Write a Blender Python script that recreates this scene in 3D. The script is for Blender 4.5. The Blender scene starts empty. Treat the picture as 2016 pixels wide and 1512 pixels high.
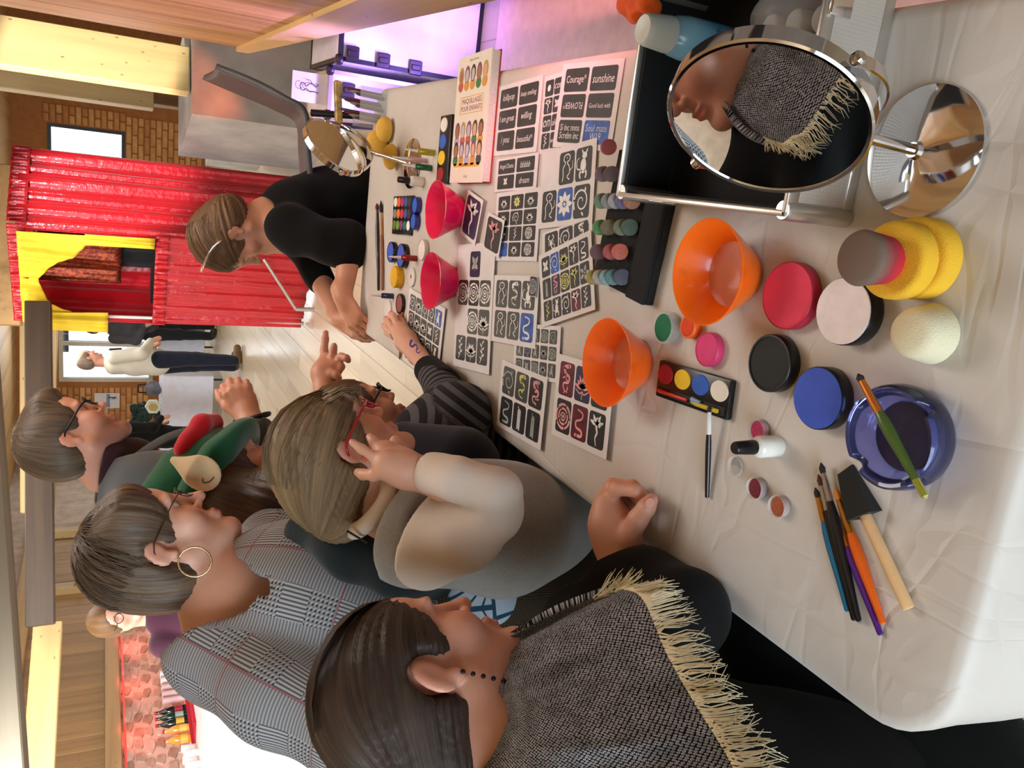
import bpy, bmesh, math, random
import numpy as np
from mathutils import Vector, Matrix
random.seed(7); np.random.seed(7)
S = bpy.context.scene
COL = S.collection

# ---------------------------------------------------------------- camera
FPX = 1610.0
PITCH = math.atan(806 / FPX); YAW = math.radians(15.3); CAMH = 1.45
CY, SY, CP, SP = math.cos(YAW), math.sin(YAW), math.cos(PITCH), math.sin(PITCH)
HF = Vector((-SY, CY, 0)); HR = Vector((CY, SY, 0))
FWD = HF * CP + Vector((0, 0, -SP)); UPV = HR.cross(FWD)
cd = bpy.data.cameras.new('camera'); cam = bpy.data.objects.new('camera', cd); COL.objects.link(cam)
cd.sensor_fit = 'HORIZONTAL'; cd.sensor_width = 36; cd.lens = FPX / 2016 * 36; cd.clip_start = 0.02; cd.clip_end = 200
m = Matrix.Identity(4)
for i in range(3):
    m[i][0] = -UPV[i]; m[i][1] = HR[i]; m[i][2] = -FWD[i]     # the phone was held sideways: image right is down
m[2][3] = CAMH
cam.matrix_world = m
S.camera = cam

# ---------------------------------------------------------------- world, lights, exposure
S.view_settings.view_transform = 'Standard'; S.view_settings.look = 'None'
S.view_settings.exposure = 0.0; S.view_settings.gamma = 1.0; S.view_settings.use_curve_mapping = False
w = bpy.data.worlds.new('sky'); S.world = w; w.use_nodes = True
nt = w.node_tree; bg = nt.nodes['Background']
bg.inputs[0].default_value = (0.80, 0.90, 1.0, 1); bg.inputs[1].default_value = 2.2

def area(name, loc, target, sx, sy, power, col, spread=math.pi):
    l = bpy.data.lights.new(name, 'AREA'); l.shape = 'RECTANGLE'; l.size = sx; l.size_y = sy; l.energy = power; l.color = col; l.spread = spread
    o = bpy.data.objects.new(name, l); COL.objects.link(o); o.location = loc
    o.rotation_euler = (Vector(target) - Vector(loc)).to_track_quat('-Z', 'Y').to_euler(); return o
def spot(name, loc, target, power, col, ang, blend=0.3, size=0.05):
    l = bpy.data.lights.new(name, 'SPOT'); l.energy = power; l.color = col; l.spot_size = math.radians(ang); l.spot_blend = blend; l.shadow_soft_size = size
    o = bpy.data.objects.new(name, l); COL.objects.link(o); o.location = loc
    o.rotation_euler = (Vector(target) - Vector(loc)).to_track_quat('-Z', 'Y').to_euler(); return o
# daylight through the window behind the photographer, the lamps under the ceiling, coloured stage lamps
area('window_daylight', (-1.5, -2.28, 1.45), (-0.9, 1.5, 0.7), 2.6, 1.9, 120, (0.72, 0.87, 1.0))
area('ceiling_lamp_light', (0.35, 2.3, 2.56), (0.2, 2.1, 0), 1.2, 1.2, 43, (1.0, 0.95, 0.90))
area('ceiling_lamp_light', (-1.6, 5.2, 2.56), (-1.6, 5.2, 0), 1.6, 1.6, 48, (1.0, 0.95, 0.88))
area('ceiling_lamp_light', (-1.6, 9.6, 2.56), (-1.6, 9.6, 0), 1.8, 1.8, 62, (1.0, 0.95, 0.89))
area('window_daylight', (-2.35, 13.7, 1.45), (-2.2, 8, 0.6), 1.8, 1.4, 60, (0.88, 0.95, 1.0))
area('bar_fill', (-2.9, 2.2, 2.3), (-4.4, 6.2, 0.7), 1.3, 1.3, 210, (0.90, 0.96, 1.0), 2.2)  # added fill in place of daylight on the white bar, no known source
spot('stage_spot_white', (0.25, 3.9, 2.45), (-0.35, 6.4, 1.45), 620, (1.0, 0.93, 0.98), 24, 0.7)
spot('stage_spot_beam', (-1.2, 3.9, 2.45), (0.42, 5.9, 1.52), 800, (1.0, 0.97, 0.86), 21, 0.25)
spot('led_purple', (0.33, 2.95, 0.14), (0.80, 3.55, 0.40), 60, (0.36, 0.22, 1.0), 90, 0.9)
spot('led_violet_wall', (0.10, 3.10, 0.14), (0.49, 4.1, 1.75), 120, (0.46, 0.28, 1.0), 85, 0.9)
spot('led_pink', (0.66, 0.75, 1.05), (0.62, 2.1, 0.0), 130, (1.0, 0.30, 0.40), 95, 0.9)
spot('led_amber', (0.60, 2.0, 0.95), (0.74, 2.75, 0.30), 16, (1.0, 0.25, 0.10), 110, 0.9)
spot('led_orange', (0.10, 5.20, 0.14), (0.46, 5.90, 1.22), 60, (1.0, 0.16, 0.03), 30, 0.7)
for yy in (3.9, 4.6, 5.3, 6.0, 6.7, 7.4, 8.1, 8.8):
    spot('led_red', (-4.78, yy, 1.27), (-5.0, yy, 1.05), 7, (1.0, 0.13, 0.10), 150, 0.9)

# ---------------------------------------------------------------- pixel <-> place helpers (the surveyed camera)
def rayd(x, y):
    a = (1512 - y - 756) / FPX; b = (x - 1008) / FPX
    return HR * a - UPV * b + FWD
def T(x, y, z=0.74):
    d = rayd(x, y); t = (z - CAMH) / d.z; p = d * t; p.z = z; return p
def D(x, y, dep):
    return rayd(x, y) * dep + Vector((0, 0, CAMH))
def depth(p):
    return (Vector(p) - Vector((0, 0, CAMH))).dot(FWD)
def hdir(yaw, pitch=0.0):
    """yaw 0 = straight away from the photographer, 90 = to the right; pitch down positive (degrees)"""
    a = math.radians(yaw); b = math.radians(pitch)
    return (HF * math.cos(a) + HR * math.sin(a)) * math.cos(b) + Vector((0, 0, -math.sin(b)))

# ---------------------------------------------------------------- colours and materials
def lin(c):
    def g(v):
        v /= 255.0
        return v / 12.92 if v <= 0.04045 else ((v + 0.055) / 1.055) ** 2.4
    return (g(c[0]), g(c[1]), g(c[2]), 1.0)
MATS = {}
class NB:
    """small node builder"""
    def __init__(s, name):
        s.m = bpy.data.materials.new(name); s.m.use_nodes = True; s.t = s.m.node_tree; s.b = s.t.nodes['Principled BSDF']
    def n(s, typ, **kw):
        o = s.t.nodes.new(typ)
        for k, v in kw.items(): setattr(o, k, v)
        return o
    def l(s, a, b): s.t.links.new(a, b)
    def inp(s, sock, v):
        if hasattr(v, 'is_output'): s.l(v, sock)
        else: sock.default_value = v
    def math(s, op, a, b=0.0, c=0.0):
        o = s.n('ShaderNodeMath', operation=op); s.inp(o.inputs[0], a); s.inp(o.inputs[1], b); s.inp(o.inputs[2], c); return o.outputs[0]
    def mix(s, f, a, b, bt='MIX'):
        o = s.n('ShaderNodeMix', data_type='RGBA', blend_type=bt); s.inp(o.inputs[0], f); s.inp(o.inputs[6], a); s.inp(o.inputs[7], b); return o.outputs[2]
    def coord(s, kind='Object'): return s.n('ShaderNodeTexCoord').outputs[kind]
    def attr(s, name):
        o = s.n('ShaderNodeAttribute'); o.attribute_name = name; return o
    def mapping(s, v, scale=(1, 1, 1), rot=(0, 0, 0), loc=(0, 0, 0)):
        o = s.n('ShaderNodeMapping'); s.l(v, o.inputs[0]); o.inputs[1].default_value = loc; o.inputs[2].default_value = rot; o.inputs[3].default_value = scale; return o.outputs[0]
    def noise(s, v, scale, detail=3, rough=0.55, dist=0.0):
        o = s.n('ShaderNodeTexNoise'); s.l(v, o.inputs['Vector']); o.inputs['Scale'].default_value = scale; o.inputs['Detail'].default_value = detail; o.inputs['Roughness'].default_value = rough; o.inputs['Distortion'].default_value = dist
        return o.outputs[0]
    def ramp(s, f, stops):
        o = s.n('ShaderNodeValToRGB'); s.l(f, o.inputs[0]); e = o.color_ramp.elements
        while len(e) < len(stops): e.new(0.5)
        for q, (p, c) in zip(e, stops): q.position = p; q.color = c if len(c) == 4 else lin(c)
        return o.outputs[0]
    def bump(s, h, st=0.3, dist=0.01):
        o = s.n('ShaderNodeBump'); s.l(h, o.inputs['Height']); o.inputs['Strength'].default_value = st; o.inputs['Distance'].default_value = dist; s.l(o.outputs[0], s.b.inputs['Normal'])
    def base(s, c): s.inp(s.b.inputs['Base Color'], c)
    def sep(s, v):
        o = s.n('ShaderNodeSeparateXYZ'); s.l(v, o.inputs[0]); return o.outputs
def M(name, c=(128, 128, 128), rough=0.5, metal=0.0, var=0.10, scale=12.0, bump=0.0, bscale=60.0, bdist=0.004, coat=0.0, trans=0.0, ior=1.45, emit=0.0, sss=0.0, alpha=1.0, sheen=0.0):
    if name in MATS: return MATS[name]
    b = NB(name); p = b.b; C = lin(c)
    co = b.coord()
    if var > 0:
        nz = b.noise(co, scale, 4)
        dk = tuple(v * (1 - var * 1.6) for v in C[:3]) + (1,); lt = tuple(min(1, v * (1 + var)) for v in C[:3]) + (1,)
        b.base(b.ramp(nz, [(0.3, dk), (0.7, lt)]))
    else: p.inputs['Base Color'].default_value = C
    p.inputs['Roughness'].default_value = rough; p.inputs['Metallic'].default_value = metal; p.inputs['IOR'].default_value = ior
    p.inputs['Coat Weight'].default_value = coat; p.inputs['Transmission Weight'].default_value = trans; p.inputs['Alpha'].default_value = alpha
    p.inputs['Sheen Weight'].default_value = sheen
    if sss > 0:
        p.inputs['Subsurface Weight'].default_value = sss; p.inputs['Subsurface Radius'].default_value = (0.012, 0.006, 0.003)
    if emit > 0:
        p.inputs['Emission Color'].default_value = C; p.inputs['Emission Strength'].default_value = emit
    if bump > 0: b.bump(b.noise(co, bscale, 5), bump, bdist)
    MATS[name] = b.m; return b.m

def wood(name, c1, c2, axis='Z', sc=1.0, rough=0.55, knots=True):
    if name in MATS: return MATS[name]
    b = NB(name); co = b.coord()
    st = {'X': (0.6, 14, 14), 'Y': (14, 0.6, 14), 'Z': (14, 14, 0.6)}[axis]
    oi = b.n('ShaderNodeObjectInfo')
    off = b.n('ShaderNodeVectorMath', operation='SCALE'); b.l(oi.outputs['Random'], off.inputs['Scale']); off.inputs[0].default_value = (7.1, 5.3, 9.7)
    ad = b.n('ShaderNodeVectorMath', operation='ADD'); b.l(co, ad.inputs[0]); b.l(off.outputs[0], ad.inputs[1])
    g = b.noise(b.mapping(ad.outputs[0], tuple(v * sc for v in st)), 1.0, 6, 0.6, 0.4)
    col = b.ramp(g, [(0.28, lin(c2)), (0.5, lin(c1)), (0.75, lin(tuple(min(255, int(v * 1.08)) for v in c1)))])
    br = b.math('MULTIPLY_ADD', oi.outputs['Random'], 0.25, 0.86)
    hs = b.n('ShaderNodeHueSaturation'); b.l(col, hs.inputs['Color']); b.l(br, hs.inputs['Value']); col = hs.outputs[0]
    if knots:
        v = b.n('ShaderNodeTexVoronoi'); b.l(b.mapping(ad.outputs[0], tuple(3.2 * (1 if q > 5 else 0.45) for q in st)), v.inputs['Vector'])
        k = b.ramp(v.outputs['Distance'], [(0.05, (0.75, 0.75, 0.75, 1)), (0.10, (0, 0, 0, 1))])
        col = b.mix(k, col, lin((112, 78, 46)))
    b.base(col); b.b.inputs['Roughness'].default_value = rough
    b.bump(g, 0.15, 0.003)
    MATS[name] = b.m; return b.m

# ---------------------------------------------------------------- object helpers
def tag(o, label=None, cat=None, group=None, kind=None):
    if label: o['label'] = label
    if cat: o['category'] = cat
    if group: o['group'] = group
    if kind: o['kind'] = kind
    return o
def thing(name, label, cat, loc=(0, 0, 0), rot=(0, 0, 0), group=None):
    o = bpy.data.objects.new(name, None); COL.objects.link(o); o.location = loc; o.rotation_euler = rot; o.empty_display_size = 0.02
    return tag(o, label, cat, group)
def mesh(name, vf, mat=None, smooth=True):
    v, f = vf
    me = bpy.data.meshes.new(name); me.from_pydata([tuple(p) for p in v], [], [tuple(int(i) for i in q) for q in f]); me.update()
    if smooth is True: me.polygons.foreach_set('use_smooth', [True] * len(me.polygons))
    elif smooth: me.polygons.foreach_set('use_smooth', [True] * len(me.polygons)); me.set_sharp_from_angle(angle=math.radians(smooth))
    if mat: me.materials.append(mat)
    return me
def obj(name, vf, mat=None, parent=None, smooth=35, loc=None, label=None):
    me = vf if isinstance(vf, bpy.types.Mesh) else mesh(name, vf, mat, smooth)
    o = bpy.data.objects.new(name, me); COL.objects.link(o)
    if parent: o.parent = parent
    if loc is not None: o.location = loc
    if label: o['label'] = label
    return o
def struct(name, vf, mat, smooth=False, label=None):
    o = obj(name, vf, mat, None, smooth); o['kind'] = 'structure'
    if label: o['label'] = label
    return o
def copy_tree(o, parent=None):
    c = o.copy(); COL.objects.link(c); c.parent = parent
    for ch in o.children: copy_tree(ch, c)
    return c
def join(*vfs):
    V, F = [], []
    for v, f in vfs:
        k = len(V); V += [tuple(p) for p in v]; F += [tuple(int(i) + k for i in q) for q in f]
    return V, F
def xf(vf, mat):
    return [mat @ Vector(p) for p in vf[0]], vf[1]
def mv(vf, d):
    return [(p[0] + d[0], p[1] + d[1], p[2] + d[2]) for p in vf[0]], vf[1]
def box(lo, hi):
    x0, y0, z0 = lo; x1, y1, z1 = hi
    return [(x0, y0, z0), (x1, y0, z0), (x1, y1, z0), (x0, y1, z0), (x0, y0, z1), (x1, y0, z1), (x1, y1, z1), (x0, y1, z1)], \
        [(0, 3, 2, 1), (4, 5, 6, 7), (0, 1, 5, 4), (1, 2, 6, 5), (2, 3, 7, 6), (3, 0, 4, 7)]
def bbox(lo, hi, r=0.004, seg=2):
    bm = bmesh.new(); v, f = box(lo, hi); vs = [bm.verts.new(p) for p in v]
    for q in f: bm.faces.new([vs[i] for i in q])
    bmesh.ops.bevel(bm, geom=bm.edges[:], offset=r, segments=seg, affect='EDGES', profile=0.5)
    bm.verts.index_update(); out = [tuple(p.co) for p in bm.verts], [tuple(p.index for p in q.verts) for q in bm.faces]; bm.free(); return out
def lathe(prof, n=32, cap=True):
    V, F = [], []
    for r, z in prof:
        for i in range(n):
            a = 2 * math.pi * i / n; V.append((r * math.cos(a), r * math.sin(a), z))
    for j in range(len(prof) - 1):
        for i in range(n):
            a = j * n + i; b = j * n + (i + 1) % n; F.append((a, b, b + n, a + n))
    if cap:
        if prof[0][0] > 1e-6: F.append(tuple(range(n - 1, -1, -1)))
        if prof[-1][0] > 1e-6: F.append(tuple(range((len(prof) - 1) * n, len(prof) * n)))
    return V, F
def tube(pts, rad, n=8, cap=True, flat=1.0):
    pts = [Vector(p) for p in pts]; k = len(pts)
    if not hasattr(rad, '__len__'): rad = [rad] * k
    V, F = [], []; up = Vector((0, 0, 1)); prev = None
    for i in range(k):
        t = (pts[min(i + 1, k - 1)] - pts[max(i - 1, 0)])
        if t.length < 1e-9: t = Vector((0, 0, 1))
        t.normalize()
        if prev is None:
            s = t.cross(up)
            if s.length < 1e-3: s = t.cross(Vector((1, 0, 0)))
        else: s = prev - t * prev.dot(t)
        s.normalize(); u = s.cross(t); prev = s
        for j in range(n):
            a = 2 * math.pi * j / n; V.append(pts[i] + s * (math.cos(a) * rad[i]) + u * (math.sin(a) * rad[i] * flat))
    for i in range(k - 1):
        for j in range(n):
            a = i * n + j; b = i * n + (j + 1) % n; F.append((a, b, b + n, a + n))
    if cap: F.append(tuple(range(n - 1, -1, -1))); F.append(tuple(range((k - 1) * n, k * n)))
    return V, F
def prism(poly, z0, z1):
    n = len(poly)
    return [(x, y, z0) for x, y in poly] + [(x, y, z1) for x, y in poly], \
        [tuple(range(n - 1, -1, -1)), tuple(range(n, 2 * n))] + [(i, (i + 1) % n, n + (i + 1) % n, n + i) for i in range(n)]
def rrect(w, h, r, seg=4):
    P = []
    for cx, cy, a0 in ((w / 2 - r, h / 2 - r, 0), (-w / 2 + r, h / 2 - r, 90), (-w / 2 + r, -h / 2 + r, 180), (w / 2 - r, -h / 2 + r, 270)):
        for i in range(seg + 1):
            a = math.radians(a0 + 90 * i / seg); P.append((cx + r * math.cos(a), cy + r * math.sin(a)))
    return P
def frame_from(z, x):
    z = Vector(z).normalized(); x = Vector(x); x = (x - z * x.dot(z)).normalized(); y = z.cross(x)
    return Matrix(((x.x, y.x, z.x), (x.y, y.y, z.y), (x.z, y.z, z.z)))
def beam(a, b, wd, hg, up=(0, 0, 1)):
    """box from a to b; returned in local space with X along the beam, plus its matrix"""
    a = Vector(a); b = Vector(b); d = b - a; L = d.length; x = d.normalized(); u = Vector(up) if abs(x.dot(Vector(up))) < 0.9 else Vector((0, 1, 0)); y = u.cross(x).normalized(); z = x.cross(y); R = Matrix(((x.x, y.x, z.x), (x.y, y.y, z.y), (x.z, y.z, z.z)))
    return bbox((0, -wd / 2, -hg / 2), (L, wd / 2, hg / 2), 0.006, 1), Matrix.Translation(a) @ R.to_4x4()
def beam_obj(name, a, b, wd, hg, mat, parent=None, label=None):
    vf, mt = beam(a, b, wd, hg); o = obj(name, vf, mat, parent, 35, None, label); o.matrix_world = mt; return o
def catmull(pts, n):
    P = [Vector(p) for p in pts]; out = []; k = len(P) - 1
    for i in range(n):
        t = k * i / (n - 1); j = min(int(t), k - 1); t -= j
        p0 = P[j - 1] if j > 0 else P[0] * 2 - P[1]; p1 = P[j]; p2 = P[j + 1]; p3 = P[j + 2] if j + 2 <= k else P[k] * 2 - P[k - 1]
        out.append(0.5 * ((2 * p1) + (p2 - p0) * t + (2 * p0 - 5 * p1 + 4 * p2 - p3) * t * t + (3 * p1 - p0 - 3 * p2 + p3) * t ** 3))
    return out
def grid_surface(rows, nu, nv):
    """rows of control points -> smooth sheet; also returns (u, v) in metres"""
    R = [catmull(r, nv) for r in rows]
    cols = [catmull([R[i][j] for i in range(len(R))], nu) for j in range(nv)]
    V = [cols[j][i] for i in range(nu) for j in range(nv)]
    F = [(i * nv + j, i * nv + j + 1, (i + 1) * nv + j + 1, (i + 1) * nv + j) for i in range(nu - 1) for j in range(nv - 1)]
    return V, F
def text_mesh(body, size=0.01, bold=0.0, shear=0.0, align='CENTER'):
    c = bpy.data.curves.new('lettering', 'FONT'); c.body = body; c.size = size; c.align_x = align; c.align_y = 'CENTER'; c.offset = bold; c.shear = shear; c.resolution_u = 2
    o = bpy.data.objects.new('lettering', c); me = bpy.data.meshes.new_from_object(o); bpy.data.objects.remove(o); bpy.data.curves.remove(c)
    V = [tuple(v.co) for v in me.vertices]; F = [tuple(p.vertices) for p in me.polygons]; bpy.data.meshes.remove(me); return V, F
# ---------------------------------------------------------------- sculpting: signed distance volumes meshed by surface nets
class Vol:
    def __init__(s, h): s.h = h; s.P = []
    def cone(s, a, b, ra, rb, k=0.02, op='add'): s.P.append(('cone', np.array(a, float), np.array(b, float), ra, rb, k, op)); return s
    def chain(s, pts, rads, k=0.02):
        for i in range(len(pts) - 1): s.cone(pts[i], pts[i + 1], rads[i], rads[i + 1], k)
        return s
    def ell(s, c, r, R=None, k=0.02, op='add'): s.P.append(('ell', np.array(c, float), np.array(r, float), np.eye(3) if R is None else np.array(R), k, op)); return s
    def plane(s, p, n, k=0.004): s.P.append(('plane', np.array(p, float), np.array(Vector(n).normalized()), k)); return s
    def fn(s, f): s.P.append(('fn', f)); return s
    def build(s):
        lo = np.full(3, 1e9); hi = -lo
        for q in s.P:
            if q[0] == 'cone' and q[6] == 'add': lo = np.minimum(lo, np.minimum(q[1] - q[3], q[2] - q[4])); hi = np.maximum(hi, np.maximum(q[1] + q[3], q[2] + q[4]))
            if q[0] == 'ell' and q[5] == 'add': lo = np.minimum(lo, q[1] - q[2].max()); hi = np.maximum(hi, q[1] + q[2].max())
        h = s.h; lo = lo - 4 * h; hi = hi + 4 * h
        n = np.ceil((hi - lo) / h).astype(int) + 1
        ax = [lo[i] + h * np.arange(n[i]) for i in range(3)]
        d = np.full(n, 0.5, np.float32)
        for q in s.P:
            if q[0] in ('cone', 'ell'):
                if q[0] == 'cone':
                    _, a, b, ra, rb, k, op = q; l2 = np.minimum(a - ra, b - rb); h2 = np.maximum(a + ra, b + rb)
                else:
                    _, c, r, R, k, op = q; ex = np.abs(R) @ r; l2 = c - ex; h2 = c + ex
                mg = k + 4 * h
                i0 = np.clip(np.floor((l2 - mg - lo) / h).astype(int), 0, n); i1 = np.clip(np.ceil((h2 + mg - lo) / h).astype(int) + 1, 0, n)
                if (i1 <= i0).any(): continue
                sl = tuple(slice(i0[t], i1[t]) for t in range(3))
                X = ax[0][sl[0]][:, None, None]; Y = ax[1][sl[1]][None, :, None]; Z = ax[2][sl[2]][None, None, :]
                if q[0] == 'cone':
                    ba = b - a; L = max(ba @ ba, 1e-12); t = np.clip(((X - a[0]) * ba[0] + (Y - a[1]) * ba[1] + (Z - a[2]) * ba[2]) / L, 0, 1)
                    v = np.sqrt((X - a[0] - t * ba[0]) ** 2 + (Y - a[1] - t * ba[1]) ** 2 + (Z - a[2] - t * ba[2]) ** 2) - (ra + (rb - ra) * t)
                else:
                    px, py, pz = X - c[0], Y - c[1], Z - c[2]
                    l = [R[0, i] * px + R[1, i] * py + R[2, i] * pz for i in range(3)]
                    k0 = np.sqrt(sum((l[i] / r[i]) ** 2 for i in range(3))); k1 = np.sqrt(sum((l[i] / r[i] ** 2) ** 2 for i in range(3))) + 1e-9
                    v = k0 * (k0 - 1) / k1
                cur = d[sl]
                if op == 'add':
                    g = np.maximum(k - np.abs(cur - v), 0) / k; d[sl] = np.minimum(cur, v) - g * g * k * 0.25
                else:
                    v = -v; g = np.maximum(k - np.abs(cur - v), 0) / k; d[sl] = np.maximum(cur, v) + g * g * k * 0.25
            elif q[0] == 'plane':
                v = (ax[0][:, None, None] - q[1][0]) * q[2][0] + (ax[1][None, :, None] - q[1][1]) * q[2][1] + (ax[2][None, None, :] - q[1][2]) * q[2][2]
                k = q[3]; g = np.maximum(k - np.abs(d - v), 0) / k; d = np.maximum(d, v) + g * g * k * 0.25
            else:
                d = q[1](ax[0][:, None, None], ax[1][None, :, None], ax[2][None, None, :], d)
        return nets(d, lo, h)
def nets(d, lo, h):
    d = np.asarray(d, np.float32); s = d < 0; n = np.array(d.shape)
    c = np.zeros(n - 1, np.int8)
    for i in (0, 1):
        for j in (0, 1):
            for k in (0, 1): c += s[i:n[0] - 1 + i, j:n[1] - 1 + j, k:n[2] - 1 + k]
    act = np.argwhere((c > 0) & (c < 8))
    if len(act) == 0: return np.zeros((0, 3)), []
    idx = np.full(n - 1, -1, np.int64); idx[act[:, 0], act[:, 1], act[:, 2]] = np.arange(len(act))
    acc = np.zeros((len(act), 3)); cnt = np.zeros(len(act))
    cor = [(i, j, k) for i in (0, 1) for j in (0, 1) for k in (0, 1)]
    val = {o: d[act[:, 0] + o[0], act[:, 1] + o[1], act[:, 2] + o[2]] for o in cor}
    for o in cor:
        for a in range(3):
            if o[a] == 0:
                p = list(o); p[a] = 1; v0 = val[o]; v1 = val[tuple(p)]; mk = (v0 < 0) != (v1 < 0)
                t = v0[mk] / (v0[mk] - v1[mk]); q = np.tile(np.array(o, float), (mk.sum(), 1)); q[:, a] += t; acc[mk] += q; cnt[mk] += 1
    V = lo + h * (act + acc / cnt[:, None])
    F = []
    for a in range(3):
        b, e = (a + 1) % 3, (a + 2) % 3
        sl0 = [slice(None)] * 3; sl1 = [slice(None)] * 3; sl0[a] = slice(0, n[a] - 1); sl1[a] = slice(1, n[a])
        A = s[tuple(sl0)]; B = s[tuple(sl1)]; e0 = np.argwhere(A != B)
        e0 = e0[(e0[:, b] > 0) & (e0[:, e] > 0) & (e0[:, b] < n[b] - 1) & (e0[:, e] < n[e] - 1)]
        ob = np.zeros(3, int); ob[b] = 1; oe = np.zeros(3, int); oe[e] = 1
        g = lambda q: idx[q[:, 0], q[:, 1], q[:, 2]]
        Q = np.stack([g(e0 - ob - oe), g(e0 - oe), g(e0), g(e0 - ob)], 1)
        fl = ~A[e0[:, 0], e0[:, 1], e0[:, 2]]
        Q[fl] = Q[fl][:, ::-1]; F.append(Q)
    return V, np.concatenate(F)
def np_mesh(name, V, F, mat, smooth=True):
    me = bpy.data.meshes.new(name); V = np.asarray(V, np.float32); F = np.asarray(F, np.int32)
    me.vertices.add(len(V)); me.vertices.foreach_set('co', V.ravel()); me.loops.add(F.size); me.loops.foreach_set('vertex_index', F.ravel())
    me.polygons.add(len(F)); me.polygons.foreach_set('loop_start', np.arange(0, F.size, 4, dtype=np.int32))
    me.update(calc_edges=True); me.validate()
    if smooth: me.polygons.foreach_set('use_smooth', np.ones(len(me.polygons), bool))
    me.materials.append(mat); return me
def pattr(me, name, arr, typ='FLOAT_VECTOR'):
    a = me.attributes.new(name, typ, 'POINT'); arr = np.asarray(arr, np.float32)
    if typ == 'FLOAT_VECTOR': a.data.foreach_set('vector', arr.ravel())
    elif typ == 'FLOAT': a.data.foreach_set('value', arr.ravel())
    else:
        a.data.foreach_set('color', np.concatenate([arr, np.ones((len(arr), 1))], 1).astype(np.float32).ravel())
def npjoin(L):
    V = np.concatenate([v for v, f in L]); F = []; k = 0
    for v, f in L: F.append(np.asarray(f) + k); k += len(v)
    return V, np.concatenate(F)
def bone_coords(V, bones):
    """for each vertex: (u around, v along) of the nearest bone, in metres"""
    best = np.full(len(V), 1e9); out = np.zeros((len(V), 3)); off = 0.0
    for a, b, rr in bones:
        a = np.array(a, float); b = np.array(b, float); ba = b - a; L = np.linalg.norm(ba); z = ba / L
        r = V - a; t = r @ z; tc = np.clip(t, 0, L); dv = r - tc[:, None] * z; dist = np.linalg.norm(dv, axis=1) / rr
        x = np.cross(z, [0.31, 0.2, 0.93]); x /= np.linalg.norm(x); y = np.cross(z, x); pr = r - t[:, None] * z
        an = np.arctan2(pr @ y, pr @ x); mk = dist < best
        best[mk] = dist[mk]; out[mk] = np.stack([an * rr, t + off, np.zeros(len(V))], 1)[mk]; off += L
    return out
def wob(X, Y, Z, f, seed=0.0):
    """cheap smooth noise for folds, about -1..1"""
    return (np.sin(f * (X + 0.7 * Y) + 1.3 * np.sin(f * 0.6 * Z + seed) + seed) + np.sin(f * 0.8 * (Y - 0.5 * Z) + 1.7 * np.sin(f * 0.5 * X + 2 * seed)) + np.sin(f * 1.3 * (Z + 0.4 * X) + 1.1 * np.sin(f * 0.7 * Y - seed))) / 3

# ---------------------------------------------------------------- skin, hair, cloth materials
def skin_mat(name, c):
    if name in MATS: return MATS[name]
    b = NB(name); a = b.attr('tint'); nz = b.noise(b.coord(), 60, 4)
    col = b.mix(1.0, lin(c), a.outputs['Color'], 'MULTIPLY')
    col = b.mix(b.math('MULTIPLY', nz, 0.22), col, tuple(v * k for v, k in zip(lin(c)[:3], (0.86, 0.62, 0.55))) + (1,))
    b.base(col); b.b.inputs['Roughness'].default_value = 0.48; b.b.inputs['Subsurface Weight'].default_value = 0.12
    b.b.inputs['Subsurface Radius'].default_value = (0.010, 0.004, 0.002); b.b.inputs['Subsurface Scale'].default_value = 1.0
    b.bump(b.noise(b.coord(), 420, 2), 0.06, 0.001)
    MATS[name] = b.m; return b.m
def hair_mat(name, c1, c2, fine=1.0):
    if name in MATS: return MATS[name]
    b = NB(name); a = b.attr('hc').outputs['Vector']
    g = b.noise(b.mapping(a, (260 * fine, 9, 9)), 1.0, 5, 0.65, 0.2); g2 = b.noise(b.mapping(a, (38 * fine, 4, 4)), 1.0, 3)
    f = b.math('MULTIPLY_ADD', g2, 0.5, b.math('MULTIPLY', g, 0.5))
    b.base(b.ramp(f, [(0.34, lin(c2)), (0.66, lin(c1))])); b.b.inputs['Roughness'].default_value = 0.42
    b.b.inputs['Specular IOR Level'].default_value = 0.35
    b.bump(g, 0.5, 0.004); MATS[name] = b.m; return b.m
def cloth_mat(name, c, var=0.12, rough=0.9, weave=900, sheen=0.15, bump=0.25):
    if name in MATS: return MATS[name]
    b = NB(name); co = b.coord(); C = lin(c); nz = b.noise(co, 9, 4); wv = b.noise(co, weave, 2)
    f = b.math('MULTIPLY_ADD', nz, 0.55, b.math('MULTIPLY', wv, 0.45))
    b.base(b.ramp(f, [(0.35, tuple(v * (1 - 1.6 * var) for v in C[:3]) + (1,)), (0.65, tuple(min(1, v * (1 + var)) for v in C[:3]) + (1,))]))
    b.b.inputs['Roughness'].default_value = rough; b.b.inputs['Sheen Weight'].default_value = sheen; b.b.inputs['Specular IOR Level'].default_value = 0.2
    b.bump(wv, bump, 0.002); MATS[name] = b.m; return b.m

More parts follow.
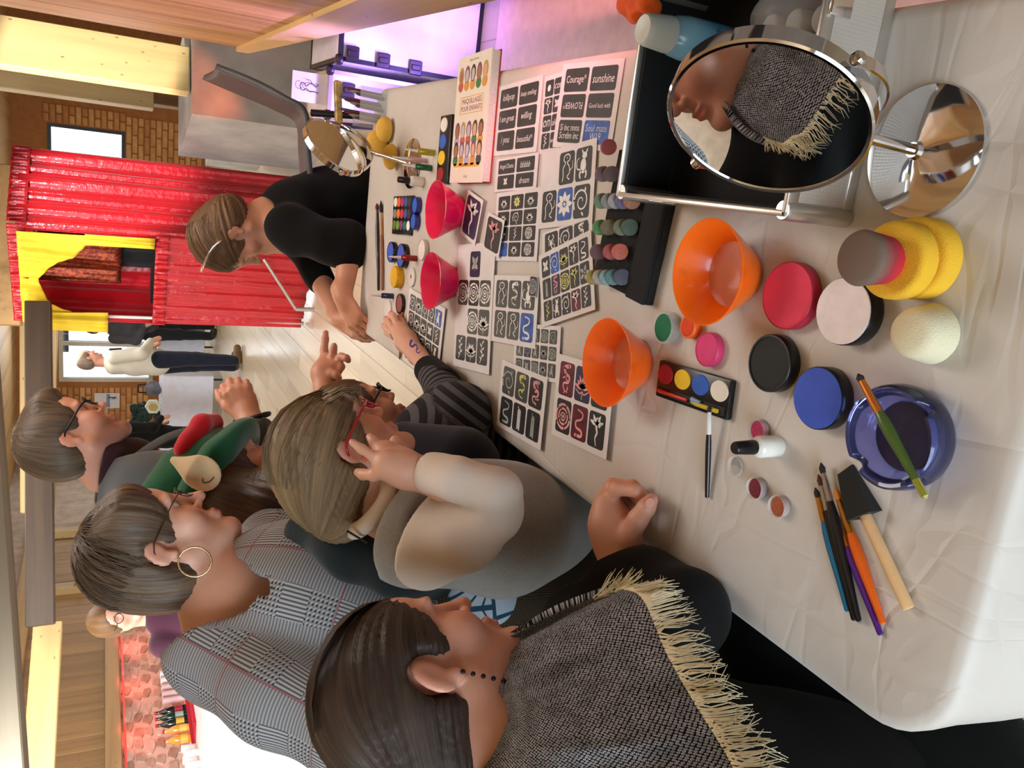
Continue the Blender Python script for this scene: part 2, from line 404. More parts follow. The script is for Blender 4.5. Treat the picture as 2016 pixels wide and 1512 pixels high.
# ---------------------------------------------------------------- the human head and hand
class Head:
    """local axes: x right, y forward (face), z up; s = size (1 = adult)"""
    def __init__(s, o, fwd, up=(0, 0, 1), size=1.0):
        s.o = Vector(o); y = Vector(fwd).normalized(); z = Vector(up); z = (z - y * z.dot(y)).normalized(); x = y.cross(z)
        s.R = Matrix(((x.x, y.x, z.x), (x.y, y.y, z.y), (x.z, y.z, z.z))); s.s = size; s.Rn = np.array(s.R)
    def p(s, x, y, z): return s.o + s.R @ (Vector((x, y, z)) * s.s)
    def loc(s, V): return ((np.asarray(V) - np.array(s.o)) @ s.Rn) / s.s
    def e(s, v, c, r, k=0.02, op='add', rx=0.0, rz=0.0):
        R = s.Rn
        if rx or rz: R = s.Rn @ np.array(Matrix.Rotation(rz, 3, 'Z') @ Matrix.Rotation(rx, 3, 'X'))
        v.ell(s.p(*c), np.array(r) * s.s, R, k * s.s, op)
    def c(s, v, a, b, ra, rb, k=0.015, op='add'): v.cone(s.p(*a), s.p(*b), ra * s.s, rb * s.s, k * s.s, op)
    def face(s, v, jaw=1.0, nose=1.0, child=False):
        s.e(v, (0, -.016, .036), (.074, .094, .083), .03)
        s.e(v, (0, .022, -.03), (.060 * jaw, .066, .080), .03)
        s.e(v, (0, .058, .045), (.052, .034, .042), .03)
        for q in (-1, 1):
            s.c(v, (q * .052 * jaw, -.004, -.055), (q * .018, .066, -.100), .022, .015, .03)
            s.e(v, (q * .043, .055, -.026), (.026, .026, .026), .02)
            s.e(v, (q * .031, .080, .024), (.024, .012, .008), .012)
        s.e(v, (0, .073, -.100), (.021, .018, .017), .02)
        for q in (-1, 1): s.e(v, (q * .031, .093, .006), (.017, .012, .011), .012, 'sub')
        n = nose
        s.c(v, (0, .084, .020), (0, .085 + .020 * n, -.022), .008, .0095, .012)
        s.e(v, (0, .088 + .020 * n, -.027), (.0105, .010, .009), .008)
        for q in (-1, 1): s.e(v, (q * .011, .092, -.030), (.008, .010, .007), .006)
        s.e(v, (0, .086, -.057), (.022, .012, .0065), .008); s.e(v, (0, .085, -.069), (.019, .012, .0072), .008)
        s.e(v, (0, .1005, -.0628), (.022, .0045, .0014), .003, 'sub')
        for q in (-1, 1):
            R = s.Rn @ np.array(Matrix.Rotation(math.radians(-14), 3, 'X') @ Matrix.Rotation(math.radians(q * 22), 3, 'Z'))
            v.ell(s.p(q * .080, -.016, .000), np.array((.0065, .0175, .0285)) * s.s, R, .010 * s.s)
            v.ell(s.p(q * .0885, -.010, .002), np.array((.0045, .0095, .018)) * s.s, R, .005 * s.s, 'sub')
            s.e(v, (q * .077, -.006, -.026), (.006, .008, .010), .008)
    def neck(s, v, to, r0=.050, r1=.056): v.cone(s.p(0, -.022, -.045), to, r0 * s.s, r1 * s.s, .03 * s.s)
    def tint(s, V, beard=0.0, lips=(0.86, .58, .58), brow=(.42, .34, .28), blush=0.5):
        L = s.loc(V); t = np.ones((len(V), 3)); g = lambda c, r: np.clip(1.25 - np.sqrt((((L - np.array(c)) / np.array(r)) ** 2).sum(1)), 0, 1)
        def ap(w, c):
            nonlocal t
            w = np.clip(w, 0, 1)[:, None]; t = t * (1 - w) + t * np.array(c) * w
        for q in (-1, 1):
            ap(g((q * .045, .07, -.03), (.035, .04, .03)) * blush, (1.02, .80, .78))
            ap(g((q * .031, .096, .027), (.020, .02, .0045)) * 1.6, brow)
            ap(g((q * .031, .085, .006), (.017, .02, .004)) * .9, (.55, .42, .40))
            ap(g((q * .085, -.012, 0), (.02, .03, .04)) * .5, (1.02, .80, .76))
        ap(g((0, .105, -.03), (.02, .02, .02)) * .5, (1.0, .82, .80))
        ap(g((0, .095, -.063), (.023, .02, .012)) * 1.6, lips)
        if beard:
            w = np.clip((-.040 - L[:, 2]) / .02, 0, 1) * np.clip((L[:, 1] + .015) / .03, 0, 1) * (L[:, 2] > -.125) * (1 - np.clip(g((0, .095, -.063), (.020, .02, .010)) * 2, 0, 1))
            ap(w * beard, (.38, .34, .32))
        return t
    def eyes(s, parent, iris=(92, 78, 58), closed=False):
        for q in (-1, 1):
            o = s.p(q * .031, .0700, .0065)
            vf = lathe([(0.0, -.0125)] + [(.0125 * math.sin(a), -.0125 * math.cos(a)) for a in [math.pi * i / 10 for i in range(1, 10)]] + [(0.0, .0125)], 16, False)
            e = obj('eye', vf, M('eye_white', (196, 184, 176), .2, var=0), parent, True); e.matrix_world = Matrix.Translation(o) @ (s.R @ Matrix.Rotation(-math.pi / 2 - .25, 3, 'X')).to_4x4() @ Matrix.Scale(s.s, 4)
            vi = lathe([(.0066, .0112), (.0062, .0118), (.0, .0127)], 14, False)
            i = obj('iris', vi, M('iris_%d' % iris[0], iris, .1, var=.3, scale=300), e, True)
def hand(v, wrist, d, n, size=1.0, curl=(20, 20, 20, 20), spread=4, thumb=(40, 20), side=1, k=.006):
    """wrist point, direction d of the fingers, n = back-of-hand normal, curl per finger (deg per joint), side +1 = thumb on d x n side"""
    d = Vector(d).normalized(); n = Vector(n); n = (n - d * n.dot(d)).normalized(); w = d.cross(n) * side; s = size; W = Vector(wrist)
    pal = W + d * .048 * s
    R = np.array(Matrix(((w.x, d.x, n.x), (w.y, d.y, n.y), (w.z, d.z, n.z))))
    v.ell(pal, np.array((.041, .054, .0145)) * s, R, .012 * s)
    v.cone(W - d * .03 * s, W + d * .02 * s, .024 * s, .024 * s, .02 * s)
    lens = ((.030, .043, .025, .021), (.010, .048, .029, .022), (-.010, .044, .027, .021), (-.029, .034, .021, .018))
    for i, (off, a, b, c) in enumerate(lens):
        p = W + d * (.090 - (.006 if i in (0, 2) else (.014 if i == 3 else 0))) * s + w * off * s; ang = 0; dd = d
        sp = math.radians(spread * (1.5 - i)); r = (.0095, .0098, .0092, .008)[i] * s; pts = [p - d * .03 * s, p]; rr = [r * 1.0, r * 1.05]
        for j, ln in enumerate((a, b, c)):
            ang += math.radians(curl[i] * (1.0, 1.15, .8)[j]); dd = (d * math.cos(sp) + w * math.sin(sp)).normalized() * math.cos(ang) - n * math.sin(ang); p = p + dd * ln * s; pts.append(p); rr.append(r * (.94, .86, .74)[j])
        v.chain(pts, rr, k * s)
    a0, a1 = math.radians(thumb[0]), math.radians(thumb[1])
    b0 = W + d * .018 * s + w * .022 * s; d1 = d * math.cos(a0) + w * math.sin(a0) - n * .35; d1.normalize(); p1 = b0 + d1 * .046 * s
    d2 = (d * math.cos(a0 - a1) + w * math.sin(a0 - a1) - n * .45).normalized(); p2 = p1 + d2 * .034 * s; d3 = (d * math.cos(a0 - 1.6 * a1) + w * math.sin(a0 - 1.6 * a1) - n * .5).normalized(); p3 = p2 + d3 * .026 * s
    v.chain([b0, p1, p2, p3], [.015 * s, .0125 * s, .0108 * s, .0088 * s], k * 1.6 * s)
def hair_piece(name, v, H, pole, mat, parent, lab=None, groove=.0016, nf=44):
    """pole: head-local point that the strands run to"""
    P = np.array(H.p(*pole)); C = np.array(H.o); z = P - C; z /= np.linalg.norm(z)
    x = np.cross(z, H.Rn[:, 0] + .11); x /= np.linalg.norm(x); y = np.cross(z, x)
    def gr(X, Y, Z, d):
        a = np.arctan2((X - C[0]) * y[0] + (Y - C[1]) * y[1] + (Z - C[2]) * y[2], (X - C[0]) * x[0] + (Y - C[1]) * x[1] + (Z - C[2]) * x[2])
        t = (X - C[0]) * z[0] + (Y - C[1]) * z[1] + (Z - C[2]) * z[2]
        return d + groove * (np.sin(a * nf + 3 * np.sin(a * 7) + t * 9) + .7 * np.sin(a * nf * .43 + 2 * np.sin(a * 5) + 1 + t * 14)).astype(np.float32)
    if groove: v.fn(gr)
    V, F = v.build(); me = np_mesh(name, V, F, mat); r = V - C
    an = np.arctan2(r @ y, r @ x); pattr(me, 'hc', np.stack([an * .1, r @ z, np.zeros(len(V))], 1))
    o = obj(name, me, parent=parent, label=lab); return o
def strands(name, curves, r, mat, parent, n=4):
    """loose locks: list of point lists"""
    L = [tube(c, [r * (1 - .75 * i / (len(c) - 1)) for i in range(len(c))], n) for c in curves]
    V, F = join(*L); me = mesh(name, (V, F), mat, True); V = np.array([tuple(q) for q in V])
    hc = []
    for i, c in enumerate(curves):
        for j in range(len(c)): hc += [(i * .37, j * .02, 0)] * n
    pattr(me, 'hc', np.array(hc)); o = obj(name, me, parent=parent); o['kind'] = 'stuff'; return o
def skin_body(name, vols, mat, parent, tintf=None, links=(), h=None):
    one = Vol(h or min(v.h for v in vols) * 1.12)
    for v in vols: one.P += v.P
    for pts, r in links: one.chain(pts, [r] * len(pts), .02)
    V, F = one.build(); me = np_mesh(name, V, F, mat)
    pattr(me, 'tint', tintf(V) if tintf else np.ones((len(V), 3)), 'FLOAT_COLOR'); return obj(name, me, parent=parent)
def garment(name, v, mat, parent, bones=None, lab=None):
    V, F = v.build(); me = np_mesh(name, V, F, mat)
    if bones: pattr(me, 'pc', bone_coords(V, bones))
    return obj(name, me, parent=parent, label=lab)
def fold(amp, f, seed=0.0):
    return lambda X, Y, Z, d: (d + amp * wob(X, Y, Z, f, seed)).astype(np.float32)
def glasses(H, parent, mat, w=.026, h=.018, rim=.0016, lens=True, lab='glasses', dy=0.0, rnd=2.0, tw_=.081):
    L = []
    for q in (-1, 1):
        pts = []
        for i in range(25):
            a = 2 * math.pi * i / 24; cx, sn = math.cos(a), math.sin(a); ex = 2 / rnd
            pts.append(H.p(q * .033 + w * math.copysign(abs(cx) ** ex, cx), .105 + dy - .010 * abs(cx) * (1 if q * cx > 0 else .2), .004 + h * math.copysign(abs(sn) ** ex, sn)))
        L.append(tube(pts, rim * H.s, 6, False))
        L.append(tube([H.p(q * (.033 + w), .096 + dy, .010), H.p(q * (tw_ - .006), .072, .012), H.p(q * tw_, .0, .012), H.p(q * (tw_ + .001), -.014, .006), H.p(q * .080, -.03, -.012)], rim * 1.1 * H.s, 6))
    L.append(tube([H.p(-.010, .105 + dy, .008), H.p(0, .109 + dy, .011), H.p(.010, .105 + dy, .008)], rim * H.s, 6))
    return obj('glasses', join(*L), mat, parent, True, None, lab)
# ================================================================ the room
XL, XR, YF, YB, ZC = -5.0, 2.4, 14.0, -2.4, 2.62
# ---- floor
def floor_mat():
    b = NB('floor_laminate'); co = b.coord()
    br = b.n('ShaderNodeTexBrick'); b.l(b.mapping(co, (1, 1, 1), (0, 0, math.pi / 2)), br.inputs['Vector']); br.inputs['Scale'].default_value = 1.0
    br.inputs['Brick Width'].default_value = 1.29; br.inputs['Row Height'].default_value = .19; br.inputs['Mortar Size'].default_value = .003
    br.inputs['Color1'].default_value = lin((200, 188, 164)); br.inputs['Color2'].default_value = lin((186, 173, 148)); br.inputs['Mortar'].default_value = lin((150, 130, 100))
    nz = b.noise(b.mapping(co, (9, .8, 1)), 3, 5); b.base(b.mix(b.math('MULTIPLY', nz, .35), br.outputs[0], lin((170, 148, 112)))); b.b.inputs['Roughness'].default_value = .35
    return b.m
fl = struct('floor', box((XL, YB, -.05), (XR, YF, -.004)), floor_mat())
PL = wood('floor_plank', (202, 190, 166), (178, 163, 136), 'Y', .5, .32, False)
pm = mesh('plank', bbox((-.0945, -.643, -.012), (.0945, .643, 0), .0015, 1), PL, 30)
for i in range(26):
    x = -3.3 + i * .19
    for j in range(5):
        y = 2.1 + (i % 3) * .43 + j * 1.288
        if x > .35 + .1 * j or x < -1.2 - .28 * (y - 1.5): continue
        obj('plank', pm, parent=fl, loc=(x, y, 0))
# ---- ceiling, back and right walls
WD = wood('ceiling_wood', (196, 158, 104), (150, 112, 68), 'Y', .5, .6, False)
struct('ceiling', box((XL, YB, ZC), (XR, YF, ZC + .06)), WD)
PLA = M('plaster_wall', (150, 142, 132), .9, var=.12, scale=3, bump=.2, bscale=20)
wb = thing('wall_back', 'plain plaster wall with a wide window behind the photographer', 'wall'); del wb['category']; wb['kind'] = 'structure'
obj('panel', box((XL, YB - .1, 0), (-2.9, YB, ZC)), PLA, wb, False); obj('panel', box((-.1, YB - .1, 0), (XR, YB, ZC)), PLA, wb, False)
obj('panel', box((-2.9, YB - .1, 0), (-.1, YB, .4)), PLA, wb, False); obj('panel', box((-2.9, YB - .1, 2.45), (-.1, YB, ZC)), PLA, wb, False)
struct('wall_right', box((XR, YB, 0), (XR + .1, YF, ZC)), PLA)
def glass_pane_mat():
    b = NB('window_glass'); t = b.n('ShaderNodeBsdfTransparent'); g = b.n('ShaderNodeBsdfGlossy'); g.inputs['Roughness'].default_value = .02
    mx = b.n('ShaderNodeMixShader'); mx.inputs[0].default_value = .06; b.l(t.outputs[0], mx.inputs[1]); b.l(g.outputs[0], mx.inputs[2])
    b.l(mx.outputs[0], b.t.nodes['Material Output'].inputs[0]); return b.m
PANE = glass_pane_mat()
FRM = M('dark_window_frame', (52, 56, 58), .4, .2, var=.05); FRW = M('pale_window_frame', (214, 208, 190), .5, var=.05)
def window(n, x0, x1, z0, z1, y, fm, bars=1, lab=None, th=.05):
    w_ = thing('window_%d' % n, lab, 'window'); del w_['category']; w_['kind'] = 'structure'
    L = [box((x0, y - .04, z0), (x1, y + .04, z0 + th)), box((x0, y - .04, z1 - th), (x1, y + .04, z1)), box((x0, y - .04, z0 + th), (x0 + th, y + .04, z1 - th)), box((x1 - th, y - .04, z0 + th), (x1, y + .04, z1 - th))]
    for i in range(1, bars): xx = x0 + (x1 - x0) * i / bars; L.append(box((xx - th / 2, y - .03, z0 + th), (xx + th / 2, y + .03, z1 - th)))
    obj('window_frame', join(*L), fm, w_, False)
    for i in range(bars):
        a = x0 + (x1 - x0) * i / bars + th * (1 if i == 0 else .5); c = x0 + (x1 - x0) * (i + 1) / bars - th * (1 if i == bars - 1 else .5)
        obj('pane', box((a, y - .003, z0 + th), (c, y + .003, z1 - th)), PANE, w_, False)
    return w_
window(3, -2.9, -.1, .4, 2.45, YB - .05, FRW, 3, 'wide window in the wall behind the photographer')
# ---- far wall with brick facing
def uz(x, y, Y):          # photo pixel on the plane y = Y
    d = rayd(x, y); t = Y / d.y; return d.x * t, CAMH + d.z * t
wf = thing('wall_far', 'far wall faced with small orange bricks around two bright windows', 'wall'); del wf['category']; wf['kind'] = 'structure'
W1 = (uz(118, 752, YF)[0], uz(118, 600, YF)[0], .72, uz(116, 750, YF)[1]); W2 = (uz(150, 330, YF)[0], uz(150, 248, YF)[0], uz(247, 252, YF)[1], uz(92, 243, YF)[1])
MOR = M('brick_mortar', (170, 112, 62), .9, var=.1)
zs = sorted([0, W1[2], W2[2], W2[3], W1[3], ZC]); xs = [XL, W1[0], W1[1], W2[0], W2[1], XR]
def hole(x, z): return (W1[0] < x < W1[1] and W1[2] < z < W1[3]) or (W2[0] < x < W2[1] and W2[2] < z < W2[3])
L = []
for i in range(5):
    for j in range(5):
        if not hole((xs[i] + xs[i + 1]) / 2, (zs[j] + zs[j + 1]) / 2): L.append(box((xs[i], YF, zs[j]), (xs[i + 1], YF + .1, zs[j + 1])))
obj('wall_panel', join(*L), MOR, wf, False)
BR = [M('brick_a', (206, 150, 92), .85, var=.15, scale=8), M('brick_b', (192, 134, 78), .85, var=.15, scale=8), M('brick_c', (214, 164, 104), .85, var=.15, scale=8)]
bms = [mesh('brick', bbox((-.125, -.018, -.034), (.125, 0, .034), .010, 2), q, 30) for q in BR]
hbm = [mesh('brick', bbox((-.059, -.018, -.034), (.059, 0, .034), .010, 2), q, 30) for q in BR]
def bricks(x0, x1, z0, z1):
    for j in range(int((z1 - z0) / .083)):
        z = z0 + .042 + j * .083; seg = [(x0, x1)]
        for h in (W1, W2):
            if h[2] - .03 < z < h[3] + .03: seg = [q for s_ in seg for q in ((s_[0], min(s_[1], h[0] - .01)), (max(s_[0], h[1] + .01), s_[1])) if q[1] - q[0] > .13]
        for a, b in seg:
            x = a; half = j % 2
            while x + .13 < b:
                if half: obj('brick', random.choice(hbm), parent=wf, loc=(x + .066, YF, z)); x += .132
                elif x + .264 < b + .01: obj('brick', random.choice(bms), parent=wf, loc=(x + .132, YF, z)); x += .264
                else: obj('brick', random.choice(hbm), parent=wf, loc=(x + .066, YF, z)); x += .264
                half = 0
xa = uz(200, 205, YF)[0]; bricks(W2[0] - .1, xa, uz(400, 250, YF)[1], uz(82, 250, YF)[1])
xb = uz(200, 870, YF)[0]; bricks(xb, W1[0] - .06, .78, uz(104, 800, YF)[1])
window(1, W1[0], W1[1], W1[2], W1[3], YF + .05, FRW, 2, 'bright overexposed window behind the standing man', .06)
window(2, W2[0], W2[1], W2[2], W2[3], YF + .05, FRM, 1, 'dark framed bright window to the right of the red puppet theatre', .05)
# outside the windows
o = thing('parked_car', 'red car with pale roof parked outside the dark framed window', 'car', (1.15, 20.0, 0))
obj('body', bbox((-1.9, -.8, .35), (1.9, .8, .95), .18, 3), M('car_red', (176, 20, 40), .25, coat=.5), o); obj('cabin', bbox((-1.1, -.7, .95), (1.2, .7, 1.45), .2, 3), M('car_pale', (220, 214, 214), .3), o)
for q in (-1.2, 1.2): obj('wheel', xf(lathe([(.32, -.1), (.34, -.08), (.34, .08), (.32, .1)], 20), Matrix.Translation((q, -.75, .34)) @ Matrix.Rotation(math.pi / 2, 4, 'X')), M('tyre', (30, 30, 32), .8), o)
struct('ground_outside', box((-25, YF + .2, -.1), (25, 60, -.02)), M('yard_ground', (190, 188, 184), .9, var=.1))
o = thing('fence_panel', 'dark gridded panel seen through top of the window behind the man', 'panel', (-3.0, 15.2, 0))
pz = uz(118, 700, 15.2)[1]
obj('panel', box((-.6, 0, pz - .13), (1.6, .03, pz + .3)), M('panel_dark', (38, 48, 62), .5), o, False)
for i in range(8): obj('bar', box((-.6 + i * .3, -.015, pz - .13), (-.575 + i * .3, 0, pz + .3)), M('panel_bar', (90, 100, 110), .5), o, False)
obj('post', box((-.5, .03, 0), (-.42, .1, pz + .3)), M('panel_bar', (90, 100, 110), .5), o, False); obj('post', box((1.4, .03, 0), (1.48, .1, pz + .3)), MATS['panel_bar'], o, False)

# ---- left wall: stone below, timber above
wl = thing('wall_left', 'left wall of rough stone under a timber rail and upright boards', 'wall'); del wl['category']; wl['kind'] = 'structure'
STM = M('stone_mortar', (196, 178, 160), .95, var=.15, scale=6, bump=.5, bscale=30)
obj('wall_panel', box((XL - .1, YB, 0), (XL, YF, ZC)), STM, wl, False)
def stone_mesh(seed, sx, sy, sz, mat):
    rnd = random.Random(seed); n = 9; P = [((1 + rnd.uniform(-.22, .12)) * sx * math.copysign(abs(math.cos(a)) ** .7, math.cos(a)), (1 + rnd.uniform(-.22, .12)) * sy * math.copysign(abs(math.sin(a)) ** .7, math.sin(a))) for a in [2 * math.pi * i / n for i in range(n)]]
    V = [(x, y, 0) for x, y in P] + [(x * .93, y * .92, sz * (.6 + rnd.uniform(0, .3))) for x, y in P] + [(x * .55, y * .55, sz * (.9 + rnd.uniform(-.1, .2))) for x, y in P] + [(0, 0, sz)]
    F = [(r * n + i, r * n + (i + 1) % n, (r + 1) * n + (i + 1) % n, (r + 1) * n + i) for r in (0, 1) for i in range(n)] + [(2 * n + i, 2 * n + (i + 1) % n, 3 * n) for i in range(n)]
    return mesh('stone', (V, F), mat, 40)
SC = [M('stone_a', (178, 158, 138), .95, var=.2, scale=9, bump=.5, bscale=25), M('stone_b', (160, 138, 118), .95, var=.2, scale=9, bump=.5, bscale=25), M('stone_c', (200, 182, 164), .95, var=.2, scale=9, bump=.5, bscale=25)]
sms = [stone_mesh(i,   .062 + .015 * (i % 3), .036 + .008 * (i % 2), .014, SC[i % 3]) for i in range(6)]
RX = Matrix.Rotation(math.pi / 2, 4, 'Y') @ Matrix.Rotation(math.pi / 2, 4, 'Z')
for j in range(6):
    y = 4.1 + (j % 2) * .1
    while y < 8.8:
        s = obj('stone', random.choice(sms), parent=wl); s.matrix_world = Matrix.Translation((XL, y, .84 + j * .082 + random.uniform(-.01, .01))) @ RX @ Matrix.Rotation(random.uniform(-.12, .12), 4, 'Z'); y += random.uniform(.15, .24)
PW = wood('wall_board', (160, 126, 80), (122, 92, 54), 'Z', .6, .6)
pmz = mesh('plank', bbox((-.012, -.094, 1.43), (.012, .094, 2.2), .004, 1), PW, 30)
for i in range(42): obj('plank', pmz, parent=wl, loc=(XL + .012, 2.9 + i * .19, 0))
LT = wood('light_timber', (188, 160, 108), (156, 124, 76), 'X', .6, .55); GT = wood('grey_timber', (112, 100, 82), (80, 70, 58), 'X', .6, .7, False); DT = wood('dark_timber', (72, 56, 42), (48, 36, 26), 'X', .6, .6, False)
PT = wood('pale_timber', (222, 196, 140), (200, 168, 108), 'X', .5, .5)
beam_obj('rail_beam', (XL + .05, 2.5, 1.37), (XL + .05, 12, 1.37), .11, .125, LT, wl); beam_obj('top_plate', (XL + .06, 2.5, 2.2), (XL + .06, 12, 2.2), .14, .16, LT, wl)
for y in (9.4, 10.9): beam_obj('upright_stud', (XL + .06, y, 1.43), (XL + .06, y, 2.2), .1, .12, LT, wl)
def trim(n, a, b, wd, hg, mat, label):
    o = beam_obj('trim_%d' % n, a, b, wd, hg, mat); o['kind'] = 'structure'; o['label'] = label; return o
trim(1, D(8, 1760, 3.0), D(-75, 560, 3.2), .2, .2, GT, 'grey weathered ceiling beam close overhead')
trim(2, D(80, 1232, 5.0), D(76, 600, 5.5), .16, .155, DT, 'dark brown ceiling beam ending above the woman in maroon')
trim(3, D(48, 1010, 6.3), D(46, 560, 6.6), .1, .05, PT, 'pale ceiling batten above the dark beam')
trim(4, D(95, 1232, 5.2), D(60, 1760, 4.3), .12, .16, LT, 'light timber beam running left from the dark beam')
trim(5, D(92, 1000, 9.5), D(100, 560, 9.9), .14, .16, LT, 'light timber beam above the far window')
trim(8, D(18, 640, 6.0), D(20, 330, 6.0), .2, .16, WD, 'ceiling joist above the red puppet theatre')
# ---- right side: boarded partition over a slanting beam, posts, low wall, rubble stone
pr = thing('wall_partition', 'boarded partition of upright planks over a heavy slanting beam', 'wall'); del pr['category']; pr['kind'] = 'structure'
XP = .47
def zl(y): return .555 + (y - 2.56) * (.80 - .555) / 1.92
def zu(y): return .775 + (y - 2.56) * (.86 - .775) / 1.92
V = []
for y in (.9, 4.5):
    V += [(XP, y, zl(y)), (XP + .13, y, zl(y)), (XP + .13, y, zu(y)), (XP, y, zu(y))]
obj('slanting_beam', (V, [(0, 1, 2, 3), (7, 6, 5, 4), (0, 4, 5, 1), (1, 5, 6, 2), (2, 6, 7, 3), (3, 7, 4, 0)]), wood('partition_beam', (214, 178, 122), (186, 146, 92), 'Y', .5, .5), pr, False)
PB = wood('partition_plank', (200, 152, 92), (138, 88, 44), 'Z', .45, .45, False)
for i in range(27):
    y = 1.0 + i * .13; z0 = zu(y) - .02; obj('plank', bbox((XP + .02, y, z0), (XP + .044, y + .126, ZC), .004, 1), PB, pr, 30)
PTZ = wood('pale_post', (224, 200, 142), (206, 176, 112), 'Z', .5, .5)
def post(n, x, y, dep, wd, th, ztop, mat, label):
    p = D(x, y, dep); vf = bbox((-wd / 2, -th / 2, p.z), (wd / 2, th / 2, ztop), .006, 1)
    o = obj('trim_%d' % n, vf, mat, None, 30, (p.x, p.y, 0)); o.rotation_euler = (0, 0, YAW); o['kind'] = 'structure'; o['label'] = label; return o
p1 = post(6, 372, 142, 5.2, .29, .10, ZC, PTZ, 'wide pale knotty timber post on the low wall')
post(7, 302, 196, 6.6, .17, .10, ZC, PTZ, 'narrower pale post behind the wide pale post'); post(9, 432, 208, 7.4, .16, .1, 1.35, wood('brown_post', (150, 116, 76), (120, 88, 54), 'Z', .5, .6), 'short brown timber post beside the brick facing')
q = D(372, 142, 5.2); q2 = D(430, 208, 7.4)
GW = M('low_wall_plaster', (176, 176, 172), .85, var=.15, scale=4, bump=.3, bscale=30)
lw = struct('wall_low', box((-.3, -.05, 0), (.45, 1.0, q.z - .01)), GW, label='low grey plastered wall under the pale posts'); lw.location = (q.x + .02, q.y - .05, 0); lw.rotation_euler = (0, 0, YAW)
lw2 = struct('wall_low_far', box((-.25, -.05, 0), (.8, 1.2, q2.z - .01)), GW, label='further stretch of the low grey wall below the brick facing'); lw2.location = (q2.x, q2.y - .05, 0); lw2.rotation_euler = (0, 0, YAW)
sw = thing('wall_stone', 'rubble stone wall behind the makeup table', 'wall'); del sw['category']; sw['kind'] = 'structure'
obj('wall_panel', box((.74, 1.0, 0), (.80, 3.36, .62)), STM, sw, False)
sm2 = [stone_mesh(20 + i, .10 + .02 * (i % 3), .07 + .012 * (i % 2), .05, SC[i % 3]) for i in range(6)]
RXm = Matrix.Rotation(-math.pi / 2, 4, 'Y') @ Matrix.Rotation(math.pi / 2, 4, 'Z')
for j in range(4):
    y = 1.75 + (j % 2) * .1
    while y < 3.25:
        s = obj('stone', random.choice(sm2), parent=sw); s.matrix_world = Matrix.Translation((.74, y, .07 + j * .145)) @ RXm @ Matrix.Rotation(random.uniform(-.15, .15), 4, 'Z'); y += random.uniform(.23, .28)
struct('floor_board_strip', box((.24, .6, -.003), (.74, 3.3, .004)), M('pale_board', (226, 196, 190), .6, var=.06, scale=20), label='pale board floor strip along the stone wall')
# ceiling lamps (their light is set at the top)
for i, (x, y, s_) in enumerate(((.35, 2.3, 1.2), (-1.6, 5.2, 1.6), (-1.6, 9.6, 1.8))):
    l_ = thing('ceiling_lamp', ('flat square ceiling lamp above the makeup table', 'flat square ceiling lamp in the middle of the hall', 'flat square ceiling lamp near the far window')[i], 'lamp', (x, y, ZC), group='ceiling lamps')
    obj('lamp_frame', join(box((-s_ / 2 - .03, -s_ / 2 - .03, -.045), (s_ / 2 + .03, -s_ / 2, 0)), box((-s_ / 2 - .03, s_ / 2, -.045), (s_ / 2 + .03, s_ / 2 + .03, 0)), box((-s_ / 2 - .03, -s_ / 2, -.045), (-s_ / 2, s_ / 2, 0)), box((s_ / 2, -s_ / 2, -.045), (s_ / 2 + .03, s_ / 2, 0))), M('lamp_frame', (210, 210, 210), .4), l_, False)
    obj('diffuser', box((-s_ / 2, -s_ / 2, -.02), (s_ / 2, s_ / 2, -.012)), M('lamp_diffuser', (255, 236, 205), .6, var=0), l_, False)
# ================================================================ the makeup table
TX0, TX1, TY0, TY1, TZ = -.492, .217, .40, 2.455, .74
t = thing('folding_table', 'long folding table under a beige cloth, covered with face paint', 'table', ((TX0 + TX1) / 2, (TY0 + TY1) / 2, 0))
w2, h2 = (TX1 - TX0) / 2, (TY1 - TY0) / 2
obj('tabletop', prism(rrect(2 * w2 - .012, 2 * h2 - .012, .075, 6), .70, .732), M('table_plastic', (225, 222, 215), .5), t, 30)
for sx in (-1, 1):
    for sy in (-1, 1): obj('leg', tube([(sx * (w2 - .09), sy * (h2 - .22), .70), (sx * (w2 - .06), sy * (h2 - .22), 0)], .0125, 10), M('leg_steel', (120, 120, 122), .35, .8), t)
def cloth_beige():
    b = NB('tablecloth_beige'); co = b.coord(); nz = b.noise(co, 5, 3); b.base(b.ramp(nz, [(.3, (198, 191, 182)), (.7, (208, 202, 194))]))
    b.b.inputs['Roughness'].default_value = .55; b.b.inputs['Sheen Weight'].default_value = .1
    n1 = b.noise(b.mapping(co, (1, 3.2, 1), (0, 0, .5)), 3.2, 2, .4, 1.2); r1 = b.math('ABSOLUTE', b.math('SUBTRACT', n1, .5))
    n2 = b.noise(b.mapping(co, (3.0, .8, 1), (0, 0, .2)), 3.0, 2, .4, 1.0); r2 = b.math('ABSOLUTE', b.math('SUBTRACT', n2, .48))
    h = b.math('MINIMUM', b.math('MINIMUM', r1, r2), .06); b.bump(b.math('MULTIPLY_ADD', b.noise(co, 700, 2), .003, h), .30, .04); return b.m
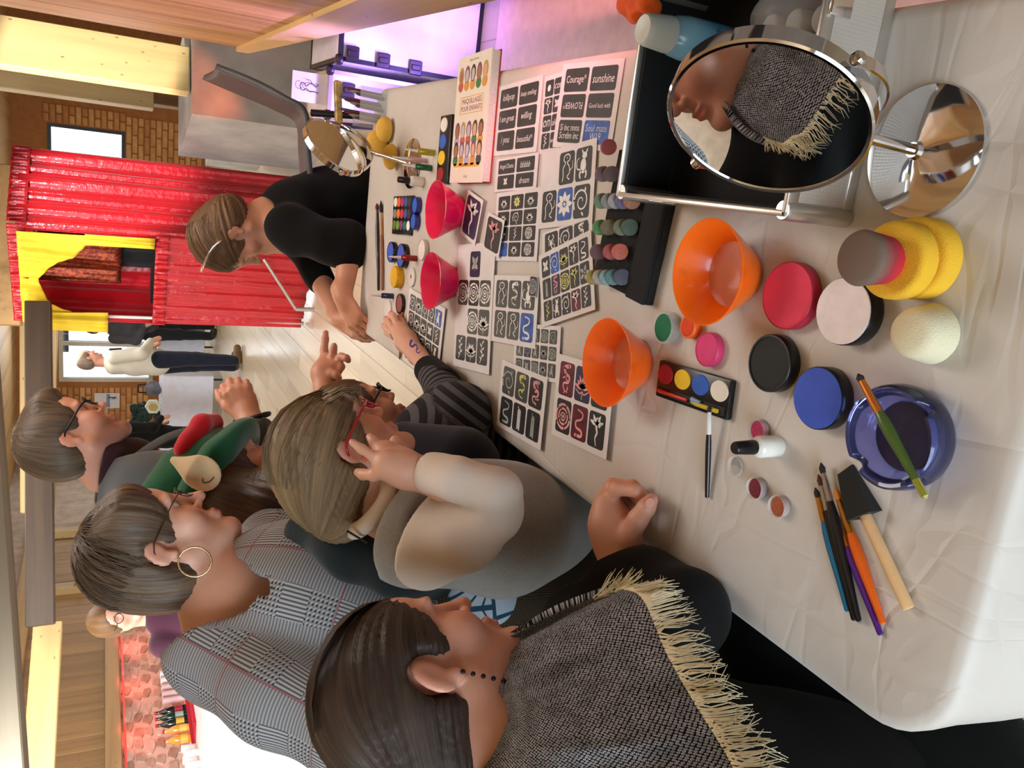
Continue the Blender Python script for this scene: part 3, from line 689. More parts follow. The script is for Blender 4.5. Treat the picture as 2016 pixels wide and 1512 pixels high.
def table_cloth():
    base = rrect(2 * w2, 2 * h2, .085, 8); n = len(base); V = []; F = []
    # dense outline
    P = []
    for i in range(n):
        a = Vector(base[i]); c = Vector(base[(i + 1) % n]); k = max(1, int((c - a).length / .02))
        for j in range(k): P.append(a + (c - a) * j / k)
    n = len(P); rings = [(-.30, .0), (-.05, .0), (-.016, .0), (-.006, -.0015), (0, -.007), (.002, -.018), (.006, -.06), (.018, -.14), (.03, -.24), (.04, -.34)]
    cen = Vector((0, 0))
    for off, dz in rings:
        for i, p in enumerate(P):
            tg = (P[(i + 1) % n] - P[i - 1]).normalized(); nr = Vector((tg.y, -tg.x)); wv = .012 * (-dz / .34) * (math.sin(i * .21) + .6 * math.sin(i * .47 + 1))
            if off < -.2: q = Vector((p.x * .12, p.y * .55))
            else: q = p + nr * (off + wv)
            V.append((q.x, q.y, TZ + dz))
    for r in range(len(rings) - 1):
        for i in range(n): F.append((r * n + i, (r + 1) * n + i, (r + 1) * n + (i + 1) % n, r * n + (i + 1) % n))
    F.append(tuple(range(n)))
    return V, F
o = obj('tablecloth', table_cloth(), cloth_beige(), None, 60, ((TX0 + TX1) / 2, (TY0 + TY1) / 2, 0)); tag(o, 'beige creased cloth spread over the long makeup table', 'tablecloth')
# ================================================================ things on the table
def qframe(bl, br, tr, tl, z):
    """four photo corners lying at height z -> matrix (x = along the lower edge), width, height"""
    P = [T(p[0], p[1], z) for p in (bl, br, tr, tl)]; c = (P[0] + P[1] + P[2] + P[3]) / 4
    ex = ((P[1] - P[0]) + (P[2] - P[3])) / 2; ey = ((P[3] - P[0]) + (P[2] - P[1])) / 2; w_ = ex.length; h_ = ey.length
    ang = math.atan2(ex.y, ex.x); ang2 = math.atan2(ey.y, ey.x) - math.pi / 2; d = (ang2 - ang + math.pi) % (2 * math.pi) - math.pi; ang += d / 2
    return Matrix.Translation(c) @ Matrix.Rotation(ang, 4, 'Z'), w_, h_
def up_at(name, label, cat, x, y, z, group=None, rot=0.0):
    """a thing standing on the cloth whose point at height z shows at photo pixel (x, y)"""
    p = T(x, y, z); return thing(name, label, cat, (p.x, p.y, TZ), (0, 0, rot), group)
PAPER = M('paper_white', (226, 222, 222), .75, var=.04, scale=20)
CARD = M('stencil_card', (42, 43, 45), .45, var=.25, scale=25); CARD2 = M('stencil_card_green', (66, 72, 68), .45, var=.25, scale=25)
CBL = M('stencil_card_blue', (46, 92, 178), .5, var=.35, scale=40); CRD = M('stencil_card_red', (96, 24, 40), .5, var=.45, scale=40); CPU = M('stencil_card_violet', (44, 40, 72), .45, var=.3, scale=40)
INK = M('stencil_white', (232, 232, 228), .7, var=.06, scale=60)
def petal(cx, cy, a, l, w_, n=6):
    P = []
    for i in range(n + 1): t = i / n; P.append((t * l, w_ * math.sin(math.pi * t ** .8) / 2))
    for i in range(n - 1, 0, -1): t = i / n; P.append((t * l, -w_ * math.sin(math.pi * t ** .8) / 2))
    c, s = math.cos(a), math.sin(a); V = [(cx + x * c - y * s, cy + x * s + y * c, 0) for x, y in P]; return V, [tuple(range(len(V)))]
def ribbon(pts, w0, w1=None, close=False):
    w1 = w0 if w1 is None else w1; V = []; F = []; n = len(pts)
    for i, p in enumerate(pts):
        a = pts[max(i - 1, 0)]; b = pts[min(i + 1, n - 1)]; dx, dy = b[0] - a[0], b[1] - a[1]; L = math.hypot(dx, dy) or 1; w_ = (w0 + (w1 - w0) * i / (n - 1)) / 2
        V += [(p[0] - dy / L * w_, p[1] + dx / L * w_, 0), (p[0] + dy / L * w_, p[1] - dx / L * w_, 0)]
    for i in range(n - 1): F.append((2 * i, 2 * i + 1, 2 * i + 3, 2 * i + 2))
    return V, F
def disc(cx, cy, r, ry=None, n=12):
    ry = ry or r; return [(cx + r * math.cos(2 * math.pi * i / n), cy + ry * math.sin(2 * math.pi * i / n), 0) for i in range(n)], [tuple(range(n))]
def cat2(P, n=18):
    return [(v.x, v.y) for v in catmull([(p[0], p[1], 0) for p in P], n)]
def motif(kind, rnd):
    L = []
    if kind == 'rose':
        for k, (r, w_) in enumerate(((.34, .09), (.22, .07), (.11, .06))):
            m_ = 5 - k
            for i in range(m_):
                a0 = 2 * math.pi * (i + k * .35) / m_; L.append(ribbon([(r * math.cos(a0 + t * .9 * 2 * math.pi / m_), r * math.sin(a0 + t * .9 * 2 * math.pi / m_)) for t in [j / 6 for j in range(7)]], w_ * .6, w_))
        L.append(disc(0, 0, .05))
    elif kind == 'flower':
        k = rnd.choice((5, 6, 8))
        for i in range(k): a = 2 * math.pi * i / k; L.append(petal(.08 * math.cos(a), .08 * math.sin(a), a, .30, .17))
        L.append(disc(0, 0, .05))
    elif kind == 'lotus':
        for i in range(7): a = math.pi * (.08 + .84 * i / 6); L.append(petal(0, -.12, a, .34 if i % 2 else .40, .12))
        L.append(ribbon(cat2([(-.3, -.16), (-.1, -.26), (0, -.2), (.1, -.26), (.3, -.16)]), .035)); L.append(ribbon([(0, -.26), (0, -.42)], .04, .02))
    elif kind == 'swirl':
        L.append(ribbon([((.05 + .028 * t) * math.cos(t) * 1.1, (.05 + .028 * t) * math.sin(t) * 1.2) for t in [i * .4 for i in range(26)]], .03, .06))
        for i in range(3): a = 1 + i * 1.9; L.append(petal(.3 * math.cos(a), .3 * math.sin(a), a + .6, .16, .07))
    elif kind == 'snake':
        L.append(ribbon(cat2([(-.12, .36), (.14, .28), (.1, .12), (-.14, .02), (-.12, -.14), (.12, -.2), (.14, -.34), (-.1, -.36)], 26), .04, .09)); L.append(disc(-.12, -.36, .07, .05))
    elif kind == 'animal':
        L.append(disc(0, -.05, .13, .22)); L.append(disc(.04, .24, .11, .10))
        for sx in (-1, 1): L.append(petal(.04 + sx * .07, .30, math.radians(90 - sx * 25), .14, .06)); L.append(ribbon(cat2([(sx * .08, -.16), (sx * .15, -.28), (sx * .11, -.40)], 7), .08, .05))
        L.append(ribbon(cat2([(-.10, -.15), (-.28, -.1), (-.30, .12), (-.2, .2)], 10), .05, .02))
    elif kind == 'line_animal':
        L.append(ribbon(cat2([(.05, .40), (-.10, .36), (-.14, .24), (-.05, .14), (-.16, 0), (-.14, -.22), (-.18, -.38)], 18), .035)); L.append(ribbon(cat2([(.05, .40), (.16, .32), (.12, .2), (.02, .16), (.14, .02), (.16, -.16), (.05, -.26), (.18, -.36)], 18), .035)); L.append(disc(.02, .29, .02)); L.append(ribbon(cat2([(.16, -.1), (.30, 0), (.28, .18)], 8), .03, .015))
    elif kind == 'fairy':
        L.append(disc(.02, .30, .05)); L.append(ribbon(cat2([(.02, .26), (0, .08), (.05, -.06), (-.02, -.22), (.04, -.42)], 14), .10, .03))
        for sx, a in ((1, 60), (1, 20), (-1, 125), (-1, 165)): L.append(petal(0, .14, math.radians(a), .32, .12))
        L.append(ribbon(cat2([(0, .18), (.14, .1), (.2, .24)], 7), .035, .02))
    elif kind == 'butterfly':
        for a, l in ((55, .36), (125, .36), (-40, .28), (-140, .28)): L.append(petal(0, 0, math.radians(a), l, .18))
        L.append(ribbon([(0, .2), (0, -.24)], .035, .02))
    elif kind == 'branch':
        L.append(ribbon(cat2([(-.12, -.42), (.02, -.1), (-.04, .16), (.10, .42)], 12), .04, .015))
        for i in range(6): t = -.3 + i * .12; L.append(petal(.02 * math.sin(i), t, math.radians(40 if i % 2 else 140), .20, .07))
    elif kind == 'dragon':
        L.append(ribbon(cat2([(.1, .38), (-.12, .32), (-.05, .16), (.14, .08), (.10, -.08), (-.12, -.12), (-.10, -.28), (.1, -.36)], 22), .12, .03))
        for i in range(6): L.append(petal(rnd.uniform(-.1, .1), .3 - i * .12, rnd.uniform(0, 6.28), .16, .05))
        L.append(disc(.12, .38, .06))
    elif kind == 'feather':
        L.append(ribbon(cat2([(-.08, .40), (.02, .1), (-.02, -.2), (.04, -.42)], 12), .03, .015))
        for i in range(9): t = .32 - i * .075; L.append(petal(0, t, math.radians(-50), .16, .055)); L.append(petal(0, t, math.radians(-130), .16, .055))
    elif kind == 'scorpion':
        L.append(disc(0, -.05, .08, .14)); L.append(ribbon(cat2([(0, -.15), (.1, -.32), (.25, -.28), (.22, -.1)], 10), .07, .03))
        for sx in (-1, 1):
            for i in range(3): L.append(ribbon([(sx * .06, -.1 + i * .07), (sx * .2, -.14 + i * .1)], .025))
            L.append(ribbon(cat2([(sx * .05, .08), (sx * .2, .2), (sx * .1, .34)], 8), .04, .06))
    else:
        return None
    return join(*L)
MOT = {}
def get_motif(kind, var):
    if (kind, var) not in MOT: MOT[(kind, var)] = motif(kind, random.Random(hash(kind) % 97 + var))
    return MOT[(kind, var)]
def tw(body, wmax, hmax, shear=.0, bold=.0):
    V, F = text_mesh(body, 1.0, 0, shear); xs_ = [p[0] for p in V]; ys_ = [p[1] for p in V]; W = max(xs_) - min(xs_); Hh = max(ys_) - min(ys_); s = min(wmax / W, hmax / Hh); cx = (max(xs_) + min(xs_)) / 2; cy = (max(ys_) + min(ys_)) / 2
    return [((p[0] - cx) * s, (p[1] - cy) * s, 0) for p in V], F
TINT = {'w': INK, 'b': M('stencil_pale_blue', (196, 214, 240), .7, var=.1), 'y': M('stencil_pale_yellow', (214, 214, 130), .7, var=.1), 'r': M('stencil_pink', (230, 160, 160), .7, var=.15), 'g': M('stencil_grey', (170, 176, 172), .7, var=.15)}
zlev = [TZ + .0008]
def sheet(name, corners, cols, rows, cells, label, cat='stencil sheet', group='stencil sheets laid out on the table', z=None, gap=.10, card=CARD, mar=.05):
    """cells: row by row from the photo's top; each None or (kind, tint, cardmat)"""
    z = z or zlev[0]; zlev[0] += .0005
    m_, w_, h_ = qframe(*corners, z)
    t_ = thing(name, label, cat, group=group); t_.matrix_world = m_
    pv = prism(rrect(w_, h_, .001, 1), 0, .0003); obj('paper', pv, PAPER, t_, False)
    cw, ch = w_ * (1 - 2 * mar) / cols, h_ * (1 - 2 * mar) / rows; cache = {}
    for i, ce in enumerate(cells):
        if ce is None: continue
        r, c = divmod(i, cols); kind, ti, cm = (list(ce) + ['w', card])[:3] if len(ce) < 3 else ce
        if len(ce) == 2: cm = card
        kw, kh = cw * (1 - gap), ch * (1 - gap)
        if cm.name not in cache: cache[cm.name] = mesh('card', prism(rrect(kw, kh, min(kw, kh) * .13, 3), 0, .0005), cm, False)
        k_ = obj('card', cache[cm.name], parent=t_, loc=(-w_ * (.5 - mar) + (c + .5) * cw, h_ * (.5 - mar) - (r + .5) * ch, .0003))
        if kind is None: continue
        if kind.startswith('#'):
            ls = kind[1:].split('|'); Ls = []
            fl = ls[0].startswith('~')
            if fl: ls[0] = ls[0][1:]
            for q, s in enumerate(ls): Ls.append(mv(tw(s, kw * .84, kh * .8 / len(ls) * (.55 if len(ls) == 1 else .8), .25 if s[0].islower() else .1), (0, (len(ls) / 2 - q - .5) * kh * .7 / len(ls), 0)))
            vf = join(*Ls)
            if fl: vf = [(-x, -y, 0) for x, y, _ in vf[0]], vf[1]
        else:
            q = get_motif(kind, (i * 7) % 3); s = min(kw, kh) * 1.0; sx = min(kw / .72, s * 1.4); sy = min(kh / .95, s * 1.6); vf = [(x * sx, y * sy, 0) for x, y, _ in q[0]], q[1]
        mo = obj('motif' if not kind.startswith('#') else 'lettering', mv(vf, (0, 0, .0008)), TINT[ti], k_, False)
    return t_
def W(k, t='w', c=CARD): return (k, t, c)
sheet('stencil_sheet', ((1066, 300), (1102, 302), (1112, 143), (1070, 150)), 2, 4, [W('#.'), W('#con'), W('fairy'), W('butterfly'), W('#on'), W('#alee'), W('branch'), W('#w8.1')], 'narrow strip of lettered stencils tucked under the Courage sheet')
sheet('stencil_sheet', ((973, 304), (1057, 302), (1068, 153), (982, 166)), 2, 3, [W('#lollipop'), W('#keep smiling'), W('#I am great'), W('#willing'), W('#i you'), W('#beautiful*')], 'lettering stencil sheet with the word beautiful beside the book')
sheet('stencil_sheet', ((1088, 288), (1203, 300), (1230, 114), (1110, 126)), 2, 3, [W('#Courage*'), W('#sunshine'), W('#~FLOWER*', 'w'), W('#Good luck with'), W('#Si inc nnns|Screbn inc'), W('#Soul mate|W19', 'b', CBL)], 'stencil sheet reading Courage, sunshine and Good luck with, by the case')
sheet('stencil_sheet', ((974, 376), (1056, 374), (1060, 304), (978, 310)), 2, 2, [W('#Angel Diana'), W('#bbbbb'), W('butterfly'), W('#dream')], 'small lettering sheet reading Angel Diana and dream')
sheet('stencil_sheet', ((972, 506), (1060, 522), (1062, 376), (978, 374)), 3, 4, [W('lotus'), W('flower', 'y'), W('lotus'), W('lotus'), W('swirl'), W('lotus'), W('flower'), W('branch'), W('rose'), W('branch', 'b', CBL), W('lotus'), W('rose')], 'sheet of lotus and leaf stencils behind the leopard sheet')
sheet('stencil_sheet', ((1070, 505), (1166, 478), (1166, 440), (1066, 446)), 3, 1, [W('scorpion'), W('swirl'), W('dragon')], 'sheet showing a scorpion stencil between two other sheets')
sheet('stencil_sheet', ((1062, 441), (1168, 449), (1173, 274), (1066, 300)), 3, 2, [None, W('line_animal'), W('animal'), W('line_animal'), W('flower', 'w', CBL), W('swirl')], 'sheet of animal stencils with one blank corner and a blue dandelion')
sheet('stencil_sheet', ((1008, 742), (1098, 748), (1106, 638), (1016, 640)), 5, 3, [W(random.choice(['rose', 'lotus', 'swirl', 'animal', 'butterfly']), 'g', CARD2 if i != 6 else CPU) for i in range(15)], 'sheet of tiny stencils half hidden under two larger sheets', gap=.16)
sheet('stencil_sheet', ((792, 712), (858, 757), (880, 604), (806, 571)), 5, 4, [W(random.choice(['butterfly', 'swirl', 'lotus', 'animal', 'branch']), 'w', CARD2 if i != 4 else CBL) for i in range(20)], "tattoo stencil sheet under the child's outstretched arm")
sheet('stencil_sheet', ((896, 716), (965, 743), (973, 484), (900, 476)), 3, 4, [None, W('butterfly', 'g', CPU), None, W('rose'), W('rose'), W('rose', 'w', CARD2), None, W('rose', 'w', CARD2), W('lotus', 'w', CARD2), W('branch'), W('lotus'), W('branch')], 'long sheet of rose and lotus stencils next to the pink bowl')
sheet('stencil_sheet', ((969, 670), (1052, 688), (1064, 545), (972, 540)), 3, 2, [W('line_animal', 'w', CARD2), W('dragon', 'w', CARD2), W('animal', 'w', CARD2), W('line_animal', 'w', CARD2), W('line_animal', 'w', CARD2), W('snake', 'w', CBL)], 'sheet with a dog outline and a blue snake stencil')
sheet('stencil_sheet', ((1070, 640), (1172, 614), (1164, 454), (1058, 503)), 5, 3, [W('butterfly'), W('swirl', 'b', CBL), W('lotus', 'y'), W('fairy'), W('snake'), W('feather', 'g'), W('dragon', 'r', CPU), W('rose', 'y'), W('fairy', 'y'), W('flower', 'g'), W('branch', 'y'), W('animal'), W('swirl'), W('fairy', 'w', CRD), W('branch')], 'sheet of fifteen small tattoo stencils beside the glitter tray')
sheet('stencil_sheet', ((979, 834), (1064, 891), (1078, 745), (988, 706)), 3, 2, [W('swirl', 'g', CARD2), W('dragon', 'y', CARD2), W('dragon', 'r', CARD), W('snake', 'g'), W('feather', 'w'), W('feather', 'g')], 'six card sheet with feather stencils at the table edge')
sheet('stencil_sheet', ((1089, 856), (1196, 906), (1207, 742), (1098, 682)), 3, 2, [W('dragon', 'r', CRD), W('lotus', 'r', CPU), W('dragon', 'g'), W('rose', 'r'), W('snake', 'r', CRD), W('fairy')], 'sheet of red tinted dragon stencils under the small orange bowl')
sheet('stencil_card', ((905, 462), (934, 478), (954, 394), (922, 375)), 1, 1, [W('fairy', 'w', CPU)], 'single fairy stencil card by the pink bowl', 'stencil card', 'loose stencil cards', mar=.06, gap=.04)
sheet('stencil_card', ((946, 492), (984, 505), (992, 434), (964, 418)), 1, 1, [W('fairy', 'r')], 'single rusty brown fairy stencil card overlapping the flower sheets', 'stencil card', 'loose stencil cards', mar=.06, gap=.04)
sheet('stencil_card', ((1042, 583), (1054, 585), (1059, 545), (1044, 542)), 1, 1, [W('rose', 'g', CPU)], 'tiny dark blue rose card lying on the deer stencil', 'stencil card', 'loose stencil cards', mar=.02, gap=.02)
# ---- the book
zb = .762; m_, w_, h_ = qframe((886, 357), (951, 362), (965, 100), (903, 112), zb)
bk = thing('book', 'thick face painting book with rows of made-up children on its cover', 'book'); bk.matrix_world = Matrix.Translation((0, 0, TZ - zb)) @ m_
obj('pages', box((-w_ / 2 + .003, -h_ / 2 + .003, .003), (w_ / 2 - .002, h_ / 2 - .003, .0195)), M('book_pages', (226, 218, 204), .8, var=.08, scale=200), bk, False)
obj('back_cover', box((-w_ / 2, -h_ / 2, .0006), (w_ / 2, h_ / 2, .003)), M('book_back', (190, 60, 40), .4), bk, False)
cv = obj('front_cover', box((-w_ / 2, -h_ / 2, .0195), (w_ / 2, h_ / 2, .022)), M('book_cover', (240, 230, 214), .35, var=.03), bk, False)
zt = .0223
RED_ = M('print_red', (170, 60, 50), .5, var=.05); OR_ = M('print_orange', (236, 170, 60), .5, var=.05); GR_ = M('print_grey', (150, 140, 130), .5, var=0)
def pr_(name, vf, mat): obj(name, mv(vf, (0, 0, zt)), mat, cv, False)
pr_('title_frame', join(*[([(x0, y0, 0), (x1, y0, 0), (x1, y1, 0), (x0, y1, 0)], [(0, 1, 2, 3)]) for x0, y0, x1, y1 in ((-.33 * w_, .045 * h_, .36 * w_, .05 * h_), (-.33 * w_, .175 * h_, .36 * w_, .18 * h_), (-.33 * w_, .045 * h_, -.32 * w_, .18 * h_), (.35 * w_, .045 * h_, .36 * w_, .18 * h_))]), OR_)
pr_('lettering', mv(tw('MAQUILLAGES', .62 * w_, .05 * h_), (.02 * w_, .14 * h_, 0)), RED_); pr_('lettering', mv(tw('POUR ENFANTS', .62 * w_, .05 * h_), (.02 * w_, .085 * h_, 0)), RED_)
pr_('lettering', mv(tw('Karine Derrien', .3 * w_, .02 * h_), (0, .46 * h_, 0)), GR_); pr_('lettering', mv(tw('SOLAR', .12 * w_, .02 * h_), (0, -.45 * h_, 0)), GR_)
pr_('banner', mv(disc(0, 0, .36 * w_, .018 * h_, 4), (0, 0, 0)), OR_)if 0 else pr_('banner', ([(-.40 * w_, -.375 * h_, 0), (.40 * w_, -.375 * h_, 0), (.40 * w_, -.345 * h_, 0), (-.40 * w_, -.345 * h_, 0)], [(0, 1, 2, 3)]), OR_)
pr_('lettering', mv(tw('37 maquillages et accessoires', .7 * w_, .018 * h_), (0, -.36 * h_, .0002)), M('print_brown', (150, 90, 30), .5, var=0))
sk = [M('print_skin_a', (222, 168, 132), .5, var=.05), M('print_skin_b', (170, 110, 80), .5, var=.05), M('print_skin_c', (196, 186, 190), .5, var=.05)]
hr_ = [M('print_hair_%d' % i, c, .5, var=.1) for i, c in enumerate(((70, 42, 30), (190, 150, 90), (40, 34, 40), (120, 70, 110)))]; sh_ = [M('print_shirt_%d' % i, c, .5, var=.1) for i, c in enumerate(((60, 120, 70), (200, 90, 70), (60, 66, 80), (190, 170, 200), (220, 150, 60)))]
rr = random.Random(3)
for r, yy in enumerate((.345, -.09, -.245)):
    for c in range(5):
        x = (-.36 + c * .18) * w_; y = yy * h_; s = w_ * .075
        pr_('portrait_shoulders', mv(disc(0, 0, s * 1.05, s * .9, 10), (x, y - s * 1.5, 0)), rr.choice(sh_)); pr_('portrait_hair', mv(disc(0, 0, s * 1.0, s * 1.35, 12), (x, y + s * .2, .0001)), rr.choice(hr_)); pr_('portrait_face', mv(disc(0, 0, s * .7, s * 1.0, 12), (x, y, .0002)), rr.choice(sk))
# ---- bowls
def bowl(x, y, mat, label, z=.798, s=1.0, rz=0.0, water=None):
    o_ = up_at('plastic_bowl', label, 'bowl', x, y, z, 'tapered plastic rinse bowls', rz)
    prof = [(0, .004), (.028, .004), (.0305, .006), (.034, .012), (.060, .058), (.0635, .0605), (.0645, .060), (.0635, .057), (.0375, .010), (.034, .0015), (.030, .0), (.0, .0)]
    obj('bowl_wall', lathe([(r * s, h * s) for r, h in prof], 48), mat, o_, 50)
    if water: obj('water', lathe([(.0, .022 * s), (.0395 * s, .022 * s)], 40, False), water, o_)
    return o_
def plastic_tr(name, c, tr=.35):
    if name in MATS: return MATS[name]
    b = NB(name); co = b.coord(); v = b.n('ShaderNodeTexNoise'); b.l(co, v.inputs['Vector']); v.inputs['Scale'].default_value = 28; st = b.ramp(v.outputs[0], [(.62, (0, 0, 0, 1)), (.72, (1, 1, 1, 1))])
    b.base(b.mix(b.math('MULTIPLY', st, .25), lin(c), tuple(v_ * .45 for v_ in lin(c)[:3]) + (1,))); b.b.inputs['Roughness'].default_value = .25; b.b.inputs['Subsurface Weight'].default_value = tr; b.b.inputs['Subsurface Radius'].default_value = (.03, .012, .004); b.b.inputs['Coat Weight'].default_value = .3
    MATS[name] = b.m; return b.m
WAT = M('dirty_water', (216, 130, 86), .18, var=.1, alpha=.55)
ORG = plastic_tr('orange_plastic', (250, 112, 20)); ORG2 = plastic_tr('orange_plastic_stained', (248, 104, 28)); PNK = plastic_tr('pink_plastic', (222, 20, 84))
bowl(1392, 536, ORG, 'large clear bright orange bowl in front of the glitter tray', water=WAT); bowl(1195, 714, ORG2, 'orange bowl with blue paint smears standing on the stencils', water=WAT)
bowl(858, 413, PNK, 'pink bowl beside the fairy stencil card', .798, .99); bowl(848, 553, PNK, 'pink bowl next to the long rose stencil sheet', .798, .99)
# ---- face paint pots
def pot(name, x, y, r, h, shell, fill, label, cat='paint pot', grp='face paint pots', rim=.003, fz=-.0012, lid=None):
    o_ = up_at(name, label, cat, x, y, TZ + h, grp)
    obj('pot_shell', lathe([(0, 0), (r * .96, 0), (r, .002), (r, h - .001), (r - .0008, h), (r - rim, h), (r - rim, h + fz - .002), (0, h + fz - .002)], 40), shell, o_, 40)
    obj('paint', lathe([(0, h + fz + .0008), (r * .55, h + fz + .0004), (r - rim - .0002, h + fz), (r - rim - .0002, h + fz - .0018)], 40, False), fill, o_, 40); return o_
BLK = M('black_plastic', (18, 18, 19), .3, var=.05); CLR = M('clear_plastic', (236, 236, 234), .08, var=0, alpha=.25)
def paint(n, c): return M('paint_' + n, c, .75, var=.06, scale=40, bump=.12, bscale=50)
pot('paint_pot', 1548, 582, .0385, .016, M('pink_pot_shell', (196, 40, 72), .35), paint('pink', (228, 64, 92)), 'large open pink face paint pot behind the white pot', rim=.001)
pot('paint_pot', 1660, 613, .0355, .020, BLK, paint('white', (240, 226, 224)), 'large open white face paint pot against the yellow sponges', rim=.0008, fz=.0015)
pot('paint_pot', 1513, 715, .034, .017, BLK, paint('black', (34, 37, 36)), 'large open black face paint pot')
pot('paint_pot', 1609, 784, .0345, .018, BLK, paint('blue', (62, 92, 200)), 'large open blue face paint pot beside the ashtray', rim=.0012, fz=.0008)
pot('paint_pot', 1304, 645, .0225, .017, CLR, paint('green', (16, 112, 76)), 'small clear pot of dark green paint beside the orange bowl')
pot('paint_pot', 1353, 643, .016, .013, M('orange_pot', (244, 106, 30), .35), paint('orange', (226, 74, 30)), "small orange pot tucked under the orange bowl's rim")
pot('paint_pot', 1390, 688, .0225, .012, M('pink_pot', (216, 66, 120), .35), paint('hot_pink', (224, 70, 128)), 'small hot pink pot between the orange bowl and black pot', rim=.0015)
# ---- four colour palette
def palette4(corners, z, label, colors, tools=True):
    m_, w_, h_ = qframe(*corners, z); o_ = thing('paint_palette', label, 'paint palette'); o_.matrix_world = Matrix.Translation((0, 0, TZ - z)) @ m_
    H = z - TZ; obj('case', bbox((-w_ / 2, -h_ / 2, 0), (w_ / 2, h_ / 2, H), .003, 2), BLK, o_, 30)
    for i, c in enumerate(colors):
        x = (-.375 + .25 * i) * w_; y = (.16 if tools else 0) * h_; ry = h_ * (.27 if tools else .38); rx = w_ * .112
        obj('paint_well', [(x + px * rx, y + py * ry, H - .0008 + pz) for px, py, pz in [(math.cos(a) * r, math.sin(a) * r, q) for r, q in ((1, 0), (.95, .0022), (.5, .0026)) for a in [2 * math.pi * k / 28 for k in range(28)]]] and
            ([(x + px * rx, y + py * ry, H - .0008 + pz) for px, py, pz in [(math.cos(a) * r, math.sin(a) * r, q) for r, q in ((1, 0), (.95, .0022), (.5, .0026)) for a in [2 * math.pi * k / 28 for k in range(28)]]],
             [(r * 28 + k, r * 28 + (k + 1) % 28, (r + 1) * 28 + (k + 1) % 28, (r + 1) * 28 + k) for r in (0, 1) for k in range(28)] + [tuple(range(56, 84))]), paint(c[0], c[1]), o_, 40)
    if tools:
        obj('groove', bbox((-.46 * w_, -.42 * h_, H - .0005), (.46 * w_, -.20 * h_, H + .0004), .0004, 1), M('black_groove', (10, 10, 11), .5), o_, False)
        obj('crayon', tube([(-.43 * w_, -.31 * h_, H + .003), (-.02 * w_, -.31 * h_, H + .003)], [.003, .0022], 8), M('crayon_red', (214, 56, 44), .4), o_)
        obj('brush', tube([(.05 * w_, -.33 * h_, H + .003), (.12 * w_, -.33 * h_, H + .003), (.40 * w_, -.33 * h_, H + .003)], [.001, .003, .003], 8), M('tool_yellow', (206, 186, 40), .4), o_); obj('applicator', tube([(.06 * w_, -.24 * h_, H + .003), (.17 * w_, -.26 * h_, H + .003)], [.0035, .0025], 8), M('tool_blue', (130, 170, 214), .5), o_)
    return o_
palette4(((1289, 776), (1430, 832), (1439, 748), (1298, 708)), TZ + .010, 'black palette of red, yellow, blue and white paint with tool tray', [('deep_red', (160, 22, 36)), ('yellow', (238, 198, 40)), ('mid_blue', (50, 100, 196)), ('bright_white', (236, 232, 220))])
palette4(((857, 362), (880, 362), (888, 226), (868, 226)), TZ + .010, 'small black palette of four paints lying beside the book', [('yellow', (238, 198, 40))] * 0 + [], False)
p = [q for q in bpy.data.objects if q.get('label', '').startswith('small black palette')][0]
m_, w_, h_ = qframe((857, 362), (880, 362), (888, 226), (868, 226), TZ + .010)
for i, c in enumerate((('deep_red', (160, 22, 36)), ('yellow', (238, 198, 40)), ('mid_blue', (50, 100, 196)), ('bright_white', (236, 232, 220)))):
    obj('paint_well', mv(xf(lathe([(1, 0), (.95, .002), (0, .0025)], 24, False), Matrix.Diagonal((w_ * .30, h_ * .108, 1, 1))), (-w_ * .1, (-.36 + .24 * i) * h_, .0095)), paint(*c), p, 40)
# ---- sponges
def foam(name, c, var=.12):
    if name in MATS: return MATS[name]
    b = NB(name); co = b.coord(); n1 = b.noise(co, 14, 4); v = b.n('ShaderNodeTexVoronoi'); b.l(co, v.inputs['Vector']); v.inputs['Scale'].default_value = 700; C = lin(c)
    b.base(b.ramp(n1, [(.3, tuple(q * (1 - 2 * var) for q in C[:3]) + (1,)), (.7, C)])); b.b.inputs['Roughness'].default_value = .95; b.bump(v.outputs['Distance'], .35, .001); b.b.inputs['Subsurface Weight'].default_value = .15; b.b.inputs['Subsurface Radius'].default_value = (.01, .006, .003)
    MATS[name] = b.m; return b.m
def sponge_disc(r, h, e=.006, n=40):
    pr2 = [(0, 0)] + [(r - e + e * math.sin(a), e - e * math.cos(a)) for a in [math.pi / 2 * i / 4 for i in range(5)]] + [(r - e + e * math.cos(a), h - e + e * math.sin(a)) for a in [math.pi / 2 * i / 4 for i in range(5)]] + [(0, h)]
    return lathe(pr2, n, False)
p0 = T(1800, 508, TZ + .020); o = obj('round_sponge', sponge_disc(.039, .026), foam('sponge_yellow', (240, 186, 44)), None, 60, (p0.x, p0.y, TZ)); tag(o, 'yellow round sponge lying flat, lowest of the pile', 'sponge', 'yellow round sponges piled by the mirror')
p1_ = T(1748, 511, TZ + .052); o = obj('round_sponge', sponge_disc(.037, .024), foam('sponge_yellow', (240, 186, 44)), None, 60, (p1_.x, p1_.y, TZ + .0262)); tag(o, 'yellow round sponge in the middle of the pile', 'sponge', 'yellow round sponges piled by the mirror')
p2_ = T(1685, 507, TZ + .092)
def tapered(r0, r1, h, e=.005):
    return lathe([(0, 0), (r0 - e, 0), (r0 - e * .3, e * .4), (r0, e), (r1, h - e), (r1 - e * .3, h - e * .4), (r1 - e, h), (0, h)], 36, False)
def red_sponge_mat():
    b = NB('sponge_red_stained'); s = b.sep(b.coord()); n_ = b.noise(b.coord(), 60, 3); h = b.math('ADD', b.math('MULTIPLY', s[2], 24), b.math('MULTIPLY', n_, .35))
    b.base(b.ramp(h, [(.30, (206, 26, 44)), (.62, (150, 44, 54)), (1.0, (112, 92, 80))])); b.b.inputs['Roughness'].default_value = .95; return b.m
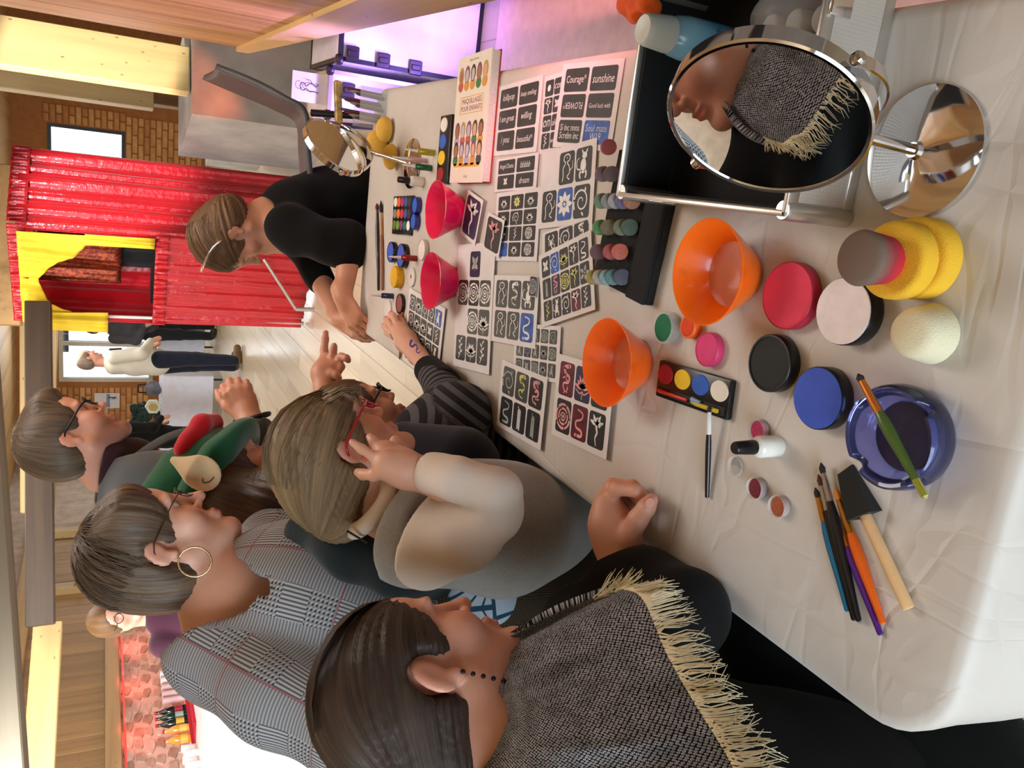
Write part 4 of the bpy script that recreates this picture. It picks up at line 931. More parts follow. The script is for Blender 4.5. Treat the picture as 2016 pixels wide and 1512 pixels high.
o = obj('conical_sponge', tapered(.0225, .026, .040), red_sponge_mat(), None, 60, (p2_.x, p2_.y, TZ + .0504)); tag(o, 'red conical sponge stained brown, on top of the yellow sponges', 'sponge')
p3_ = T(1785, 655, TZ + .042); o = obj('conical_sponge', tapered(.029, .024, .040, .008), foam('sponge_cream', (226, 218, 184), .06), None, 60, (p3_.x, p3_.y, TZ)); tag(o, 'cream white cylindrical sponge between ashtray and yellow pile', 'sponge')
# ---- brushes
GOLD = M('gold_ferrule', (212, 150, 60), .25, .9, var=.05); CHR = M('chrome', (225, 225, 228), .07, 1.0, var=0); SILV = M('silver_ferrule', (205, 205, 208), .2, .95, var=.03)
def brush(tip, f0, f1, end, r, hc, fc, bc, label, z0=None, z1=None, belly=1.25, bw=1.0, tail=None):
    z0 = z0 or TZ + r; z1 = z1 or TZ + r; L0 = T(*tip, z0); Le = T(*end, z1); o_ = thing('paint_brush', label, 'brush', L0, group='artist brushes on the table'); d = Le - L0; n_ = d.length
    def fr(p): q = T(*p, (z0 + z1) / 2) - L0; return max(0, min(1, q.dot(d) / n_ ** 2))
    a, b_ = fr(f0), fr(f1); P = lambda t_: d * t_
    obj('bristles', tube([P(0), P(a * .5), P(a)], [r * .15 * bw, r * .75 * bw, r * .62 * bw], 10), bc, o_); obj('ferrule', tube([P(a), P((a + b_) / 2), P(b_)], [r * .62, r * .8, r * .85], 12), fc, o_)
    te = 1 if not tail else .86
    obj('handle', tube([P(b_), P(b_ + (te - b_) * .12), P(b_ + (te - b_) * .3), P(b_ + (te - b_) * .75), P(te - .01), P(te)], [r * .8, r * belly * .95, r * belly, r * .85, r * .72, r * .4 if not tail else r * .72], 12), hc, o_)
    if tail: obj('handle_tip', tube([P(te), P(.985), P(1)], [r * .72, r * .7, r * .35], 12), tail, o_)
    return o_
DB = M('dark_bristle', (40, 34, 34), .8); BB = M('brown_bristle', (92, 52, 34), .8); OB = M('amber_bristle', (206, 130, 50), .7)
brush((1605, 960), (1609, 980), (1621, 1026), (1669, 1204), .0042, M('teal_lacquer', (18, 104, 140), .25, coat=.4), GOLD, DB, 'teal handled brush, leftmost of the brushes by the ashtray')
brush((1611, 934), (1618, 956), (1630, 1004), (1682, 1222), .0042, M('black_lacquer', (22, 22, 26), .25, coat=.4), SILV, BB, 'black brush with brown bristles next to the teal brush')
brush((1616, 911), (1620, 932), (1636, 986), (1691, 1224), .0046, M('black_lacquer', (22, 22, 26), .25), SILV, DB, 'black brush with long dark bristle tip and silver ferrule', TZ + .010, TZ + .006)
brush((1644, 1010), (1650, 1030), (1667, 1076), (1734, 1251), .0042, M('purple_lacquer', (82, 34, 124), .25, coat=.4), GOLD, DB, 'purple handled brush with the longest reach')
brush((1643, 960), (1648, 985), (1674, 1050), (1739, 1229), .0050, M('orange_lacquer', (228, 100, 28), .25, coat=.4), GOLD, OB, 'orange handled brush beside the foam brush', TZ + .007, TZ + .005)
brush((1397, 797), (1397, 808), (1395, 853), (1392, 980), .0040, M('black_lacquer', (22, 22, 26), .25), M('white_ferrule', (226, 224, 220), .35), DB, 'black brush with white collar leaning on the paint palette', TZ + .017, TZ + .004, 1.0)
brush((1689, 736), (1697, 750), (1731, 812), (1823, 981), .0052, M('green_lacquer', (76, 100, 42), .3, coat=.3), M('copper_ferrule', (214, 130, 60), .3, .7), DB, 'olive green brush lying across the blue glass ashtray', TZ + .046, TZ + .046, 1.15, 1.0, M('yellow_clear', (176, 176, 60), .12, trans=.4))
# foam brush
fb = thing('foam_brush', 'black foam brush with plain wooden handle beside the ashtray', 'brush', T(1685, 970, TZ + .008))
F4 = [T(*q, TZ + .008) - fb.location for q in ((1643, 935), (1671, 915), (1727, 1006), (1681, 1024))]
ax_ = ((F4[2] + F4[3]) / 2); V = []
for q, hh in zip((F4[0], F4[1], F4[2], F4[3]), (.0015, .0015, .0095, .0095)): V += [q + Vector((0, 0, -.0075)), q + Vector((0, 0, -.0075 + 2 * hh if hh > .005 else -.004))]
obj('foam_head', ([V[0], V[2], V[4], V[6], V[1], V[3], V[5], V[7]], [(3, 2, 1, 0), (4, 5, 6, 7), (0, 1, 5, 4), (1, 2, 6, 5), (2, 3, 7, 6), (3, 0, 4, 7)]), foam('foam_black', (38, 40, 40)), fb, False)
he = T(1789, 1198, TZ + .007) - fb.location; obj('handle', tube([ax_ * .9, ax_ + (he - ax_) * .1, ax_ + (he - ax_) * .98, he], [.006, .0062, .0062, .0055], 12), M('raw_wood', (222, 180, 128), .6, var=.08, scale=30), fb)
# ---- ashtray
pa = T(1748, 861, TZ + .037); at_ = thing('glass_ashtray', 'cobalt blue glass ashtray with notched rim', 'ashtray', (pa.x, pa.y, TZ))
def ashtray():
    nA = 96; prof = [(.0, 0), (.040, 0), (.046, .002), (.0505, .010), (.052, .022), (.0505, .036), (.048, .0395), (.0445, .0385), (.041, .030), (.0365, .017), (.034, .0125), (.0, .0115)]
    na = [math.radians(q) for q in (52, 142, 232, 322)]; V, F = [], []
    for j, (r, z) in enumerate(prof):
        for i in range(nA):
            a = 2 * math.pi * i / nA; dz = 0
            if z > .024:
                for q in na:
                    dd = abs((a - q + math.pi) % (2 * math.pi) - math.pi) * .05; dz = max(dz, .012 * max(0, 1 - (dd / .0075) ** 2) ** .5 if dd < .0075 else 0)
            V.append((r * math.cos(a), r * math.sin(a), z - dz * min(1, (z - .024) / .012)))
    for j in range(len(prof) - 1):
        for i in range(nA): a = j * nA + i; b = j * nA + (i + 1) % nA; F.append((a, b, b + nA, a + nA))
    return V, F
def cobalt():
    b = NB('cobalt_glass'); b.b.inputs['Base Color'].default_value = (.36, .41, .95, 1); b.b.inputs['Transmission Weight'].default_value = .93; b.b.inputs['Roughness'].default_value = .02; b.b.inputs['IOR'].default_value = 1.45; return b.m
obj('glass_body', ashtray(), cobalt(), at_, 50)
# ---- nail bottles, glitter jars
def bottle_small(x, y, z, body, cap, label, s=1.0):
    o_ = up_at('nail_polish_bottle', label, 'bottle', x, y, z); obj('bottle_body', lathe([(0, 0), (.0115 * s, 0), (.013 * s, .002 * s), (.013 * s, .030 * s), (.011 * s, .034 * s), (.0075 * s, .036 * s), (.0075 * s, .038 * s)], 28), body, o_, 40)
    obj('cap', lathe([(.0085 * s, .0375 * s), (.0088 * s, .039 * s), (.0075 * s, .065 * s), (.0065 * s, .067 * s), (0, .067 * s)], 28, False), cap, o_, 40); return o_
bottle_small(1447, 882, TZ + .066, M('milk_white_glass', (232, 230, 220), .15, var=.03), BLK, 'white nail polish bottle with black cap near the brushes')
bottle_small(783, 353, TZ + .066, M('milk_white_glass', (232, 230, 220), .15), BLK, 'white nail polish bottle with black cap by the small mirror', .98)
def jar(x, y, fill, label, r=.0135, h=.012, z=None, closed=False):
    o_ = up_at('glitter_jar', label, 'jar', x, y, TZ + h, 'little clear glitter jars'); obj('jar_wall', lathe([(0, 0), (r * .95, 0), (r, .001), (r, h - .001), (r - .0006, h), (r - .0012, h - .001), (r - .0012, .002), (0, .002)], 28), CLR, o_, 40)
    if fill: obj('glitter', lathe([(0, .0022), (r - .0016, .0022), (r - .0016, h - .004), (0, h - .0035)], 28, False), fill, o_, 40)
    return o_
def glit(n, c): return M('glitter_' + n, c, .4, .0, var=.4, scale=900, bump=.6, bscale=1200)
jar(1487, 848, glit('pink', (246, 80, 140)), 'little jar of bright pink glitter behind the nail bottle'); jar(1483, 962, glit('wine', (140, 40, 56)), 'little jar of dark wine red glitter'); jar(1527, 998, glit('copper', (196, 104, 66)), 'little jar of coarse copper glitter nearest the brushes')
o = up_at('jar_lid', 'empty clear jar lid lying near the glitter jars', 'lid', 1448, 918, TZ + .003); obj('lid_wall', lathe([(0, 0), (.012, 0), (.013, .001), (.013, .005), (.012, .005), (.012, .0015), (0, .0015)], 28), CLR, o, 40)
# ---- glitter tray
m_, w_, h_ = qframe((1164, 560), (1268, 592), (1312, 352), (1206, 262), TZ + .022); tr = thing('foam_tray', 'black foam tray holding rows of small glitter jars', 'tray'); tr.matrix_world = Matrix.Translation((0, 0, -.022)) @ m_
FT = M('tray_foam', (24, 24, 25), .9, bump=.3, bscale=200); obj('tray_slab', bbox((-w_ / 2, -h_ / 2, 0), (w_ / 2, h_ / 2, .013), .002, 2), FT, tr, 30); obj('tray_rim', bbox((w_ * .20, -h_ / 2, .013), (w_ / 2, h_ / 2, .021), .002, 2), FT, tr, 30)
jr = 0
for ry_, row in ((290, [(1200, (176, 24, 44))]), (343, [(1189, (120, 70, 80)), (1206, (96, 60, 66))]), (396, [(1187, (110, 140, 100)), (1201, (160, 160, 150)), (1215, (190, 190, 196)), (1229, (100, 90, 150)), (1246, (190, 120, 70))]), (448, [(1184, (60, 150, 60)), (1200, (120, 100, 40)), (1226, (110, 130, 80)), (1241, (30, 80, 50))]), (496, [(1179, (110, 30, 60)), (1205, (200, 50, 46)), (1222, (250, 92, 50))]), (546, [(1171, (196, 180, 60)), (1184, (214, 200, 186)), (1198, (140, 200, 214)), (1210, (70, 150, 150)), (1226, (40, 50, 90))])):
    for k, (jx, c) in enumerate(row):
        p = T(jx, ry_, TZ + .024); jr += 1
        o_ = thing('glitter_jar', None, 'jar', (p.x, p.y, TZ + .0135), group='glitter jars set on edge in the foam tray')
        dy_ = T(jx - 20, ry_, TZ + .024) - T(jx + 20, ry_, TZ + .024); o_.rotation_euler = (0, 0, math.atan2(dy_.y, dy_.x) - math.pi / 2)
        Rj = Matrix.Translation((0, 0, .0125)) @ Matrix.Rotation(math.radians(72), 4, 'X')
        obj('jar_wall', xf(lathe([(0, -.0055), (.0115, -.0055), (.0122, -.004), (.0122, .005), (.0115, .0055), (0, .0055)], 24, False), Rj), M('jar_clear', (235, 235, 232), .1, var=0, alpha=.10), o_, 40)
        obj('glitter', xf(lathe([(0, -.004), (.0117, -.0048), (.0117, .0048), (0, .004)], 20, False), Rj), glit('t%d' % jr, c), o_, 40)
        nm = {290: 'lone red', 343: '', 396: '', 448: '', 496: '', 546: ''}
        cn = ['%s glitter jar in the foam tray, %s' % (a, b) for a, b in (('lone red', 'nearest the case'), ('mauve', 'beside the lone red jar'), ('dark plum', 'beside the lone red jar'), ('sage green', 'in the row of five'), ('pale grey', 'in the row of five'), ('silver', 'in the row of five'), ('violet', 'in the row of five'), ('copper', 'in the row of five'), ('bright green', 'row with a gap'), ('bronze', 'row with a gap'), ('olive', 'row with a gap'), ('dark green', 'row with a gap'), ('deep magenta', 'row of three'), ('red', 'row of three'), ('bright orange', 'row of three'), ('yellow', 'in the row by the orange bowl'), ('cream', 'in the row by the orange bowl'), ('pale blue', 'in the row by the orange bowl'), ('teal', 'in the row by the orange bowl'), ('navy', 'in the row by the orange bowl'))]
        o_['label'] = cn[jr - 1]
# ---------------------------------------------------------------- mirrors
MIR = M('mirror_glass', (235, 238, 238), .005, 1.0, var=0)
def mirror(base_px, ctr, nrm, label, Rm=.089):
    pb = T(base_px[0], base_px[1], TZ + .006); c = Vector(ctr); o_ = thing('table_mirror', label, 'mirror', (pb.x, pb.y, TZ), group='round chrome table mirrors'); L0 = Vector((pb.x, pb.y, TZ))
    obj('base_disc', lathe([(0, 0), (.060, 0), (.063, .002), (.0625, .004), (.050, .0075), (.020, .011), (.009, .013), (.007, .018), (0, .018)], 64, False), CHR, o_, 40)
    n = Vector(nrm).normalized(); up = Vector((0, 0, 1)); hx = up.cross(n).normalized(); vz = n.cross(hx)
    R = frame_from(n, hx).to_4x4(); Mc = Matrix.Translation(c - L0) @ R
    th = .0085
    obj('rim', xf(lathe([(Rm - .004, th), (Rm - .001, th + .0006), (Rm + .001, th - .001), (Rm + .0012, -th + .001), (Rm - .001, -th - .0006), (Rm - .004, -th), (Rm - .004, th)], 80, False), Mc), CHR, o_, 40)
    obj('mirror_plate', xf(lathe([(0, th - .0012), (Rm - .004, th - .0012)], 80, False), Mc), MIR, o_); obj('back_plate', xf(lathe([(Rm - .004, -th + .001), (0, -th + .001)], 64, False), Mc), CHR, o_)
    pts = []; rr_ = Rm + .0065
    for i in range(33):
        a = math.pi + math.pi * i / 32; pts.append(c - L0 + hx * rr_ * math.cos(a) + up * rr_ * math.sin(a))
    V, F = [], []
    for p in pts:
        rad = (p - (c - L0)).normalized()
        for s in (-1, 1):
            for q in (0, .0022): V.append(p + n.cross(up).cross(up).normalized() * .006 * s + rad * q)
    for i in range(32):
        a = i * 4; b = a + 4
        F += [(a, b, b + 1, a + 1), (a + 2, a + 3, b + 3, b + 2), (a, a + 2, b + 2, b), (a + 1, b + 1, b + 3, a + 3)]
    obj('fork', (V, F), CHR, o_, 40)
    low = c - L0 - up * rr_; obj('stem', tube([(0, 0, .012), low * .5 + Vector((0, 0, .006)), low], [.0055, .0055, .0055], 20), CHR, o_)
    for s in (-1, 1): obj('pivot_knob', xf(lathe([(0, 0), (.005, 0), (.006, .002), (.006, .007), (.004, .009), (0, .009)], 18, False), Matrix.Translation(c - L0 + hx * s * (rr_ - .002)) @ frame_from(hx * s, up).to_4x4()), CHR, o_, 40)
    return o_
mirror((1812, 298), D(1512, 230, .722), (-.78, -.369, .505), 'large round chrome mirror standing in front of the open case')
c2 = T(660, 290, .918); tow = (Vector((0, 0, CAMH)) - c2).normalized()
mirror((808, 322), c2, tow * .52 + (HR * .78 - UPV * .62) * .85, 'round chrome mirror at the far end beside yellow sponges')
# ---------------------------------------------------------------- aluminium case
ALU = M('brushed_aluminium', (200, 196, 188), .32, .85, var=.05)
def alu_panel():
    b = NB('diamond_aluminium'); co = b.coord(); v = b.n('ShaderNodeTexVoronoi'); b.l(b.mapping(co, (1, 1, 1)), v.inputs['Vector']); v.inputs['Scale'].default_value = 260; v.inputs['Randomness'].default_value = .0
    b.base(b.ramp(v.outputs['Distance'], [(.1, (226, 216, 204)), (.5, (190, 180, 168))])); b.b.inputs['Metallic'].default_value = .45; b.b.inputs['Roughness'].default_value = .45; b.bump(v.outputs['Distance'], .4, .001); return b.m
APN = alu_panel(); LIN = M('black_lining', (14, 14, 15), .85, var=.1)
X0, X1, Y0, Y1, HC = .002, .262, .640, .950, .092
ac = thing('makeup_case', 'open aluminium makeup case with black lining behind the mirror', 'case', (0, 0, TZ))
wl_ = .006
for nm_, lo, hi in (('near_panel', (X0 + .012, Y0, .012), (X1 - .012, Y0 + wl_, HC - .014)), ('far_panel', (X0 + .012, Y1 - wl_, .012), (X1 - .012, Y1, HC - .014)), ('side_panel', (X0, Y0 + .012, .012), (X0 + wl_, Y1 - .012, HC - .014)), ('side_panel', (X1 - wl_, Y0 + .012, .012), (X1, Y1 - .012, HC - .014))):
    obj(nm_, box(lo, hi), APN, ac, False)
obj('bottom', box((X0 + .004, Y0 + .004, .001), (X1 - .004, Y1 - .004, .006)), LIN, ac, False)
for a, b in (((X0, Y0), (X1, Y0)), ((X1, Y0), (X1, Y1)), ((X1, Y1), (X0, Y1)), ((X0, Y1), (X0, Y0))):
    for z_, hh in ((.008, .014), (HC - .006, .016)):
        dx, dy = (.0035 if a[1] != b[1] else 0), (.0035 if a[0] != b[0] else 0)
        obj('edge_rail', bbox((min(a[0], b[0]) - .0015, min(a[1], b[1]) - .0015, z_ - hh / 2), (max(a[0], b[0]) + .0015 + dx, max(a[1], b[1]) + .0015 + dy, z_ + hh / 2), .002, 2), ALU, ac, 30)
for x_, y_ in ((X0, Y0), (X1, Y0), (X0, Y1), (X1, Y1)): obj('corner_post', lathe([(.0095, .001), (.0105, .004), (.0105, HC - .003), (.0095, HC)], 18), ALU, ac, 40, (x_ + (.005 if x_ == X0 else -.005), y_ + (.005 if y_ == Y0 else -.005), 0))
for lo, hi in (((X0 + wl_, Y0 + wl_, .006), (X1 - wl_, Y0 + wl_ + .003, HC - .004)), ((X0 + wl_, Y1 - wl_ - .003, .006), (X1 - wl_, Y1 - wl_, HC - .004)), ((X0 + wl_, Y0 + wl_, .006), (X0 + wl_ + .003, Y1 - wl_, HC - .004)), ((X1 - wl_ - .003, Y0 + wl_, .006), (X1 - wl_, Y1 - wl_, HC - .004))): obj('lining', box(lo, hi), LIN, ac, False)
for xx in (X0 + .03, X1 - .07): obj('latch', bbox((xx, Y0 - .006, HC - .030), (xx + .026, Y0, HC - .002), .002, 2), CHR, ac, 30)
obj('hinge', bbox((X0 - .003, Y1 - .10, HC - .02), (X0, Y1 - .07, HC), .001, 1), ALU, ac, 30)
# its lid, folded open to the right
ld = obj('lid', box((X1 + .004, Y0, HC - .004), (X1 + .010, Y1, HC + .20)), APN, ac, False); obj('lid_lining', box((X1 + .001, Y0 + .008, HC + .002), (X1 + .004, Y1 - .008, HC + .192)), LIN, ld, False); obj('lid_frame', join(box((X1 - .002, Y1 - .008, HC), (X1 + .012, Y1 + .002, HC + .204)), box((X1 - .002, Y0 - .002, HC), (X1 + .012, Y0 + .008, HC + .204)), box((X1 - .002, Y0, HC + .194), (X1 + .012, Y1, HC + .204))), ALU, ld, False)
# bottle of blue lotion and sponge packet inside the case
pb = T(1264, 56, .905); lb = thing('lotion_bottle', 'bottle of blue lotion with a milky cap standing in the case', 'bottle', (pb.x, pb.y, TZ + .0065))
def lotion():
    b = NB('blue_lotion'); s = b.sep(b.coord()); b.base(b.ramp(b.math('MULTIPLY', s[2], 8), [(.15, (60, 132, 176)), (.55, (92, 160, 196)), (.80, (128, 176, 196))])); b.b.inputs['Roughness'].default_value = .25; b.b.inputs['Subsurface Weight'].default_value = .3; b.b.inputs['Coat Weight'].default_value = .3; return b.m
obj('bottle_body', lathe([(0, 0), (.021, 0), (.024, .003), (.0245, .10), (.022, .115), (.0195, .121), (0, .121)], 36, False), lotion(), lb, 40); obj('cap', lathe([(.020, .121), (.0205, .124), (.018, .150), (.0168, .156), (.015, .158), (.0, .157)], 36, False), M('milky_cap', (206, 212, 204), .3, var=.02, sss=.3), lb, 40)
obj('lettering', mv(xf(tw('LOTION', .03, .006), Matrix.Rotation(math.pi / 2, 4, 'X') ), (0, -.0249, .07)), M('print_navy', (20, 50, 120), .5, var=0), lb, False)
pk = T(1530, 58, .80); sp = thing('sponge_packet', 'clear packet of white sponges with pink label inside the case', 'packet', (.212, .735, TZ + .0065))
v_ = Vol(.003); v_.ell((0, 0, .035), (.032, .060, .034), None, .01); v_.fn(fold(.002, 110)); Vp, Fp = v_.build(); obj('bag', np_mesh('bag', Vp, Fp, M('bag_film', (226, 228, 230), .12, var=0, trans=.75, ior=1.1)), parent=sp)
for k in range(3): obj('sponge', mv(tapered(.014, .013, .022, .004), (-.006, -.036 + k * .035, .012)), foam('sponge_white', (236, 236, 232), .03), sp, 60)
lbx = obj('label_card', box((-.039, -.055, .018), (-.0375, .055, .052)), M('label_pink_white', (236, 214, 224), .5, var=.05), sp, False)
obj('lettering', xf(tw('Cosmetic', .05, .018), Matrix.Translation((-.0396, 0, .035)) @ Matrix.Rotation(-math.pi / 2, 4, 'Z') @ Matrix.Rotation(math.pi / 2, 4, 'X')), M('print_magenta', (190, 60, 130), .5, var=0), lbx, False)
v_ = Vol(.004); po = T(1262, 8, .85)
for k in range(9): v_.ell(po + Vector((-.008 + .012 * (k % 3), -.02 + .02 * (k // 3), -.004 + .012 * (k % 2))), (.014, .013, .011), None, .008)
v_.fn(fold(.004, 150)); Vp, Fp = v_.build(); o = obj('crumpled_scarf', np_mesh('crumpled_scarf', Vp, Fp, cloth_mat('orange_gauze', (250, 92, 20), .2, .7))); tag(o, 'crumpled bright orange gauze beside the case lid', 'scarf')
# ---------------------------------------------------------------- far end of the table
def tube_pen(x, y, body, label, h=.075, r=.0075, z=None):
    o_ = up_at('glitter_tube', label, 'tube', x, y, TZ + .003, 'glitter glue tubes'); obj('tube_body', lathe([(0, 0), (r, 0), (r * 1.04, .002), (r, h * .5), (r * .62, h * .56)], 20), body, o_, 40); obj('nozzle', lathe([(r * .62, h * .56), (r * .5, h * .62), (r * .25, h * .95), (.0, h)], 16, False), M('nozzle_' + body.name, (222, 220, 214), .35), o_, 40); return o_
GLT = lambda n, c: M('tube_' + n, c, .25, .1, var=.3, scale=500, coat=.4)
tube_pen(852, 301, GLT('yellow', (176, 158, 30)), 'yellow glitter glue tube standing by the small palette'); tube_pen(847, 331, GLT('green', (18, 96, 50)), 'green glitter glue tube between yellow tube and nail bottle'); tube_pen(838, 317, GLT('pink', (220, 170, 176)), 'pale pink glitter glue tube behind the green one', .09, .006)
tube_pen(818, 509, GLT('red', (150, 24, 34)), 'red glitter glue tube standing by the blue pots'); tube_pen(772, 583, GLT('blue', (24, 50, 100)), 'dark blue glitter glue tube near the far table edge', .062, .0075)
def dome(x, y, r, label, flat=.75, z=0):
    p = T(x, y, TZ + r * .6); v_ = Vol(.0035); v_.ell((0, 0, r * .55), (r, r * .82, r * flat), None, .01); v_.plane((0, 0, .001), (0, 0, -1), .012); v_.fn(fold(.0012, 60)); V, F = v_.build(); o_ = obj('makeup_sponge', np_mesh('makeup_sponge', V, F, foam('sponge_peach_yellow', (232, 182, 74))), loc=(p.x, p.y, TZ + z)); tag(o_, label, 'sponge', 'yellow makeup sponges by the small mirror'); return o_
dome(745, 281, .037, 'yellow makeup sponge, nearest the small mirror', .95); dome(757, 254, .034, 'yellow makeup sponge beside the crayon tub'); dome(768, 308, .034, 'yellow makeup sponge next to the glitter tubes', .6)
tb = up_at('crayon_tub', 'clear plastic tub packed with face crayons at the far corner', 'tub', 752, 216, TZ + .002); tb.rotation_euler = (0, 0, .1)
obj('tub_wall', join(box((-.05, -.035, 0), (.05, .035, .002)), box((-.05, -.035, .002), (.05, -.033, .075)), box((-.05, .033, .002), (.05, .035, .075)), box((-.05, -.033, .002), (-.048, .033, .075)), box((.048, -.033, .002), (.05, .033, .075))), CLR, tb, False)
for k in range(11):
    x_ = -.040 + k * .008; h_ = .085 + .012 * ((k * 5) % 4); obj('crayon', tube([(x_, -.02 + .013 * (k % 4), .003), (x_ + .004, -.02 + .013 * (k % 4), h_ * .9), (x_ + .0045, -.02 + .013 * (k % 4), h_)], [.0042, .0042, .0015], 8), M('crayon_%d' % (k % 4), ((70, 62, 60), (150, 140, 130), (110, 40, 44), (96, 90, 110))[k % 4], .5), tb)
a_, b_ = T(664, 158, .86), T(667, 242, .86); o = thing('wrapped_stick', 'flat mottled yellow stick laid across the crayon tub', 'stick', a_); vf, mt = beam(a_, b_, .010, .022); obj('stick_body', xf(vf, Matrix.Translation(-a_) @ mt), M('stick_mottled', (206, 176, 110), .5, var=.35, scale=40), o, 30)
# eye shadow palette
m_, w_, h_ = qframe((770, 460), (808, 464), (811, 387), (775, 384), TZ + .008); ep = thing('eyeshadow_palette', 'open black eyeshadow palette with fifteen small colours', 'palette'); ep.matrix_world = Matrix.Translation((0, 0, -.008)) @ m_
obj('case', bbox((-w_ / 2, -h_ / 2, 0), (w_ / 2, h_ / 2, .007), .002, 2), BLK, ep, 30)
for i, c in enumerate(((232, 226, 216), (232, 98, 40), (176, 40, 110), (50, 90, 160), (60, 56, 60), (130, 128, 124), (232, 120, 40), (206, 50, 50), (70, 80, 160), (70, 52, 44), (96, 120, 40), (120, 150, 60), (130, 60, 110), (20, 110, 96), (236, 236, 228))):
    r_, q = divmod(i, 5); obj('eyeshadow_pan', mv(xf(lathe([(1, 0), (.9, .0012), (0, .0015)], 18, False), Matrix.Diagonal((w_ * .085, h_ * .13, 1, 1))), ((-.38 + .185 * q) * w_, (.34 - .30 * r_) * h_, .0068)), paint('eye%d' % i, c), ep, 40)
# double blue compact
dc = up_at('paint_compact', 'open clamshell compact of blue paint behind the pink bowl', 'paint compact', 815, 420, TZ + .012)
for k, yy in enumerate((.018, -.018)):
    obj('pan', mv(lathe([(0, 0), (.020, 0), (.022, .002), (.022, .014), (.020, .014), (.020, .011), (0, .011)], 28), (.0, yy, 0) if 0 else (yy * 1.1, 0, 0)), M('compact_blue', (24, 36, 120), .25, coat=.4), dc, 40); obj('paint', mv(lathe([(0, .0125), (.0195, .0118)], 24, False), (yy * 1.1, 0, 0)), paint('mid_blue', (50, 100, 196)), dc)
pot('paint_pot', 768, 496, .028, .014, BLK, paint('blue', (62, 92, 200)), 'blue paint pot in a black tub at the far table edge', rim=.002); pot('paint_pot', 788, 503, .031, .016, BLK, paint('blue', (62, 92, 200)), 'blue paint pot in front of the other far blue pot', rim=.002)
pot('paint_pot', 775, 545, .029, .020, M('yellow_pot', (222, 170, 20), .4), paint('gold', (226, 172, 30)), 'yellow paint pot beside the red glitter tube', rim=.001, fz=.0005)
pot('paint_pot', 829, 492, .026, .012, M('white_tub', (220, 214, 210), .4), paint('white', (240, 226, 224)), 'white paint pot half hidden behind the pink bowl', rim=.002)
o = up_at('pot_lid', 'white round lid with a brown smear beside the pink bowl', 'lid', 810, 546, TZ + .004); obj('lid_disc', lathe([(0, 0), (.023, 0), (.0245, .002), (.0235, .005), (0, .0055)], 30, False), M('white_tub', (220, 214, 210), .4), o, 40); obj('smear', mv(disc(0, 0, .005, .004), (.002, 0, .0058)), M('smear_brown', (120, 60, 44), .7), o, False)
o = up_at('pot_lid', "white round lid lying beyond the child's hand", 'lid', 763, 609, TZ + .004); obj('lid_disc', lathe([(0, 0), (.026, 0), (.0275, .002), (.0265, .005), (0, .0055)], 30, False), M('white_tub', (220, 214, 210), .4), o, 40)
pot('paint_pot', 785, 598, .027, .010, BLK, paint('brick_red', (150, 74, 66)), "black compact of brick red powder under the child's hand", 'powder compact', rim=.004)
brush((742, 400), (743, 412), (744, 428), (745, 572), .0048, M('black_lacquer', (22, 22, 26), .25), M('black_lacquer', (22, 22, 26), .25), M('wine_bristle', (120, 20, 36), .8), 'long black brush with a wine red tip at the far edge', belly=1.3, bw=1.4)
brush((750, 395), (751, 418), (752, 462), (753, 572), .0055, M('tan_lacquer', (150, 104, 76), .4), M('tan_ferrule', (190, 140, 90), .4), DB, 'thick makeup brush with a tan handle at the far edge', belly=1.2, bw=1.3)
o = thing('wood_pencil', "thin natural wood pencil under the child's wrist", 'pencil', T(793, 590, TZ + .0045)); e_ = T(787, 708, TZ + .0045) - o.location; obj('shaft', tube([(0, 0, 0), e_ * .95], .0036, 6), M('pencil_wood', (170, 120, 70), .5), o); obj('lead_tip', tube([e_ * .95, e_], [.0036, .0008], 6), M('pencil_tip', (130, 80, 50), .6), o)
# ================================================================ beyond the table
# ---- puppet theatre
SAT = None
def satin(name, c, rough=.32, sheen=.3):
    if name in MATS: return MATS[name]
    b = NB(name); n_ = b.noise(b.coord(), 5, 3); C = lin(c); b.base(b.ramp(n_, [(.3, tuple(v * .8 for v in C[:3]) + (1,)), (.7, C)])); b.b.inputs['Roughness'].default_value = rough; b.b.inputs['Sheen Weight'].default_value = sheen; b.b.inputs['Specular IOR Level'].default_value = .6
    b.bump(b.noise(b.coord(), 16, 3), .25, .03); MATS[name] = b.m; return b.m
RS = satin('red_satin', (190, 8, 26), .27, .2); YS = satin('yellow_cotton', (240, 206, 32), .7, .1)
def sq():
    b = NB('brown_sequins'); co = b.coord(); v = b.n('ShaderNodeTexVoronoi'); b.l(co, v.inputs['Vector']); v.inputs['Scale'].default_value = 130; v2 = b.n('ShaderNodeTexVoronoi'); b.l(co, v2.inputs['Vector']); v2.inputs['Scale'].default_value = 70
    b.base(b.ramp(v2.outputs['Color'], [(.2, (96, 30, 22)), (.8, (150, 66, 36))])); b.b.inputs['Metallic'].default_value = .7; b.b.inputs['Roughness'].default_value = .35; nm_ = b.n('ShaderNodeBump'); nm_.inputs['Strength'].default_value = 1; nm_.inputs['Distance'].default_value = .02; b.l(v.outputs['Color'], nm_.inputs['Height']); b.l(nm_.outputs[0], b.b.inputs['Normal']); return b.m
tA = T(603, 640, 0); tB = D(10, 440, 5.2); tC = D(30, 287, 5.57); tA = D(28, 628, 5.67)
ZT = 2.0
A2, B2, C2 = Vector((tA.x, tA.y, 0)), Vector((tB.x, tB.y, 0)), Vector((tC.x, tC.y, 0)); D2 = A2 + (C2 - B2)
